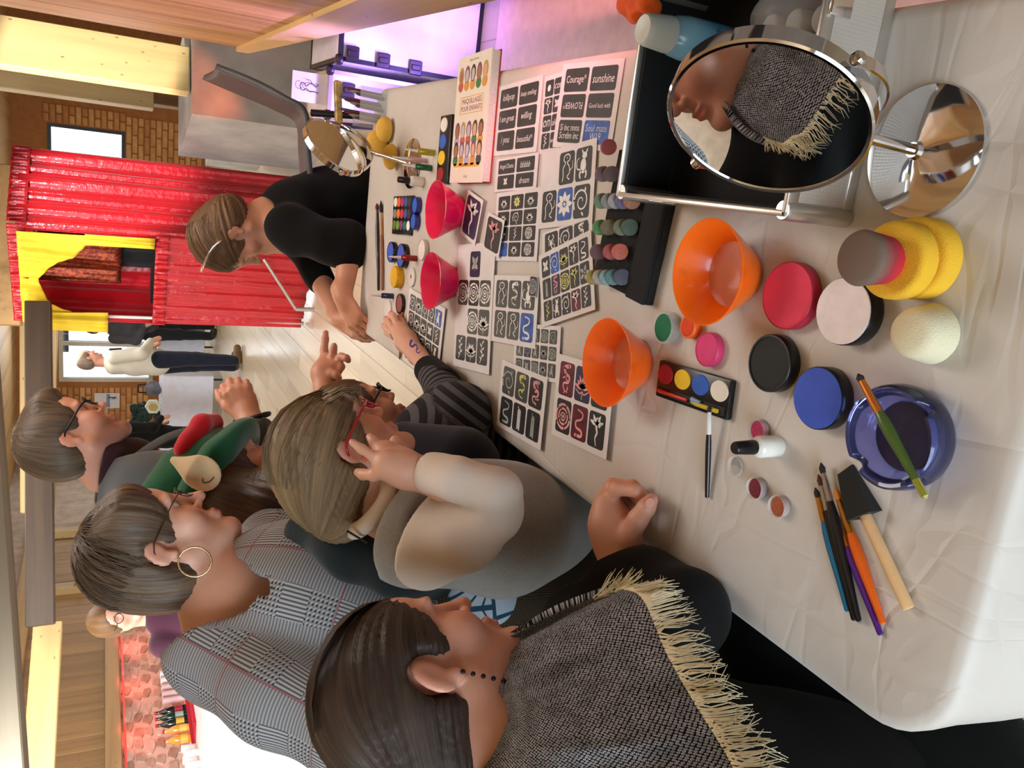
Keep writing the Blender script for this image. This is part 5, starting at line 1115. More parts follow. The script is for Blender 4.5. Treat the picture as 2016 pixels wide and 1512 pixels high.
def curtain(p, q, z0, z1, amp, waves, nrm, seed=0, nu=90, nv=22, gather=.3, shape=None, th=.006):
    p, q = Vector(p), Vector(q); V = []; n = Vector(nrm).normalized()
    for side in (0, 1):
        for j in range(nv):
            t_ = j / (nv - 1)
            for i in range(nu):
                s = i / (nu - 1); w1 = 2 * math.pi * waves * s; gg = gather + (1 - gather) * t_; a = amp * gg * (.75 * math.sin(w1 * .8 + .9 * math.sin(5 * s + seed) + .8 * t_) + .55 * math.sin(w1 * .37 + 1.3 + seed + 1.1 * t_) + .40 * (1 - .5 * t_) * math.sin(w1 * 1.63 + 2.1 * seed - t_) + .2 * math.sin(w1 * 2.9 + seed + 3 * t_))
                lo_ = z0(s) if callable(z0) else z0; hi_ = z1(s) if callable(z1) else z1
                V.append(p + (q - p) * s + n * (a - side * th) + Vector((0, 0, hi_ + (lo_ - hi_) * t_)))
    k = nu * nv; F = []
    for j in range(nv - 1):
        for i in range(nu - 1):
            a = j * nu + i; F.append((a, a + nu, a + nu + 1, a + 1)); F.append((k + a, k + a + 1, k + a + nu + 1, k + a + nu))
    for i in range(nu - 1): F.append((i, i + 1, k + i + 1, k + i)); a = (nv - 1) * nu + i; F.append((a, k + a, k + a + 1, a + 1))
    for j in range(nv - 1): a = j * nu; F.append((a, k + a, k + a + nu, a + nu)); a += nu - 1; F.append((a, a + nu, k + a + nu, k + a))
    return V, F
pt = thing('puppet_theatre', 'tall red satin puppet theatre with yellow swags around its stage', 'puppet theatre')
nf_ = (B2 - A2).cross(Vector((0, 0, 1))).normalized(); nf_ = nf_ if nf_.dot(-A2) > 0 else -nf_
ns_ = (C2 - B2).cross(Vector((0, 0, 1))).normalized(); ns_ = ns_ if ns_.dot(-B2) > 0 else -ns_
FR = M('aluminium_pole', (200, 200, 200), .3, .8, var=.03)
for q in (A2, B2, C2, D2): obj('frame_pole', tube([q + (D2 + B2 - 2 * q) * .03 + Vector((0, 0, .01)), q + (D2 + B2 - 2 * q) * .03 + Vector((0, 0, ZT - .05))], .014, 10), FR, pt)
dep_ = lambda V_: (lambda b: 1.45 + 6.3 * (-(V_ - 1008) / FPX * CP - SP))(0)
zo1, zo0 = 1.915, 1.11      # stage opening, top and bottom
obj('front_valance', curtain(A2, B2, zo1 - .02, ZT, .012, 16, nf_, 1, 120, 8, 1), RS, pt, True)
obj('front_curtain', curtain(A2, B2, .03, zo0, .020, 8, nf_, 2, 120, 18, .5), RS, pt, True); obj('front_ruffle', curtain(A2 + nf_ * .012, B2 + nf_ * .012, zo0 - .075, zo0 + .012, .014, 22, nf_, 5, 160, 6, 1), RS, pt, True)
obj('side_curtain', curtain(B2, C2, .03, ZT - .05, .028, 7, ns_, 3, 120, 24, .5), RS, pt, True); obj('side_ruffle', curtain(B2 + ns_ * .012, C2 + ns_ * .012, ZT - .11, ZT, .014, 20, ns_, 7, 140, 6, 1), RS, pt, True)
u_ = (B2 - A2)
obj('front_edge', curtain(A2, A2 + u_ * .05, zo0, zo1, .008, 2, nf_, 4, 20, 10, 1), RS, pt, True)
obj('front_edge', curtain(A2 + u_ * .955, B2, zo0, zo1, .008, 2, nf_, 4, 20, 10, 1), RS, pt, True)
bk_ = -nf_
obj('back_curtain', curtain(A2 + bk_ * .34, B2 + bk_ * .34, .3, ZT - .05, .012, 5, nf_, 6, 60, 10, 1), RS, pt, True)
obj('side_curtain', curtain(A2 + u_ * .02 + bk_ * .02, D2 + u_ * .02, .3, ZT - .05, .012, 4, u_, 6, 50, 10, 1), RS, pt, True)
obj('sequin_curtain', curtain(A2 + u_ * .30 + bk_ * .16, B2 + bk_ * .16 - u_ * .02, zo0 + .22, zo1 - .05, .016, 4, nf_, 8, 70, 14, .6), sq(), pt, True)
obj('stage_box', xf(box((0, 0, 0), ((u_.length * .50), .10, .22)), Matrix.Translation(A2 + u_ * .46 + bk_ * .20 + Vector((0, 0, zo0 + .0))) @ frame_from((0, 0, 1), u_).to_4x4()), M('matt_black_board', (16, 16, 18), .9), pt, False)
obj('stage_shelf', xf(box((0, -.02, 0), (u_.length * .98, .20, .018)), Matrix.Translation(A2 + u_ * .01 + bk_ * .2 + Vector((0, 0, zo0))) @ frame_from((0, 0, 1), u_).to_4x4()), M('matt_black_board', (16, 16, 18), .9), pt, False)
def zswag(s): return zo1 - .11 - .30 * max(0, (s - .45) / .55) ** 1.3 - .33 * max(0, (.22 - s) / .22) ** 1.2 - .04 * math.sin(9 * s)
obj('yellow_swag', curtain(A2 + nf_ * .03 + u_ * .0, B2 + nf_ * .03 - u_ * .03, zswag, zo1 + .03, .022, 5, nf_, 9, 140, 16, .7), YS, pt, True)
obj('yellow_tail', curtain(A2 + nf_ * .04 + u_ * .88, B2 + nf_ * .04 - u_ * .02, zo0 + .02, zo1 - .36, .016, 2, nf_, 2, 40, 14, .6), YS, pt, True)
obj('yellow_tail', curtain(A2 + nf_ * .045 - u_ * .08, A2 + nf_ * .045 + u_ * .13, zo1 - .50, zo1 - .02, .022, 2, nf_, 3, 40, 14, .6), YS, pt, True)
obj('white_strip', tube([A2 + u_ * .055 + bk_ * .01 + Vector((0, 0, zo0)), A2 + u_ * .055 + bk_ * .01 + Vector((0, 0, zo1 - .5))], .012, 8), M('white_pole', (230, 228, 230), .4), pt)
pa_, pb_ = D(599, 515, 6.1), D(575, 608, 6.2); o = thing('silver_pole', 'slim silver pole leaning at the foot of the puppet theatre', 'pole', (0, 0, 0)); obj('pole_tube', tube([(pa_.x, pa_.y, .40), (pb_.x, pb_.y, .14)], .012, 10), FR, o); obj('pole_foot', tube([(pb_.x, pb_.y, .14), (pb_.x, pb_.y, 0)], .016, 10), FR, o)
# ---- flight cases by the partition
FC = M('flight_panel', (218, 214, 224), .5, var=.05); FE = M('flight_edge', (40, 44, 48), .4, .5); FL = M('flight_latch', (70, 64, 72), .35, .8)
def flight(name, lo, hi, label, latches, seamx=None):
    o_ = thing(name, label, 'flight case', (lo[0], lo[1], 0)); L = Vector((lo[0], lo[1], 0)); l = Vector(lo) - L; h = Vector(hi) - L
    obj('body', box(l, h), FC, o_, False); e = .014; E_ = []
    for (a0, a1) in ((0, 1), (0, 2), (1, 2)):
        ax3 = 3 - a0 - a1
        for u in (0, 1):
            for v in (0, 1):
                lo_, hi_ = [0] * 3, [0] * 3; lo_[ax3], hi_[ax3] = l[ax3] - .002, h[ax3] + .002
                for q, s in ((a0, u), (a1, v)): c = h[q] if s else l[q]; lo_[q], hi_[q] = (c - e, c + .003) if s else (c - .003, c + e)
                E_.append(box(lo_, hi_))
    obj('edge_strip', join(*E_), FE if name == 'flight_case' else ALU, o_, False)
    for q in ((0, 0), (0, 1), (1, 0), (1, 1)): obj('ball_corner', mv(sponge_disc(.022, .03, .01, 16), (h.x if q[0] else l.x, l.y, (h.z - .015) if q[1] else l.z - .005)), FL, o_, 40)
    for x_, z_ in latches: obj('latch', mv(join(bbox((-.03, -.012, -.028), (.03, 0, .028), .004, 1), bbox((-.012, -.02, -.02), (.012, -.01, .02), .004, 1)), (x_ - L.x, -.003, z_)), FL, o_, 30)
    return o_
flight('flight_case', (.40, 3.48, .0), (1.12, 4.0, .60), 'big upright flight case with dark edges under violet light', [(.43, .55), (.425, .42), (.42, .28), (.62, .56)])
flight('white_case', (.19, 3.62, .0), (.37, 4.02, .60), 'smaller white case with aluminium edges beside the big flight case', [(.30, .52), (.30, .30)])
o = thing('printed_card', 'white card with a black animal sketch on top of the white case', 'card', (.29, 3.66, .603)); obj('card_sheet', xf(box((-.06, 0, 0), (.06, .004, .14)), Matrix.Rotation(-.1, 4, 'X')), PAPER, o, False); obj('sketch', xf([(x * .1, y * .1, 0) for x, y, _ in get_motif('line_animal', 0)[0]] and ([(x * .1, y * .1, 0) for x, y, _ in get_motif('line_animal', 0)[0]], get_motif('line_animal', 0)[1]), Matrix.Translation((0, -.003, .07)) @ Matrix.Rotation(math.pi / 2, 4, 'X')), M('sketch_ink', (40, 40, 44), .7), o, False)
# ---- chair of the woman in black (side on, back to the right)
CH = M('dark_grey_plastic', (74, 72, 72), .5, var=.08); STL = M('chair_steel', (60, 60, 62), .4, .7)
ch = thing('shell_chair', 'dark grey shell chair that the woman in black sits on', 'chair')
def px3(x, y, d): return D(x, y, d)
bkx = [(px3(400, 152, 3.05), px3(425, 130, 2.65)), (px3(470, 182, 3.02), px3(500, 160, 2.62)), (px3(540, 212, 3.0), px3(560, 192, 2.6)), (px3(585, 240, 3.0), px3(600, 220, 2.6)), (px3(592, 300, 3.02), px3(606, 290, 2.62)), (px3(596, 360, 3.05), px3(612, 360, 2.65))]
rows = [[a, a.lerp(b, .5) - Vector((0, 0, .012)), b] for a, b in bkx]; V, F = grid_surface(rows, 30, 14); sh = obj('seat_shell', (V, F), CH, ch, True); md = sh.modifiers.new('thickness', 'SOLIDIFY'); md.thickness = .018; md.offset = 0
sp_ = (bkx[4][0] + bkx[4][1]) / 2
for k, (a, b) in enumerate(((bkx[3][0], (.06, .03)), (bkx[3][1], (.06, -.03)), (bkx[5][0], (-.06, .03)), (bkx[5][1], (-.06, -.03)))): obj('leg', tube([a - Vector((0, 0, .02)), Vector((a.x + b[0], a.y + b[1], 0))], .011, 10), STL, ch)
# ---- small printed box on the low wall
bx0 = T(416, 240, q2.z); o = thing('printed_box', 'small printed carton with green top on the low wall', 'box', (bx0.x, bx0.y, q2.z - .01)); 
# ---- bar on the left
wcl = M('white_table_cloth', (244, 244, 246), .7, var=.02); 
bar = thing('bar_table', 'long white draped bar table along the stone wall', 'table', (-4.45, 0, 0))
obj('tabletop', bbox((-.45, 3.0, .74), (.45, 9.0, .78), .008, 1), M('table_plastic', (225, 222, 215), .5), bar, 30)
obj('drape', join(bbox((-.46, 2.99, .775), (.46, 9.01, .786), .004, 1), bbox((.452, 2.99, .1), (.462, 9.01, .782), .003, 1), bbox((-.46, 2.988, .1), (.46, 2.998, .782), .003, 1)), wcl, bar, 30)
for sx in (-1, 1):
    for yy in (3.2, 6, 8.8): obj('leg', tube([(sx * .4, yy, 0), (sx * .4, yy, .74)], .015, 8), STL, bar)
def xl(x, y, X):           # photo pixel on the plane x = X
    d = rayd(x, y); t_ = X / d.x; return d.y * t_, CAMH + d.z * t_
ZB = .787
def bar_at(px, X=-4.72): return Vector((X, xl(340, px, X)[0], ZB))
CUP = M('paper_cup', (240, 238, 236), .6, var=.02)
for i, px in enumerate((1325, 1338, 1351, 1365, 1378)):
    p = bar_at(px); o = thing('cup_stack', '%s stack of white cups on the bar' % ('first', 'second', 'third', 'fourth', 'fifth')[i] + ', counting away from the bottles' * 0 + ' from the woman in maroon', 'cups', p, group='stacks of white cups on the bar')
    for k in range(6): obj('cup', mv(lathe([(0, 0), (.024, 0), (.034, .085), (.036, .087), (.033, .087), (.023, .003)], 16, False), (0, 0, k * .021)), CUP if i < 2 else M('pink_cup', (226, 196, 196), .6, var=.05), o, 40)
BT = [('dark cola bottle with a red label on the bar', (26, 22, 24), (170, 30, 50)), ('dark green bottle beside the cola bottle', (16, 48, 34), (150, 160, 150)), ('dark bottle with a yellow label on the bar', (24, 34, 28), (206, 170, 60)), ('orange juice bottle next to the yellow labelled bottle', (226, 150, 60), (236, 180, 90)), ('amber juice bottle nearest the glasses', (220, 142, 50), (230, 170, 80))]
for i, (lab, c, lc) in enumerate(BT):
    p = bar_at((1399, 1411, 1424, 1438, 1458)[i], -4.70); o = thing('drink_bottle', lab, 'bottle', p, group='drink bottles on the bar'); h = .27 if i < 3 else .22
    obj('bottle_glass', lathe([(0, 0), (.035, 0), (.038, .004), (.038, h * .55), (.03, h * .7), (.013, h * .85), (.013, h * .96), (0, h * .96)], 20, False), M('bar_glass_%d' % i, c, .15, var=.1, coat=.5), o, 40); obj('label_band', lathe([(.0386, h * .18), (.0386, h * .42)], 20, False), M('bar_label_%d' % i, lc, .5), o, 40); obj('cap', lathe([(.015, h * .94), (.015, h), (0, h)], 14, False), M('cap_red', (180, 30, 40), .4), o, 40)
for i in range(6):
    p = bar_at(1478 + i * 12, -4.6 + .1 * (i % 2)); o = thing('drinking_glass', '%s clear drinking glass after the amber juice bottle on the bar' % ('first', 'second', 'third', 'fourth', 'fifth', 'sixth')[i], 'glass', p, group='clear glasses on the bar'); obj('glass_wall', lathe([(0, 0), (.026, 0), (.033, .11), (.0315, .11), (.025, .004), (0, .004)], 18, False), CLR, o, 40)
o = thing('red_tray', 'low red tray in front of the bottles on the bar', 'tray', bar_at(1405, -4.5)); obj('tray_board', bbox((-.1, -.3, 0), (.1, .45, .012), .004, 1), M('tray_red', (186, 24, 50), .5), o, 30); obj('tray_edge', join(box((-.1, -.3, .012), (-.09, .45, .03)), box((.09, -.3, .012), (.1, .45, .03))), M('tray_red', (186, 24, 50), .5), o, False)
# wall lamp on the left, black with warm bulb
pw_ = D(162, 1160, 6.0); o = thing('wall_lamp', 'small black wall lamp on the boards beside the woman in maroon', 'lamp', (XL + .09, xl(162, 1162, XL)[0], xl(162, 1162, XL)[1])); obj('lamp_bracket', bbox((-.06, -.05, -.12), (0, .05, .12), .01, 1), M('lamp_black', (22, 22, 24), .5), o, 30); obj('lamp_shade', mv(lathe([(.02, .1), (.07, .02), (.068, .02), (.018, .098)], 20, False), (.06, 0, -.02)), M('lamp_black', (22, 22, 24), .5), o, 40); obj('bulb', mv(sponge_disc(.028, .05, .02, 16), (.06, 0, -.02)), M('bulb_white', (240, 236, 226), .3), o, 40)
# ---- far tables
def far_table(name, x0, x1, y0, y1, label):
    o_ = thing(name, label, 'table', ((x0 + x1) / 2, (y0 + y1) / 2, 0)); w_, d_ = (x1 - x0) / 2, (y1 - y0) / 2
    obj('tabletop', bbox((-w_ + .01, -d_ + .01, .71), (w_ - .01, d_ - .01, .738), .006, 1), MATS['table_plastic'], o_, 30); obj('cloth', join(bbox((-w_, -d_, .738), (w_, d_, .745), .003, 1), bbox((-w_, -d_ - .006, .12), (w_, -d_, .742), .002, 1), bbox((-w_ - .006, -d_, .12), (-w_, d_, .742), .002, 1), bbox((w_, -d_, .12), (w_ + .006, d_, .742), .002, 1)), M('blue_white_cloth', (214, 218, 232), .7, var=.04), o_, 30)
    for sx in (-1, 1):
        for sy in (-1, 1): obj('leg', tube([(sx * (w_ - .06), sy * (d_ - .06), 0), (sx * (w_ - .06), sy * (d_ - .06), .71)], .014, 8), STL, o_)
    return o_
fy = 11.2; fx0, fx1 = uz(330, 905, fy)[0], uz(330, 741, fy)[0]
far_table('draped_table', fx0, fx1, fy, fy + .8, 'far table under a pale cloth below the brick wall poster')
fx2, fx3 = uz(330, 692, 12.4)[0], uz(330, 560, 12.4)[0]; far_table('draped_table', fx2, fx3, 12.4, 13.2, 'far table under a pale cloth in front of the bright window')
def ft(px, d=.25): x, z = uz(312, px, fy + d); return (x, fy + d, .746)
o = thing('lantern_house', 'cream hexagonal paper lantern on the far table', 'lantern', ft(800)); obj('lantern_body', xf(prism([(math.cos(a) * .1, math.sin(a) * .1 + .1) for a in [math.pi / 6 + math.pi / 3 * i for i in range(6)]], -.03, .03), Matrix.Rotation(math.pi / 2, 4, 'X')), M('lantern_cream', (216, 226, 200), .6), o, False); obj('lantern_face', xf(prism([(math.cos(a) * .06, math.sin(a) * .06 + .1) for a in [math.pi / 6 + math.pi / 3 * i for i in range(6)]], .03, .036), Matrix.Rotation(math.pi / 2, 4, 'X')), M('lantern_inner', (200, 180, 120), .6), o, False)
o = thing('potted_greenery', 'dark green bushy table decoration beside the lantern', 'plant', ft(816, .45)); obj('pot', lathe([(0, 0), (.05, 0), (.06, .08), (0, .08)], 16, False), M('pot_dark', (50, 50, 52), .6), o, 40); v_ = Vol(.015)
rr = random.Random(5)
for k in range(16): v_.ell((rr.uniform(-.1, .1), rr.uniform(-.1, .1), .14 + .2 * rr.random()), (.055, .055, .05), None, .02)
v_.fn(fold(.02, 70)); V, F = v_.build(); obj('foliage', np_mesh('foliage', V, F, M('dark_foliage', (30, 56, 48), .8, var=.4, scale=40)), parent=o)
o = thing('paper_cup', 'white paper cup near the end of the far table', 'cup', ft(838, .1)); obj('cup_wall', lathe([(0, 0), (.035, 0), (.045, .12), (.042, .12), (.033, .004)], 16, False), CUP, o, 40); obj('sleeve', lathe([(.0385, .03), (.0425, .08)], 16, False), M('cup_sleeve', (180, 190, 190), .6), o, 40)
o = thing('red_bauble', 'red round bauble on the far table', 'bauble', ft(826, .08)); obj('ball', mv(sponge_disc(.04, .08, .039, 20), (0, 0, 0)), M('bauble_red', (180, 20, 30), .2, coat=.6), o, 60); obj('bauble_cap', lathe([(.012, .079), (.012, .092), (0, .092)], 12, False), GOLD, o, 40)
o = thing('wrapped_bag', 'grey and black bag on the far table corner', 'bag', ft(765, .3)); v_ = Vol(.012); v_.ell((0, 0, .1), (.11, .07, .1), None, .02); v_.fn(fold(.01, 40)); v_.plane((0, 0, .001), (0, 0, -1)); V, F = v_.build(); obj('bag_body', np_mesh('bag_body', V, F, M('bag_grey', (110, 116, 128), .5, var=.3)), parent=o); obj('bag_strap', tube([(-.06, 0, .18), (-.05, 0, .28), (.05, 0, .28), (.06, 0, .18)], .012, 8), M('bag_black', (24, 24, 26), .6), o)
x_, z_ = uz(211, 789, YF - .03); o = thing('wall_poster', 'white poster with a blue figure on the brick wall', 'poster', (x_, YF - .024, z_)); obj('poster_sheet', box((-.125, -.002, -.18), (.125, 0, .18)), PAPER, o, False); obj('print_block', box((-.11, -.004, -.04), (.11, -.0022, .01)), M('poster_blue', (120, 146, 178), .6), o, False); obj('print_figure', xf(([(x * .1, y * .16, 0) for x, y, _ in get_motif('animal', 0)[0]], get_motif('animal', 0)[1]), Matrix.Translation((.05, -.005, -.08)) @ Matrix.Rotation(math.pi / 2, 4, 'X')), M('poster_ink', (50, 54, 60), .6), o, False)
# items on the table behind the standing man: striped popcorn boxes
for i, (px, pz) in enumerate(((676, 238), (672, 300))):
    x_, z_ = uz(pz, px, 12.6); o = thing('striped_carton', ('red and white striped carton held up by the window', 'red and white striped carton on the table behind the man')[i], 'carton', (x_ + .1, 12.62 if i else 12.9, .746))
    obj('carton_wall', lathe([(.05, 0), (.07, .16 if i else .3)], 4, True), M('carton_white', (232, 226, 220), .6), o, False)
    for k in range(5): obj('stripe', box((-.045 + k * .02, -.056, .0), (-.036 + k * .02, -.05, .15 if i else .28)), M('carton_red', (196, 40, 36), .6), o, False)
# printed box on the low wall
obj('carton', xf(bbox((-.09, -.07, 0), (.09, .07, .2), .003, 1), Matrix.Rotation(.3, 4, 'Z')), M('carton_pale', (206, 210, 204), .5), bpy.data.objects['printed_box'], 30); obj('top_panel', xf(box((-.092, -.072, .2), (.092, .072, .204)), Matrix.Rotation(.3, 4, 'Z')), M('carton_green', (90, 160, 80), .5), bpy.data.objects['printed_box'], False); obj('print_panel', xf(join(box((-.07, -.073, .05), (-.01, -.0705, .16)), box((.02, -.073, .07), (.07, -.0705, .16))), Matrix.Rotation(.3, 4, 'Z')), M('print_dark', (50, 50, 50), .5), bpy.data.objects['printed_box'], False)

# ---- the lamps behind the coloured light
obj('led_strip', box((XL + .19, 3.4, 1.275), (XL + .205, 9.3, 1.29)), M('led_strip_red', (255, 50, 40), .4, var=0, emit=1.5), wl, False)
LB = M('stage_lamp_black', (20, 20, 22), .5)
for nm_, lab in (('stage_spot_white', 'black stage lamp aimed at the puppet theatre'), ('stage_spot_beam', 'black stage lamp aimed at the pale post'), ('led_purple', 'low violet floor lamp in front of the flight case'), ('led_violet_wall', 'low violet floor lamp aimed up the boarded partition'), ('led_pink', 'pink lamp beside the stone wall'), ('led_orange', 'low orange floor lamp below the pale post'), ('led_amber', 'amber lamp facing the stone wall')):
    l_ = bpy.data.objects[nm_]; o = thing('stage_lamp', lab, 'lamp', l_.location, group='stage lamps'); Rl = l_.rotation_euler.to_matrix().to_4x4()
    obj('housing', xf(lathe([(.045, .0), (.05, .01), (.05, .10), (.03, .125), (0, .125)], 20, False), Rl @ Matrix.Translation((0, 0, .055))), LB, o, 40)
    zt_ = l_.location.z; dn = -.13 if zt_ < .3 else (ZC - zt_ if zt_ > 2 else -zt_); obj('stand', tube([Rl.to_3x3() @ Vector((0, .056, .09)), Rl.to_3x3() @ Vector((0, 0, .12)) + Vector((0, 0, dn * .5)), Rl.to_3x3() @ Vector((0, 0, .12)) + Vector((0, 0, dn if dn > 0 else -zt_ - (Rl.to_3x3() @ Vector((0, 0, .12))).z))], .008, 8), LB, o)
bl_ = bpy.data.objects['bar_fill']; o = thing('bar_fill_panel', 'added square white panel backing the bar fill light, out of view', 'lamp', bl_.location); Rl = bl_.rotation_euler.to_matrix().to_4x4(); obj('added_panel', xf(bbox((-.68, -.68, .01), (.68, .68, .06), .01, 1), Rl), M('lamp_frame', (210, 210, 210), .4), o, 30); obj('hanger', tube([Rl.to_3x3() @ Vector((0, 0, .05)), Vector((0, 0, ZC - bl_.location.z))], .012, 8), LB, o)  # housing invented for the bar fill light, hangs unseen outside the view
# ================================================================ the people
SK1 = skin_mat('skin_rosy', (214, 158, 134)); SK2 = skin_mat('skin_pale', (222, 172, 148)); SK3 = skin_mat('skin_tan', (206, 150, 122))
BLKC = cloth_mat('black_knit', (15, 15, 16), .25, .95, 700, .04)
def ear_origin(px, dep, fwd, up, size, side=1):
    h = Head((0, 0, 0), fwd, up, size); return D(px[0], px[1], dep) - h.R @ (Vector((side * .080, -.016, 0)) * size)
def person(label): return thing('person', label, 'person')
def V3(p): return np.array(p, float)
def cap_hair(v, H, vol=.012, front=.060, back=-.06, low=-.055, side=.0):
    """close scalp of hair: skull grown by vol, face cut free"""
    H.e(v, (0, -.018, .040), (.076 + vol, .096 + vol, .084 + vol), .02)
    H.e(v, (0, -.045, -.005), (.070 + vol * .8, .062 + vol, .070), .03)
def face_cut(v, H, yf=.045, zf=.055, ear=True, tilt=.0, low=-.05):
    H.e(v, (0, .125, -.055), (.105, .105, .125), .012, 'sub', tilt)
    if ear:
        for q in (-1, 1): H.e(v, (q * .095, .000, -.030), (.040, .030, .048), .012, 'sub')
# ---------------------------------------------------------------- woman in the fringed shawl (front left)
P = person('woman in a dark flecked shawl with cream fringe, seated nearest the camera')
f1 = hdir(58, 24); H = Head(ear_origin((876, 1338), .90, f1, (0, 0, 1), .97), f1, hdir(-12, -80), .97)
nb = D(1010, 1462, .94); hb = Vol(.0038); H.face(hb, 1.0, 1.0); H.neck(hb, nb, .051, .058); hb.cone(nb, nb + Vector((-.02, 0, -.10)), .065, .09, .04)
wr = T(1204, 1082, .793); el = T(1352, 1205, .785); sh = D(1130, 1420, .93)
hd = Vol(.0026)
# the loosely closed right hand resting on the cloth, thumb towards the camera
A_ = lambda x, y, z: T(x, y, TZ + z)
pm_ = [A_(1188, 1075, .045), A_(1195, 1030, .050)]
hd.cone(T(1222, 1130, .795), A_(1205, 1065, .046), .026, .025, .02); hd.chain([A_(1208, 1068, .046), A_(1200, 1030, .05), A_(1196, 992, .052)], [.026, .027, .021], .02); hd.chain([A_(1235, 1062, .040), A_(1228, 1035, .036)], [.022, .020], .02)
for k, (pts, r) in enumerate((([(1192, 990, .054), (1214, 962, .050), (1252, 966, .036), (1272, 985, .020)], .0100), ([(1186, 984, .044), (1206, 956, .038), (1246, 958, .024), (1268, 980, .012)], .0102), ([(1186, 992, .030), (1210, 960, .022), (1240, 962, .014), (1256, 988, .010)], .0098), ([(1190, 1004, .020), (1212, 980, .012), (1232, 982, .010), (1244, 1000, .010)], .0088))):
    hd.chain([A_(*q) for q in pts], [r * 1.15, r * 1.05, r * .95, r * .8], .005)
hd.chain([A_(1238, 1058, .044), A_(1256, 1022, .040), A_(1272, 1000, .034), A_(1283, 984, .028)], [.0165, .0135, .0118, .0092], .008)
bd = skin_body('body', [hb, hd], SK1, P, lambda V: H.tint(V), [([nb, sh, el, T(1222, 1130, .795)], .022)])
th_n = thumbp = A_(1280, 988, .0375); nm_ = (Vector((0, 0, CAMH)) - thumbp).normalized()
obj('thumbnail', xf(sponge_disc(.0058, .0016, .0007, 14), Matrix.Translation(A_(1279, 990, .0375)) @ frame_from(nm_, A_(1285, 980, .03) - A_(1270, 1000, .036)).to_4x4() @ Matrix.Diagonal((1.25, 1, 1, 1))), M('nail', (226, 168, 156), .3, var=.03), P, True)
hv = Vol(.004); cap_hair(hv, H, .014); face_cut(hv, H); H.e(hv, (0, -.10, -.03), (.06, .045, .05), .04); H.c(hv, (0, -.125, -.045), (-.02, -.165, -.13), .034, .03, .03); H.c(hv, (-.02, -.165, -.13), (-.03, -.17, -.24), .03, .012, .02)
for q in (-1, 1): H.e(hv, (q * .083, -.012, -.004), (.028, .026, .036), .012, 'sub')
HM1 = hair_mat('hair_dark_brown', (74, 58, 48), (26, 19, 16)); hair_piece('hair', hv, H, (0, -.13, -.05), HM1, P)
rr = random.Random(11); cs = []
for i in range(150):
    az = rr.uniform(-1.35, 1.35); p0 = Vector((.088 * math.sin(az), .066 * math.cos(az) - .02 * rr.random(), .085 + .03 * math.cos(az * 1.1))); pts = []
    for j in range(8):
        t_ = j / 7; a2 = az * (1 - t_ * .65); r_ = .112 + .004 * rr.random(); th = .35 + t_ * 1.75
        pts.append(H.p(.092 * math.sin(a2) * math.sin(min(th, 1.57)) * 1.02 * (1 if th < 1.57 else 1 - .5 * (th - 1.57)), -.018 - .112 * math.cos(a2 * .5) * (-math.cos(th)) if 0 else -.018 + .110 * math.cos(th + .15), .040 + .099 * math.sin(th + .15) * (.55 + .45 * math.cos(a2 * .9))))
    cs.append(pts)
strands('hair_strands', cs, .0011, HM1, P, 3)
er = [H.p(.086, -.004, -.034 - .012 * k) for k in range(5)]
for k, q in enumerate(er): obj('earring_bead', xf(sponge_disc(.0028, .0056, .0027, 8), Matrix.Translation(q)), M('dark_bead', (40, 36, 40), .2, .6), P, True)
# black sweater: arm, torso, lap
pel = Vector((nb.x - .12, nb.y - .16, .50))
sv = Vol(.006); sv.cone(nb + Vector((-.02, -.01, -.07)), pel + Vector((0, 0, .1)), .11, .165, .06); sv.cone(nb + Vector((0, 0, -.10)), sh, .075, .055, .05); sv.chain([sh, el, T(1215, 1120, .795)], [.050, .046, .036], .04); sv.ell(T(1270, 1150, .785), (.05, .045, .040), None, .04); sv.cone(nb + Vector((0, 0, -.10)), nb + Vector((.04, .15, -.17)), .07, .055, .05)
sv.fn(fold(.004, 42, 1)); sv.plane(T(1207, 1096, .80), T(1200, 1075, .80) - T(1220, 1140, .80), .006)
garment('sweater', sv, BLKC, P)
tv = Vol(.009); k1 = T(1480, 1180, .55); tv.cone(pel, T(1560, 1330, .56), .17, .12, .05); tv.cone(T(1620, 1390, .53), T(1480, 1180, .56), .115, .085, .05); tv.cone(pel + Vector((.02, .2, 0)), pel + Vector((.45, .28, .02)), .12, .085, .05); tv.ell(pel, (.2, .2, .16), None, .06); tv.cone(pel + Vector((.45, .28, 0)), pel + Vector((.45, .28, -.42)), .08, .05, .04); tv.cone(T(1480, 1180, .56), T(1480, 1180, .56) + Vector((.05, 0, -.45)), .08, .05, .04); tv.fn(fold(.005, 30, 2))
garment('trousers', tv, cloth_mat('black_trousers', (13, 14, 15), .25, .9, 500, .04), P)
# the shawl
def shawl_mat():
    b = NB('flecked_knit'); a = b.attr('pc').outputs['Vector']; v = b.n('ShaderNodeTexVoronoi'); v.feature = 'F1'; v.voronoi_dimensions = '2D'; b.l(b.mapping(a, (165, 165, 1), (0, 0, .5)), v.inputs['Vector']); v.inputs['Scale'].default_value = 1; v.inputs['Randomness'].default_value = .25
    ring = b.ramp(v.outputs['Distance'], [(.10, (.25, .25, .25, 1)), (.22, (1, 1, 1, 1)), (.36, (.75, .75, .75, 1)), (.47, (0, 0, 0, 1))]); n_ = b.noise(b.mapping(a, (26, 26, 1)), 1, 3); fm = b.math('MULTIPLY', ring, b.math('MULTIPLY_ADD', n_, 1.2, .15))
    nf2 = b.noise(b.mapping(a, (900, 900, 1)), 1, 2); fm = b.math('MULTIPLY', fm, b.math('MULTIPLY_ADD', nf2, 1.0, .45))
    b.base(b.mix(fm, lin((25, 25, 31)), lin((224, 228, 238)))); b.b.inputs['Roughness'].default_value = 1; b.b.inputs['Specular IOR Level'].default_value = .1; b.bump(ring, .6, .003); return b.m
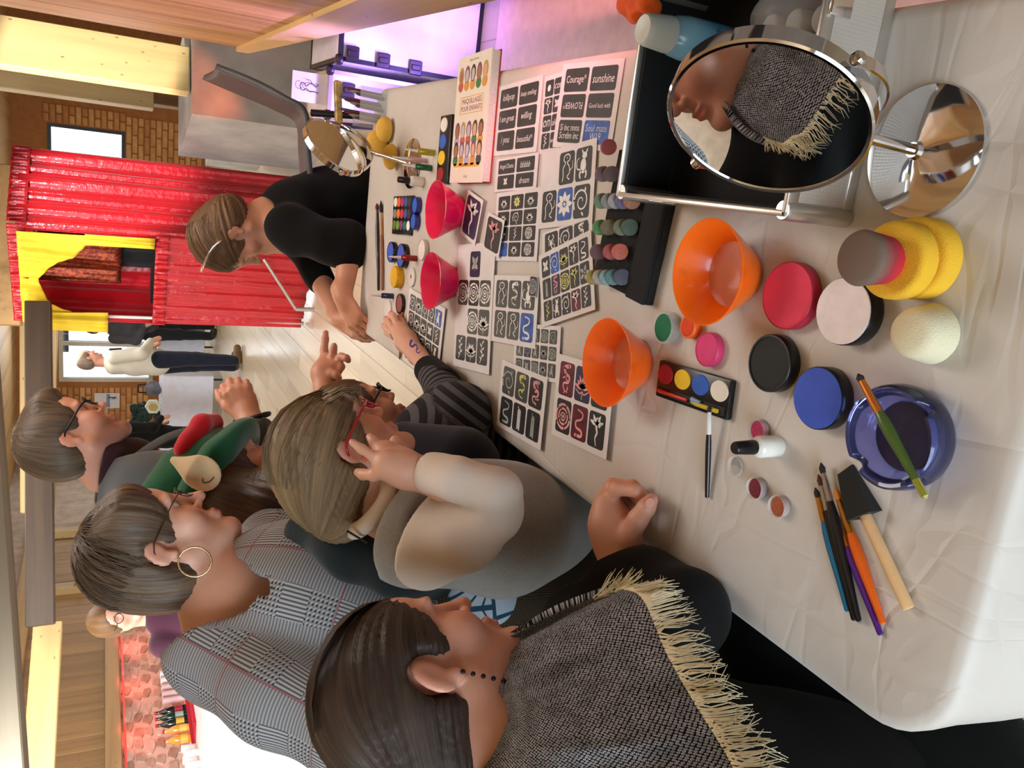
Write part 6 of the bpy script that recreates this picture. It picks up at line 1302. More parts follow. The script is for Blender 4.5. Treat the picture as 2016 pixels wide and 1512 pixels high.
N_ = [D(940, 1262, 1.0), D(955, 1300, .97), D(975, 1350, .92), D(1000, 1405, .875), D(975, 1475, .86), D(925, 1560, .89), D(905, 1650, .95)]
M1 = [D(1000, 1252, 1.0), D(1010, 1285, .95), D(1035, 1335, .89), D(1065, 1395, .815), D(1060, 1490, .77), D(1030, 1590, .78), D(1000, 1700, .86)]
M2 = [D(1110, 1200, .985), D(1125, 1235, .94), D(1160, 1305, .865), D(1190, 1395, .765), D(1215, 1505, .705), D(1220, 1610, .70), D(1190, 1740, .76)]
Hm = [D(1222, 1158, .955), D(1264, 1178, .91), D(1312, 1285, .80), D(1368, 1385, .725), D(1440, 1505, .665), D(1480, 1620, .65), D(1470, 1760, .70)]
nu, nv = 70, 110; Vs, Fs = grid_surface([N_, M1, M2, Hm], nu, nv); Vs = [Vector(q) for q in Vs]
out = []
for i in range(nu):
    for j in range(nv):
        t_ = i / (nu - 1); s = j / (nv - 1); q = Vs[i * nv + j]; n_ = (Vector((0, 0, CAMH)) - q).normalized()
        q2_ = q + n_ * (.020 * (1 - t_ * .6) * math.sin(s * 17 + 1.6 * math.sin(t_ * 3) + t_ * 2.5) + .006 * math.sin(s * 41 + t_ * 4)) * min(1, .25 + 1.5 * t_); out.append(q2_)
me = mesh('shawl', (out, Fs), shawl_mat(), True)
pc = []
for i in range(nu):
    for j in range(nv): pc.append(((j / (nv - 1)) * .78, (i / (nu - 1)) * .40, 0))
pattr(me, 'pc', np.array(pc)); so = obj('shawl', me, parent=P); md = so.modifiers.new('thickness', 'SOLIDIFY'); md.thickness = .010; md.offset = -1
hem = [out[(nu - 1) * nv + j] for j in range(nv)]; inn = [out[(nu - 4) * nv + j] for j in range(nv)]; cs = []; rr = random.Random(4)
for j in range(2, nv - 1):
    for k in range(3):
        s = rr.random(); a = hem[j].lerp(hem[j - 1], s); d = (hem[j] - inn[j]).normalized() * .7 + Vector((0, 0, -.55)); d.normalize(); L = rr.uniform(.030, .048); sd = (hem[j] - hem[j - 1]).normalized(); w_ = rr.uniform(-.014, .014)
        cs.append([a, a + d * L * .35 + sd * w_ * .6 + Vector((0, 0, .004)), a + d * L * .7 + sd * w_ * .3, a + d * L + sd * (w_ + rr.uniform(-.008, .008))])
for k in range(60):   # tassel at the tip and front edge
    a = out[(nu - 1 - rr.randrange(0, 12)) * nv + rr.randrange(0, 3)]; d = (D(1255, 1130, .93) - D(1215, 1180, .95)).normalized() * .6 + Vector((rr.uniform(-.3, .3), rr.uniform(-.3, .3), -.3)); cs.append([a, a + d * .014, a + d * .028 + Vector((rr.uniform(-.004, .004), 0, 0)), a + d * .040])
o = strands('fringe', cs, .0010, M('cream_wool', (240, 230, 196), .9, var=.06), P, 4)
# ---------------------------------------------------------------- woman in the checked jacket
P = person('woman in a grey glen check top with short brown hair, hoop earring and glasses')
f2 = hdir(80, 24); H = Head(ear_origin((316, 1094), 1.36, f2, (0, 0, 1), .95), f2, hdir(-5, -86), .95)
nb = D(455, 1180, 1.46); hb = Vol(.004); H.face(hb, .95, 1.05); H.neck(hb, nb, .050, .058); lsh, rsh = D(545, 1075, 1.62), D(425, 1282, 1.38)
hb.cone(nb, rsh, .062, .055, .05); hb.cone(nb, lsh, .06, .05, .05); hb.cone(nb + Vector((0, 0, -.03)), D(560, 1185, 1.47), .075, .08, .05); hb.ell(D(470, 1200, 1.45), (.09, .09, .07), None, .05)
skin_body('body', [hb], SK2, P, lambda V: H.tint(V)); H.eyes(P)
hv = Vol(.0045); cap_hair(hv, H, .011); face_cut(hv, H, ear=False)
H.e(hv, (0, -.044, -.045), (.076, .056, .072), .03); H.e(hv, (.03, .030, .085), (.060, .055, .035), .03); H.e(hv, (.060, .025, .055), (.026, .045, .035), .03)
for q in (-1, 1): H.e(hv, (q * .095, -.006, -.018), (.036, .030, .042), .012, 'sub')
HM2 = hair_mat('hair_ash_brown', (122, 100, 78), (48, 37, 30)); hair_piece('hair', hv, H, (0, -.05, .14), HM2, P)
cs = []; rr = random.Random(21)
for i in range(170):
    az = rr.uniform(-3.1, 3.1); th0 = rr.uniform(.05, .5); pts = []
    if abs(az) < .5: th1 = th0 + .55
    elif abs(az) < 1.7: th1 = th0 + .95
    else: th1 = 2.25
    for j in range(7):
        th = th0 + (th1 - th0) * j / 6; r_ = .965 + .01 * rr.random(); a2 = az + .05 * math.sin(j + i); pts.append(H.p((.096 * r_) * math.sin(th) * math.sin(a2), -.018 + .116 * r_ * math.sin(th) * math.cos(a2), .040 + .104 * r_ * math.cos(th)))
    cs.append(pts)
strands('hair_strands', cs, .0014, HM2, P, 3)
hp = H.p(.088, -.008, -.036); rg = [hp + H.R @ Vector((.004 * math.sin(a), .024 * math.sin(a), -.026 + .026 * math.cos(a))) * 1.0 for a in [2 * math.pi * i / 40 for i in range(41)]]
obj('hoop_earring', tube(rg, [.0016 + .0005 * (i % 2) for i in range(41)], 6, False), M('gold_hoop', (214, 184, 140), .2, .9), P, True)
glasses(H, P, M('thin_dark_rim', (60, 44, 40), .3, .5), .024, .017, .0010, lab='thin dark rimmed glasses', tw_=.086)
def plaid_mat(name, dark, light, red, sc=1.0):
    b = NB(name); s = b.sep(b.attr('pc').outputs['Vector']); u, v = b.math('MULTIPLY', s[0], sc), b.math('MULTIPLY', s[1], sc)
    fr = lambda x, p: b.math('FRACT', b.math('DIVIDE', x, p)); lt = lambda x, t_: b.math('LESS_THAN', x, t_)
    blk = lambda x: lt(fr(x, .092), .5)
    p_ = .0068; cu, cv = lt(fr(u, p_), .5), lt(fr(v, p_), .5); hound = b.math('ADD', b.math('MULTIPLY', b.math('ABSOLUTE', b.math('SUBTRACT', cu, cv)), .35), b.math('MULTIPLY', cu, cv)); dg = lt(fr(b.math('ADD', u, v), p_), .5); hound = b.math('ADD', b.math('MULTIPLY', hound, .65), b.math('MULTIPLY', dg, .35))
    lu, lv = lt(fr(u, p_ * .8), .45), lt(fr(v, p_ * .8), .45); su = blk(u); sv_ = blk(v)
    ln = b.math('ADD', b.math('MULTIPLY', su, lu), b.math('MULTIPLY', b.math('SUBTRACT', 1, su), b.math('MULTIPLY_ADD', lv, .6, .2)))
    both = b.math('MULTIPLY', su, sv_); f = b.math('ADD', b.math('MULTIPLY', both, hound), b.math('MULTIPLY', b.math('SUBTRACT', 1, both), b.math('MULTIPLY_ADD', ln, .7, .1)))
    col = b.mix(f, lin(light), lin(dark))
    rl = b.math('MAXIMUM', lt(b.math('ABSOLUTE', b.math('SUBTRACT', fr(u, .184), .25)), .008), lt(b.math('ABSOLUTE', b.math('SUBTRACT', fr(v, .184), .25)), .008)); col = b.mix(b.math('MULTIPLY', rl, .55), col, lin(red))
    b.base(col); b.b.inputs['Roughness'].default_value = .95; b.b.inputs['Specular IOR Level'].default_value = .15; b.bump(b.noise(b.coord(), 900, 2), .2, .001); return b.m
PM = plaid_mat('glen_check', (24, 24, 28), (176, 176, 178), (140, 18, 44)); PM2 = plaid_mat('brown_check', (34, 28, 24), (98, 84, 68), (70, 50, 36), 1.2)
wst = D(800, 1265, 1.45); rel = D(700, 1432, 1.25); lel = D(640, 1010, 1.66)
sv = Vol(.006); sv.cone(D(545, 1205, 1.47), wst, .150, .150, .06); sv.ell(D(620, 1180, 1.44), (.14, .14, .13), None, .06); sv.cone(rsh, D(560, 1200, 1.48), .078, .11, .06); sv.cone(lsh, D(560, 1190, 1.5), .070, .10, .06); sv.chain([rsh, D(545, 1362, 1.3), rel, D(900, 1400, 1.25)], [.080, .076, .070, .055], .03); sv.chain([lsh, lel], [.068, .06], .04)
sv.fn(fold(.004, 34, 3))
sv.ell(D(412, 1185, 1.43), (.105, .105, .105), None, .012, 'sub'); sv.cone(D(420, 1190, 1.42), D(548, 1165, 1.36), .105, .045, .012, 'sub')
garment('checked_top', sv, PM, P, [(D(480, 1180, 1.5), wst, .155), (rsh, rel, .075), (lsh, lel, .065)])
kv = Vol(.009); pl2 = wst + Vector((-.02, .0, -.12)); kv.chain([wst, pl2, pl2 + Vector((.0, .03, -.36)), pl2 + Vector((0, .03, -.5))], [.150, .175, .19, .19], .06); kv.fn(fold(.006, 30, 5)); kv.plane(pl2 + Vector((0, 0, -.46)), (0, 0, -1)); garment('skirt', kv, PM2, P, [(wst, pl2 + Vector((0, 0, -.5)), .17)])
lv = Vol(.009)
for q in (-.09, .09): lv.chain([pl2 + Vector((q, .02, -.4)), Vector((pl2.x + q, pl2.y + .02, .08))], [.07, .05], .03); lv.ell((pl2.x + q + .05, pl2.y + .02, .045), (.12, .045, .045), None, .03)
garment('boots', lv, BLKC, P)
# ---------------------------------------------------------------- girl with red glasses, cheek on hand
P = person('girl in grey pinafore and white shirt with red glasses, resting cheek on hand')
f3 = hdir(78, 30); H = Head(ear_origin((690, 893), 1.27, f3, (0, 0, 1), .84), f3, hdir(0, -86), .84)
nb = D(715, 995, 1.36); rsh = D(835, 1068, 1.24); el = D(985, 990, 1.15); wr = D(838, 938, 1.20)
hb = Vol(.0036); H.face(hb, .95, .8); H.neck(hb, nb, .044, .050); hb.cone(nb, D(770, 1020, 1.36), .05, .08, .04)
hd = Vol(.0026); hd.cone(D(870, 950, 1.185), wr, .024, .021, .01); hd.chain([wr, D(800, 925, 1.185), D(765, 915, 1.18)], [.022, .026, .024], .015); hd.chain([D(790, 905, 1.205), D(760, 890, 1.21)], [.018, .018], .015)
for pts, r in (([(775, 908, 1.175), (738, 900, 1.180), (712, 884, 1.185), (694, 871, 1.19)], .0078), ([(770, 925, 1.17), (735, 935, 1.185), (715, 934, 1.20), (705, 930, 1.215)], .0088), ([(768, 895, 1.195), (745, 880, 1.21), (735, 868, 1.215), (728, 860, 1.22)], .0078), ([(800, 900, 1.215), (785, 880, 1.225), (778, 868, 1.23)], .0095)):
    hd.chain([D(*q) for q in pts], [r * (1.1, 1.0, .9, .75)[i] for i in range(len(pts))], .005)
skin_body('body', [hb, hd], SK2, P, lambda V: H.tint(V, blush=.7), [([nb, rsh, el, D(870, 950, 1.185)], .02)]); H.eyes(P)
hv = Vol(.004); cap_hair(hv, H, .018); face_cut(hv, H, ear=False, tilt=-.1); H.e(hv, (0, -.105, -.005), (.062, .055, .065), .04); H.e(hv, (0, -.125, -.055), (.045, .04, .05), .03); H.e(hv, (.055, .030, .055), (.028, .032, .026), .02)
for q in (-1, 1): H.e(hv, (q * .094, -.008, -.018), (.036, .032, .042), .010, 'sub')
HM3 = hair_mat('hair_dark_blond', (158, 134, 100), (78, 60, 42)); hair_piece('hair', hv, H, (0, -.15, -.03), HM3, P)
cs = []; rr = random.Random(31)
for i in range(170):
    az = rr.uniform(-2.2, 2.2); pts = []
    for j in range(8):
        t_ = j / 7; th = .25 + 2.35 * t_; r_ = 1.0 + .03 * rr.random() ** 3; y_ = .105 * math.cos(th); rad = math.sin(th); pts.append(H.p(.093 * r_ * rad * math.sin(az), -.018 + .118 * r_ * math.cos(th), .040 + (.104 if math.cos(az) > 0 else .08) * r_ * rad * math.cos(az)))
    if math.cos(az) > -.25: cs.append(pts)
for i in range(26):
    a = H.p(.06 + .03 * rr.random(), .05 + .02 * rr.random(), .07 + .02 * rr.random()); cs.append([a, a + H.R @ Vector((.012, .018, -.012)), a + H.R @ Vector((.018, .015 + .02 * rr.random(), -.035)), a + H.R @ Vector((.012, .0 + .02 * rr.random(), -.05))])
strands('hair_strands', cs, .0011, HM3, P, 3)
o = obj('hair_tie', tube([H.p(.03 * math.cos(a), -.135 , -.035 + .03 * math.sin(a)) for a in [2 * math.pi * i / 16 for i in range(17)]], .004, 6, False), M('hair_tie', (120, 90, 70), .7), P, True)
glasses(H, P, M('red_frame', (190, 24, 48), .25, coat=.5), .025, .017, .0024, lab='red framed glasses', rnd=3, tw_=.094)
obj('earring', xf(sponge_disc(.005, .004, .0018, 10), Matrix.Translation(H.p(.086, -.014, -.034)) @ frame_from(HR * .2 - FWD, Vector((0, 0, 1))).to_4x4()), M('coral_stud', (246, 130, 110), .3), P, True)
obj('bracelet', tube([wr + (D(870, 950, 1.185) - wr).normalized() * .012 + frame_from(D(870, 950, 1.185) - wr, (0, 0, 1)) @ Vector((.0245 * math.cos(a), .0245 * math.sin(a), 0)) for a in [2 * math.pi * i / 24 for i in range(25)]], .0012, 6, False), M('red_thread', (196, 70, 60), .7), P, True)
WS = cloth_mat('white_cotton', (222, 210, 198), .05, .85, 1200, .05); GS = cloth_mat('grey_felt', (146, 144, 138), .12, .95, 260, .3)
hp3 = T(1115, 1035, .57)
sv = Vol(.005); sv.chain([rsh, D(910, 1046, 1.20), D(972, 1008, 1.165)], [.060, .053, .042], .03); sv.cone(D(972, 1008, 1.165), D(975, 968, 1.13), .040, .036, .02); sv.chain([D(975, 968, 1.13), D(905, 945, 1.14), D(848, 931, 1.175)], [.036, .033, .030], .006); sv.cone(nb + Vector((0, 0, -.02)), D(820, 1040, 1.34), .060, .10, .04); sv.cone(nb + Vector((0, 0, -.03)), rsh, .055, .06, .04); sv.fn(fold(.0035, 55, 2)); sv.plane(D(843, 940, 1.20), D(838, 938, 1.20) - D(905, 965, 1.17), .004); sv.ell(D(690, 985, 1.34), (.068, .068, .075), None, .008, 'sub')
garment('shirt', sv, WS, P)
cl = [D(655, 1025, 1.34), D(700, 1045, 1.27), D(745, 1005, 1.26), D(765, 965, 1.28), D(755, 940, 1.36)]; obj('collar', tube(catmull(cl, 20), [.014] * 20, 8, True, .55), WS, P, True)
gv = Vol(.006); gv.cone(D(805, 1020, 1.34), D(985, 1040, 1.40), .100, .105, .05); gv.cone(rsh + (D(760, 1020, 1.35) - rsh) * .25, D(800, 1040, 1.33), .074, .10, .05); gv.cone(D(985, 1040, 1.40), hp3, .105, .115, .06); gv.cone(hp3, hp3 + Vector((.30, .06, -.04)), .11, .085, .06); gv.cone(hp3 + Vector((0, .14, -.02)), hp3 + Vector((.30, .2, -.04)), .11, .085, .06); gv.cone(hp3 + Vector((.3, .1, -.05)), hp3 + Vector((.3, .1, -.3)), .085, .08, .04); gv.fn(fold(.004, 30, 4))
gv.ell(D(705, 1000, 1.33), (.115, .115, .115), None, .02, 'sub'); gv.cone(el + (rsh - el) * .55, el + (el - rsh) * .3, .076, .07, .006, 'sub'); gv.cone(el, D(838, 930, 1.19), .062, .05, .006, 'sub')
garment('pinafore', gv, GS, P)
obj('collar_label', xf(box((-.018, -.001, -.003), (.018, .001, .003)), Matrix.Translation(D(703, 1057, 1.25)) @ frame_from(-FWD, D(713, 1063, 1.25) - D(695, 1052, 1.25)).to_4x4()), M('label_black', (24, 24, 26), .6), P, False)
# ---------------------------------------------------------------- man in the grey jacket
P = person('bearded man in grey blazer and dark red turtleneck with black glasses')
f4 = hdir(82, 26); H = Head(ear_origin((136, 868), 2.0, f4, (0, 0, 1), .95), f4, hdir(-6, -86), .95)
nb = D(205, 925, 2.14); rsh = D(300, 962, 2.06); lsh = D(300, 850, 2.35); el = D(470, 985, 1.98); wr = D(505, 820, 1.98)
hb = Vol(.0045); H.face(hb, 1.06, 1.05); H.neck(hb, nb, .056, .064); hd = Vol(.0035); hand(hd, D(492, 822, 2.0), D(462, 762, 2.0) - D(492, 822, 2.0), -FWD + HR * .3, .9, (48, 50, 52, 54), 2, (30, 15), -1)
skin_body('body', [hb, hd], SK1, P, lambda V: H.tint(V, beard=.75), [([nb, rsh, el, D(495, 835, 1.99)], .03)], .0048); H.eyes(P)
hv = Vol(.0045); cap_hair(hv, H, .012); face_cut(hv, H); H.e(hv, (0, .045, .105), (.055, .045, .030), .03); H.e(hv, (0, .07, .098), (.045, .03, .022), .02)
HM4 = hair_mat('hair_short_brown', (112, 94, 74), (56, 46, 38)); hair_piece('hair', hv, H, (0, -.06, .14), HM4, P, groove=.0012)
glasses(H, P, M('black_frame', (18, 18, 20), .3), .026, .019, .0024, lab='black framed glasses', rnd=3.2)
sv = Vol(.007); sv.cone(H.p(0, -.03, -.10), nb + Vector((0, 0, -.06)), .066, .085, .03); sv.plane(H.p(0, 0, -.088), H.R @ Vector((0, -.25, 1)), .006); garment('turtleneck', sv, cloth_mat('maroon_wool', (54, 24, 32), .15), P)
hp4 = nb + Vector((-.12, -.02, -.62)); jk = cloth_mat('grey_wool', (78, 82, 84), .16, .95, 600, .3)
sv = Vol(.008); sv.cone(nb + Vector((-.02, 0, -.12)), hp4, .145, .16, .08); sv.cone(nb + Vector((-.01, 0, -.06)), rsh, .085, .072, .08); sv.cone(nb + Vector((0, 0, -.09)), lsh, .09, .08, .06); sv.chain([rsh, el, D(500, 850, 1.98)], [.074, .066, .048], .06); sv.chain([lsh, D(470, 800, 2.3), D(500, 770, 2.1)], [.08, .065, .045], .05); sv.fn(fold(.005, 26, 6)); sv.plane(D(495, 828, 1.98), D(490, 800, 2.0) - D(500, 870, 1.98), .006); sv.ell(nb + Vector((.01, 0, .02)), (.088, .088, .10), None, .015, 'sub')
garment('blazer', sv, jk, P)
lp = catmull([D(205, 952, 2.09), D(225, 935, 2.06), D(270, 900, 2.07), D(330, 862, 2.12), D(400, 840, 2.17)], 24); obj('lapel', tube(lp, [.008, .014] + [.016] * 20 + [.012, .006], 8, True, .3), jk, P, True)
obj('watch_strap', tube([D(505, 822, 1.985) + frame_from(D(470, 755, 2.0) - D(490, 815, 2.0), (0, 0, 1)) @ Vector((.031 * math.cos(a), .031 * math.sin(a), 0)) for a in [2 * math.pi * i / 20 for i in range(21)]], .006, 6, False), M('strap_black', (26, 26, 30), .5), P, True)
def legs(P, top, mat, shoe, gap=.09, w=.09, foot=(0, 1), r1=.055):
    v = Vol(.010); sx = Vector((foot[1], -foot[0], 0)); zt = top.z
    for s in (-1, 1): a = top + sx * gap * s; v.chain([a, Vector((a.x, a.y, zt * .52)), Vector((a.x, a.y, .07))], [w * 1.05, w * .8, r1], .04)
    v.ell(top + Vector((0, 0, .02)), (w * 1.7, w * 1.7, .12), None, .05); v.fn(fold(.004, 24, 1)); garment('trousers', v, mat, P)
    for s in (-1, 1):
        a = top + sx * gap * s; v = Vol(.007); fd = Vector((foot[0], foot[1], 0)); v.cone(Vector((a.x, a.y, .05)), Vector((a.x, a.y, .045)) + fd * .15, .048, .038, .02); v.plane((a.x, a.y, .006), (0, 0, -1)); garment('shoe', v, shoe, P)
legs(P, hp4 + Vector((0, 0, -.02)), cloth_mat('dark_trousers', (30, 32, 38), .15), M('shoe_black', (20, 20, 22), .4), foot=(.9, .4))
# ---------------------------------------------------------------- girl in the elf hat
P = person('girl in a green and red elf hat with a felt ear, long dark hair')
f5 = hdir(70, 38); H = Head(D(468, 948, 1.74), f5, hdir(10, -75), .93)
nb = D(590, 985, 1.74); hb = Vol(.0045); H.face(hb, .95, .85); H.neck(hb, nb, .045, .05)
w5 = D(640, 770, 1.86); hd = Vol(.003); d5 = D(615, 668, 1.98) - D(640, 765, 1.88)
hd.cone(D(655, 850, 1.84), w5, .030, .024, .01); hd.chain([w5, D(638, 735, 1.88), D(645, 715, 1.90)], [.024, .028, .024], .015); hd.chain([D(650, 742, 1.87), D(660, 722, 1.88)], [.02, .019], .012)
for pts, r in (([(640, 712, 1.90), (638, 690, 1.91), (640, 668, 1.92), (641, 655, 1.925)], .0095), ([(652, 716, 1.89), (655, 700, 1.88), (656, 688, 1.88), (658, 680, 1.88)], .0095), ([(662, 716, 1.885), (672, 702, 1.87), (682, 705, 1.86), (686, 710, 1.86)], .009), ([(664, 730, 1.88), (672, 722, 1.87), (668, 730, 1.865)], .0085), ([(640, 745, 1.90), (652, 735, 1.855), (662, 738, 1.85), (668, 745, 1.85)], .0095)):
    hd.chain([D(*q) for q in pts], [r * (1.1, 1.0, .9, .75)[i] for i in range(len(pts))], .005)
skin_body('body', [hb, hd], SK1, P, lambda V: H.tint(V, blush=.6), [([nb, D(610, 930, 1.85), D(680, 905, 1.85), D(655, 850, 1.84)], .02)], .004); H.eyes(P)
hv = Vol(.005); cap_hair(hv, H, .014); face_cut(hv, H, ear=False); H.e(hv, (0, -.07, -.05), (.085, .05, .09), .04); hv.chain([H.p(.03, -.05, -.05), D(560, 1005, 1.68), D(625, 1055, 1.64), D(650, 1085, 1.66)], [.065, .060, .045, .015], .04); hv.chain([H.p(.06, -.02, -.04), D(560, 955, 1.64), D(640, 1000, 1.62)], [.03, .042, .02], .04)
HM5 = hair_mat('hair_chestnut', (92, 66, 48), (36, 24, 18)); hair_piece('hair', hv, H, (0, -.03, .15), HM5, P)
cs = []; rr = random.Random(41)
for i in range(120):
    t_ = rr.random(); a = D(490 + 10 * t_, 930 + 85 * t_, 1.66 + .04 * rr.random()); b = D(565 + 20 * rr.random(), 960 + 70 * t_, 1.63 + .05 * rr.random()); c = D(625 + 40 * rr.random(), 1000 + 85 * t_, 1.61 + .06 * rr.random()); cs.append(catmull([a, b, c, c + (c - b) * .25 + Vector((0, 0, -.01))], 8))
strands('hair_strands', cs, .0016, HM5, P, 3)
GF = cloth_mat('green_felt', (18, 92, 62), .12, .95, 500, .4); RF = cloth_mat('red_felt', (196, 22, 40), .12, .95, 500, .4); CF = cloth_mat('cream_felt', (222, 200, 158), .06, .95, 500, .4)
tv = Vol(.005); H.e(tv, (0, -.018, .065), (.104, .122, .068), .02); tv.plane(H.p(0, 0, .045), H.R @ Vector((0, 0.10, -1)), .01); tv.chain([H.p(.02, -.05, .10), H.p(.03, -.11, .10), H.p(.04, -.15, .06)], [.06, .045, .03], .03); tv.fn(fold(.004, 45, 3))
garment('elf_hat', tv, GF, P)
bv = Vol(.005); H.e(bv, (0, -.010, .045), (.134, .152, .050), .02); bv.plane(H.p(0, 0, .088), H.R @ Vector((0, -.1, 1)), .01); bv.plane(H.p(0, 0, .012), H.R @ Vector((0, .1, -1)), .01); bv.fn(fold(.003, 60, 2)); garment('hat_brim', bv, GF, P)
rv = Vol(.005)
for pts in ([H.p(.03, .085, .118), H.p(.075, .05, .125), H.p(.085, -.02, .115)], [H.p(.06, -.09, .10), H.p(.03, -.11, .12)]): rv.chain(pts, [.020] * len(pts), .01)
rv.fn(fold(.004, 70, 5)); garment('red_trim', rv, RF, P)
ev = Vol(.0035); eh = Vector(D(398, 932, 1.565)); eu = (D(345, 905, 1.565) - D(430, 945, 1.57)).normalized(); ew = FWD.cross(eu)
Re = np.array(Matrix(((eu.x, ew.x, FWD.x), (eu.y, ew.y, FWD.y), (eu.z, ew.z, FWD.z)))); ev.ell(eh, (.038, .034, .010), Re, .01); ev.cone(eh + eu * .02, eh + eu * .058, .026, .008, .01); garment('felt_ear', ev, CF, P)
obj('ear_stitch', tube(catmull([eh + eu * x + ew * y - FWD * .0105 for x, y in ((.02, -.004), (.008, .008), (-.006, -.002), (-.012, -.012), (-.022, -.006), (-.026, .006))], 24), .0014, 5), M('thread_brown', (120, 92, 66), .8), P, True)
sv = Vol(.008); hp5 = Vector((nb.x - .04, nb.y, .48)); sv.cone(nb + Vector((0, 0, -.06)), hp5, .10, .13, .06); sv.chain([D(640, 1060, 1.66), D(740, 1075, 1.66), D(790, 1020, 1.72)], [.065, .055, .05], .05); sv.chain([D(610, 930, 1.85), D(680, 905, 1.85), D(648, 800, 1.86)], [.06, .05, .036], .04); sv.fn(fold(.004, 34, 2)); garment('dark_top', sv, cloth_mat('navy_jersey', (26, 30, 38), .15), P)
legs(P, Vector((hp5.x, hp5.y, .56)), cloth_mat('jeans_dark', (36, 44, 62), .15), M('shoe_black', (20, 20, 22), .4), .07, .075, (.9, .3), .045)
# ---------------------------------------------------------------- child in the striped sweater
P = person('child in black and grey striped sweater reaching across the table, painted wrist')
f6 = hdir(84, 32); H = Head(D(712, 838, 1.76), f6, hdir(0, -85), .88)
nb = D(800, 905, 1.80); hb = Vol(.004); H.face(hb, .95, .7); H.neck(hb, nb, .042, .046)
w6 = T(822, 700, .775); hd = Vol(.0028); hd.cone(T(862, 745, .785), w6, .025, .021, .01); hd.chain([w6, T(800, 672, .772), T(788, 652, .775)], [.022, .027, .024], .015)
for pts, r in (([(782, 640, .035), (774, 622, .038), (770, 618, .022), (774, 624, .010)], .0088), ([(776, 648, .034), (764, 632, .036), (760, 628, .020), (765, 634, .009)], .009), ([(773, 656, .031), (760, 644, .030), (756, 641, .017), (762, 646, .009)], .0088), ([(776, 664, .026), (764, 656, .024), (761, 655, .013), (767, 658, .008)], .008), ([(800, 662, .030), (796, 645, .022), (790, 632, .014), (786, 624, .010)], .0095)):
    hd.chain([A_(*q) for q in pts], [r * (1.1, 1.05, .9, .75)[i] for i in range(len(pts))], .005)
skin_body('body', [hb, hd], SK2, P, lambda V: H.tint(V, blush=.6), [([nb, D(850, 885, 1.66), T(905, 812, .80), T(862, 745, .785)], .02)], .0036); H.eyes(P)
hv = Vol(.005); cap_hair(hv, H, .016); face_cut(hv, H, ear=False); H.e(hv, (0, -.06, -.05), (.075, .05, .07), .04); HM6 = hair_mat('hair_mid_brown', (112, 84, 58), (52, 38, 28)); hair_piece('hair', hv, H, (0, -.04, .14), HM6, P)
glasses(H, P, M('black_frame', (18, 18, 20), .3), .025, .017, .0026, lab='black framed glasses', rnd=3)
def stripe_mat():
    b = NB('striped_knit'); s = b.sep(b.attr('pc').outputs['Vector']); fr = b.math('FRACT', b.math('DIVIDE', s[1], .0235)); st = b.math('LESS_THAN', fr, .48); n_ = b.noise(b.coord(), 500, 2); b.base(b.mix(b.math('MULTIPLY', st, b.math('MULTIPLY_ADD', n_, .4, .7)), lin((24, 24, 29)), lin((88, 88, 94)))); b.b.inputs['Roughness'].default_value = .95; b.bump(n_, .3, .002); return b.m
sh6, el6 = D(850, 885, 1.66), T(905, 812, .80); cf6 = T(850, 735, .785); hp6 = Vector((nb.x - .06, nb.y - .02, .46)); SM = stripe_mat()
sv = Vol(.006); sv.chain([sh6, el6, cf6], [.060, .052, .034], .04); sv.cone(nb + Vector((0, 0, -.06)), hp6, .095, .12, .06); sv.cone(nb + Vector((0, 0, -.07)), sh6, .07, .06, .05); sv.chain([D(860, 870, 1.68), T(1000, 915, .66)], [.09, .085], .05); sv.fn(fold(.004, 48, 2)); sv.plane(T(846, 728, .78), w6 - T(862, 745, .785), .004)
garment('striped_sweater', sv, SM, P, [(sh6, el6, .055), (el6, cf6, .045), (D(840, 880, 1.7), T(1000, 915, .66), .10), (nb, hp6, .11)])
cv_ = Vol(.004); cv_.cone(T(872, 757, .786), T(843, 727, .782), .040, .034, .01); cv_.plane(T(843, 727, .78), T(843, 727, .78) - T(872, 757, .78), .003); garment('cuff', cv_, BLKC, P)
nv_ = Vol(.006); nv_.cone(D(800, 890, 1.60), D(900, 925, 1.55), .060, .085, .04); garment('navy_scarf', nv_, cloth_mat('navy_wool', (22, 24, 36), .2), P)
legs(P, Vector((hp6.x, hp6.y, .46)), cloth_mat('jeans_dark', (36, 44, 62), .15), M('shoe_black', (20, 20, 22), .4), .06, .07, (.9, .3), .042)
tq = T(820, 684, .7985); tnn = Vector((-.1, -.45, .9)).normalized(); tm = get_motif('dragon', 1)
obj('painted_motif', xf(([(x * .05, y * .05, 0) for x, y, _ in tm[0]], tm[1]), Matrix.Translation(tq + tnn * .0035) @ frame_from(tnn, T(840, 705, .79) - T(805, 668, .79)).to_4x4() @ Matrix.Rotation(1.2, 4, 'Z')), M('violet_paint', (74, 54, 150), .6), P, False)
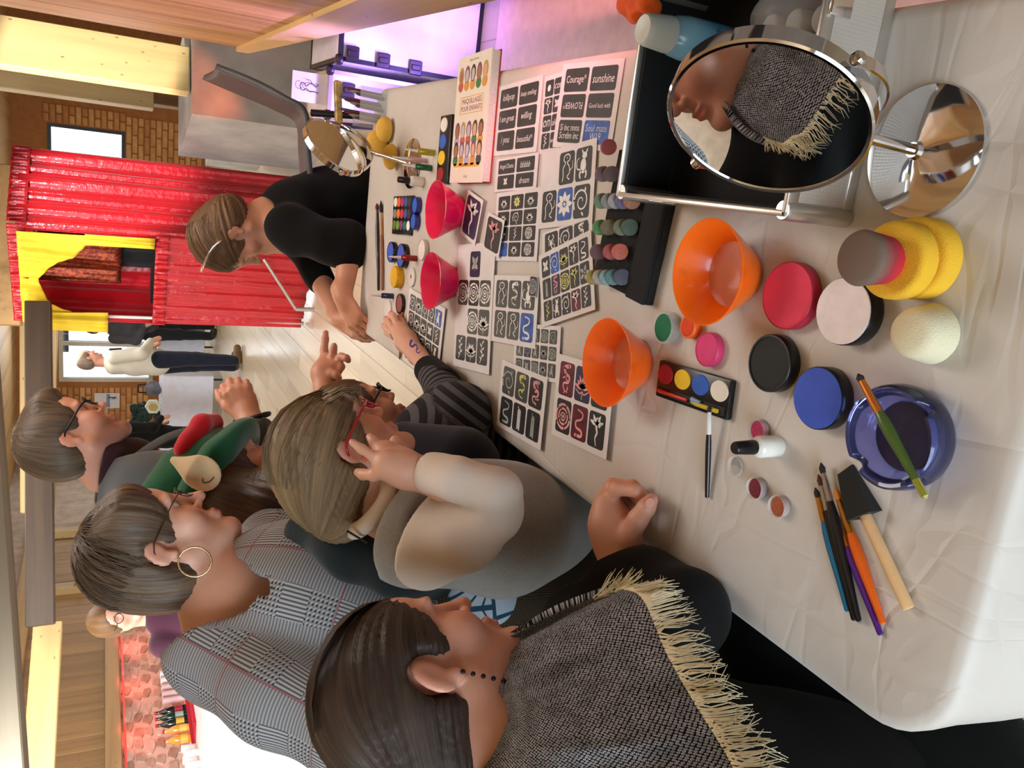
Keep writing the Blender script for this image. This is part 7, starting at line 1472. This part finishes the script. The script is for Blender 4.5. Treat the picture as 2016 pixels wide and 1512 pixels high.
# ---------------------------------------------------------------- woman in black at the end of the table
P = person('woman in black leaning forward at the far table end, silver headband')
f7 = hdir(-84, 34); H = Head(ear_origin((462, 456), 2.5, f7, (0, 0, 1), .95, -1), f7, hdir(10, -86), .95)
nb = D(525, 425, 2.62); hb = Vol(.0045); H.face(hb, .97, 1.05); H.neck(hb, nb, .047, .055); hb.cone(nb, D(560, 450, 2.62), .05, .08, .04)
lsh, rsh = D(575, 452, 2.50), D(555, 415, 2.80); lel = D(690, 478, 2.50); lwr = D(675, 585, 2.46); rel = D(628, 545, 2.76); rwr = D(668, 628, 2.58)
hd = Vol(.0035); hd.cone(lel, lwr, .040, .026, .01); hand(hd, lwr, D(705, 640, 2.46) - lwr, Vector((0, 0, 1)) - FWD * .6, .95, (24, 24, 26, 28), 4, (35, 15), 1); hd.cone(rel, rwr, .040, .026, .01); hand(hd, rwr, D(715, 650, 2.5) - rwr, Vector((0, 0, 1)) - HR * .4 - FWD * .5, .95, (22, 22, 24, 26), 4, (30, 15), 1)
def arm_tint(V):
    t_ = H.tint(V)
    for c, r in ((lel.lerp(lwr, .75), .03), (rel.lerp(rwr, .35), .035)):
        d_ = np.linalg.norm(V - V3(c), axis=1); w_ = np.clip(1.3 - d_ / r, 0, 1) * .75 * (.6 + .4 * np.sin(V[:, 0] * 400) * np.sin(V[:, 2] * 370)); t_ *= (1 - w_[:, None] * np.array([.75, .65, .6]))
    return t_
skin_body('body', [hb, hd], SK3, P, arm_tint, [([nb, lsh, lel], .03), ([nb, rsh, rel], .03)], .0046); H.eyes(P)
hv = Vol(.0045); cap_hair(hv, H, .014); face_cut(hv, H); H.e(hv, (0, -.085, -.03), (.065, .05, .06), .04)
HM7 = hair_mat('hair_light_brown', (138, 104, 72), (66, 46, 32)); hair_piece('hair', hv, H, (0, -.12, -.04), HM7, P)
cs = []; rr = random.Random(51)
for i in range(110):
    az = rr.uniform(-1.7, 1.7); pts = []
    for j in range(7):
        th = .35 + 2.1 * j / 6; r_ = 1.0 + .015 * rr.random(); pts.append(H.p(.091 * r_ * math.sin(th) * math.sin(az), -.018 + .112 * r_ * math.cos(th), .040 + .101 * r_ * math.sin(th) * math.cos(az)))
    cs.append(pts)
strands('hair_strands', cs, .0014, HM7, P, 3)
hbp = [H.p(.096 * math.sin(a), .042 - .055 * abs(math.sin(a)) ** 2, .040 + .108 * math.cos(a)) for a in [-1.55 + 3.1 * i / 30 for i in range(31)]]
obj('headband', tube(hbp, [.0035 + .0012 * (i % 2) for i in range(31)], 6, True, .8), M('silver_beads', (214, 206, 196), .2, .8), P, True)
hp7 = D(700, 392, 2.80); sv = Vol(.007); sv.chain([nb + Vector((.02, .0, -.08)), D(610, 418, 2.72), hp7], [.095, .115, .14], .07); sv.cone(nb + Vector((0, 0, -.07)), lsh, .07, .068, .05); sv.cone(nb + Vector((0, 0, -.07)), rsh, .07, .065, .05); sv.chain([lsh, D(640, 475, 2.48), lel, lel.lerp(lwr, .25)], [.064, .058, .054, .046], .05); sv.chain([rsh, rel.lerp(rwr, .1)], [.062, .048], .05); sv.fn(fold(.006, 40, 2)); sv.plane(nb + Vector((0, 0, .0)), H.R @ Vector((0, .35, 1)), .01) if 0 else None; sv.ell(H.p(0, .0, -.09), (.085, .085, .095), None, .012, 'sub')
garment('black_top', sv, BLKC, P)
jv = Vol(.009); kn = [D(712, 600, 2.46), D(720, 590, 2.66)]
for k_, s in zip(kn, (-.08, .1)): a = hp7 + HF * s + Vector((0, 0, -.06)); k2 = Vector((k_.x, max(k_.y, 2.50 + .06), .56)); a = Vector((a.x, max(a.y, 2.62), .55)); jv.chain([a, k2, Vector((k2.x - .02, k2.y + .05, .08))], [.11, .075, .05], .05)
jv.fn(fold(.004, 30, 1)); garment('jeans', jv, cloth_mat('teal_denim', (76, 108, 112), .15, .9, 500), P)
# ---------------------------------------------------------------- standing figures in the background
def stander(foot, height, yaw, label, top, bottom, skin, hairm, bald=False, arms='hips', shoe=(90, 60, 36), shirt_sleeve=True, extra=None, bend=0.0):
    P = person(label); s = height / 1.72; F = Vector((foot[0], foot[1], 0)); fd = hdir(yaw); sd = fd.cross(Vector((0, 0, 1)))
    g = lambda r, f, u: F + sd * (r * s) + fd * ((f + bend * max(0, u - .9)) * s) + Vector((0, 0, u * s))
    H = Head(g(0, .03, 1.60), (fd + Vector((0, 0, -.2))).normalized(), (0, 0, 1), s); hb = Vol(.0075); H.face(hb); H.neck(hb, g(0, 0, 1.42))
    A = {'front': ((.21, .02, 1.08), (.10, .22, .98)), 'down': ((.24, -.02, 1.10), (.24, .04, .86)), 'hips': ((.25, -.04, 1.10), (.19, .14, .94))}[arms]
    for q in (-1, 1): hb.cone(g(q * A[1][0], A[1][1], A[1][2]), g(q * (A[1][0] - .02), A[1][1] + .05, A[1][2] - .09), .03 * s, .028 * s, .01)
    skin_body('body', [hb], skin, P, lambda V: H.tint(V), [([g(0, 0, 1.42), g(q * .17, 0, 1.36), g(q * A[0][0], A[0][1], A[0][2]), g(q * A[1][0], A[1][1], A[1][2])], .028) for q in (-1, 1)], .0085)
    hv = Vol(.008); cap_hair(hv, H, .008); face_cut(hv, H)
    if bald: H.e(hv, (0, .02, .12), (.085, .10, .075), .01, 'sub')
    hair_piece('hair', hv, H, (0, -.05, .13), hairm, P, groove=0)
    v = Vol(.010); v.chain([g(0, 0, 1.34), g(0, .01, 1.15), g(0, .01, .92)], [.125 * s, .145 * s, .155 * s], .06)
    for q in (-1, 1): v.chain([g(q * .17, 0, 1.36), g(q * A[0][0], A[0][1], A[0][2]), g(q * A[1][0], A[1][1], A[1][2])], [.075 * s, .062 * s, .042 * s], .04)
    v.fn(fold(.006, 22, 3)); garment('top', v, top, P)
    v = Vol(.010)
    for q in (-1, 1): v.chain([g(q * .085, 0, .90), g(q * .09, .02, .5), g(q * .09, 0, .08)], [.105 * s, .08 * s, .06 * s], .03)
    v.fn(fold(.005, 22, 2)); garment('trousers', v, bottom, P)
    for q in (-1, 1): v = Vol(.008); v.cone(g(q * .09, 0, .05), g(q * .1, .16, .045), .05 * s, .042 * s, .02); v.plane(F + Vector((0, 0, .004)), (0, 0, -1)); garment('shoe', v, M('shoe_%d' % shoe[0], shoe, .5), P)
    return P, H, g
HG = hair_mat('hair_grey', (150, 132, 116), (90, 76, 66))
pf = T(474, 716, 0); P, H, g = stander((pf.x, pf.y), 1.70, 70, 'balding man in a cream jacket and navy trousers standing by the window', cloth_mat('cream_jacket', (214, 212, 198), .06, .9, 200), cloth_mat('navy_trousers', (28, 34, 50), .15), SK1, HG, True, 'front', (104, 76, 44))
obj('strap', tube([g(.13, .10, 1.40), g(.06, .135, 1.33), g(.03, .15, 1.28)], .012, 6), M('strap_black', (26, 26, 30), .5), P)
pf = T(424, 652, 0); P, H, g = stander((pf.x, pf.y), 1.66, 150, 'person in a charcoal cardigan half hidden behind the puppet theatre', cloth_mat('charcoal_knit', (74, 74, 80), .15), cloth_mat('dark_trousers', (30, 32, 38), .15), SK3, hair_mat('hair_black', (50, 42, 40), (24, 20, 20)), False, 'front', (40, 36, 36))
pf = D(205, 1222, 3.9); P, H, g = stander((pf.x, pf.y), 1.50, 150, 'woman with round glasses and a maroon top behind the bar corner', cloth_mat('maroon_jersey', (70, 34, 50), .12), cloth_mat('dark_trousers', (30, 32, 38), .15), SK2, hair_mat('hair_honey', (150, 110, 70), (80, 54, 36)), False, 'down', (40, 36, 36))
glasses(H, P, M('dark_round_rim', (50, 34, 34), .3), .025, .022, .0022, lab='round dark glasses')
hv = Vol(.006); cap_hair(hv, H, .018); face_cut(hv, H, ear=False); H.e(hv, (0, -.05, -.06), (.085, .055, .085), .03); hair_piece('long_hair', hv, H, (0, -.05, .13), hair_mat('hair_honey', (150, 110, 70), (80, 54, 36)), P, groove=.001)
pf = Vector((uz(300, 862, 9.6)[0], 9.6, 0)); stander((pf.x, pf.y), 1.5, 60, 'person in black bending beyond the man in the grey blazer', BLKC, BLKC, SK1, hair_mat('hair_black', (50, 42, 40), (24, 20, 20)), False, 'front', (40, 36, 36), bend=.15)
jv = Vol(.006); jb = Vector((hp3.x - .24, hp3.y + .02, .47)); jv.chain([D(600, 1046, 1.40), D(690, 1078, 1.345), D(790, 1112, 1.32)], [.034, .042, .05], .04); jv.chain([D(790, 1112, 1.32), jb], [.05, .05], .04); jv.chain([D(690, 1078, 1.345), jb + Vector((0, .15, 0))], [.04, .05], .04); jv.fn(fold(.006, 40, 2)); V, F = jv.build()
jt = thing('jacket', 'dark teal and black jacket bunched behind the girl with red glasses', 'jacket', jb); jme = np_mesh('jacket_cloth', V - V3(jb), F, cloth_mat('teal_black_cloth', (16, 30, 34), .2, .8)); obj('jacket_cloth', jme, parent=jt); obj('zip_pull', xf(box((-.012, -.002, -.004), (.012, .002, .004)), Matrix.Translation(D(748, 1100, 1.27) - jb) @ frame_from(-FWD, HR).to_4x4()), CHR, jt, False)
# ---------------------------------------------------------------- seats and the tote bag on the left
def simple_chair(x, y, yaw, label, mat, frame, zs=.45, bh=.82):
    o_ = thing('chair', label, 'chair', (x, y, 0), (0, 0, yaw), 'chairs along the left of the table'); obj('seat', bbox((-.19, -.19, zs - .03), (.19, .19, zs), .012, 2), mat, o_, 30); obj('backrest', bbox((-.21, -.17, zs + .16), (-.19, .17, bh), .01, 2), mat, o_, 30)
    for sx in (-1, 1):
        for sy in (-1, 1): obj('leg', tube([(sx * .17, sy * .17, zs - .02), (sx * .18, sy * .18, 0)], .011, 8), frame, o_)
    for sy in (-1, 1): obj('back_post', tube([(-.18, sy * .14, zs - .02), (-.20, sy * .14, bh - .04)], .010, 8), frame, o_)
    return o_
TF = M('teal_metal', (22, 44, 50), .35, .6); BS = M('black_seat', (22, 22, 24), .6)
simple_chair(-.80, .70, .15, 'black chair under the woman in the fringed shawl', BS, STL, .36, .74); simple_chair(hp3.x - .02, hp3.y + .05, .1, 'dark teal framed chair under the girl with red glasses', M('teal_seat', (24, 52, 58), .5), TF, .40, .66)
def leaf_mat():
    b = NB('fan_leaf_print'); a = b.coord(); s = b.sep(a); u = b.math('MULTIPLY', s[0], 9.0); v = b.math('MULTIPLY', s[2], 9.0); row = b.math('FLOOR', v); u2 = b.math('ADD', u, b.math('MULTIPLY', row, .5)); fu = b.math('SUBTRACT', b.math('FRACT', u2), .5); fv = b.math('FRACT', v)
    an = b.math('ARCTAN2', fu, b.math('ADD', fv, .02)); ray = b.math('LESS_THAN', b.math('ABSOLUTE', b.math('SUBTRACT', b.math('FRACT', b.math('MULTIPLY', an, 3.1)), .5)), .10); ed = b.math('GREATER_THAN', b.math('ABSOLUTE', fu), .46); ed2 = b.math('LESS_THAN', fv, .06)
    b.base(b.mix(b.math('MAXIMUM', ray, b.math('MAXIMUM', ed, ed2)), lin((176, 192, 206)), lin((30, 66, 92)))); b.b.inputs['Roughness'].default_value = .9; return b.m
tp = D(952, 1192, 1.40); tg = thing('tote_bag', 'blue and white leaf print tote bag between the seated women', 'bag', tp); tg.rotation_euler = (0, 0, YAW + .2)
v_ = Vol(.006); v_.ell((0, 0, .0), (.085, .05, .075), None, .02); v_.fn(fold(.003, 40, 1)); V, F = v_.build(); obj('printed_panel', np_mesh('printed_panel', V, F, leaf_mat()), parent=tg)
v_ = Vol(.006); v_.ell((.065, .01, -.02), (.06, .045, .085), None, .02); V, F = v_.build(); obj('plain_side', np_mesh('plain_side', V, F, cloth_mat('deep_blue_canvas', (24, 62, 88), .1)), parent=tg); obj('leather_tag', mv(sponge_disc(.010, .003, .001, 14), (-.04, -.045, -.05)), M('leather_tan', (140, 80, 54), .5), tg, True)
obj('handle', tube([(-.05, 0, .06), (-.04, 0, .11), (.04, 0, .11), (.05, 0, .06)], .008, 8), cloth_mat('deep_blue_canvas', (24, 62, 88), .1), tg)
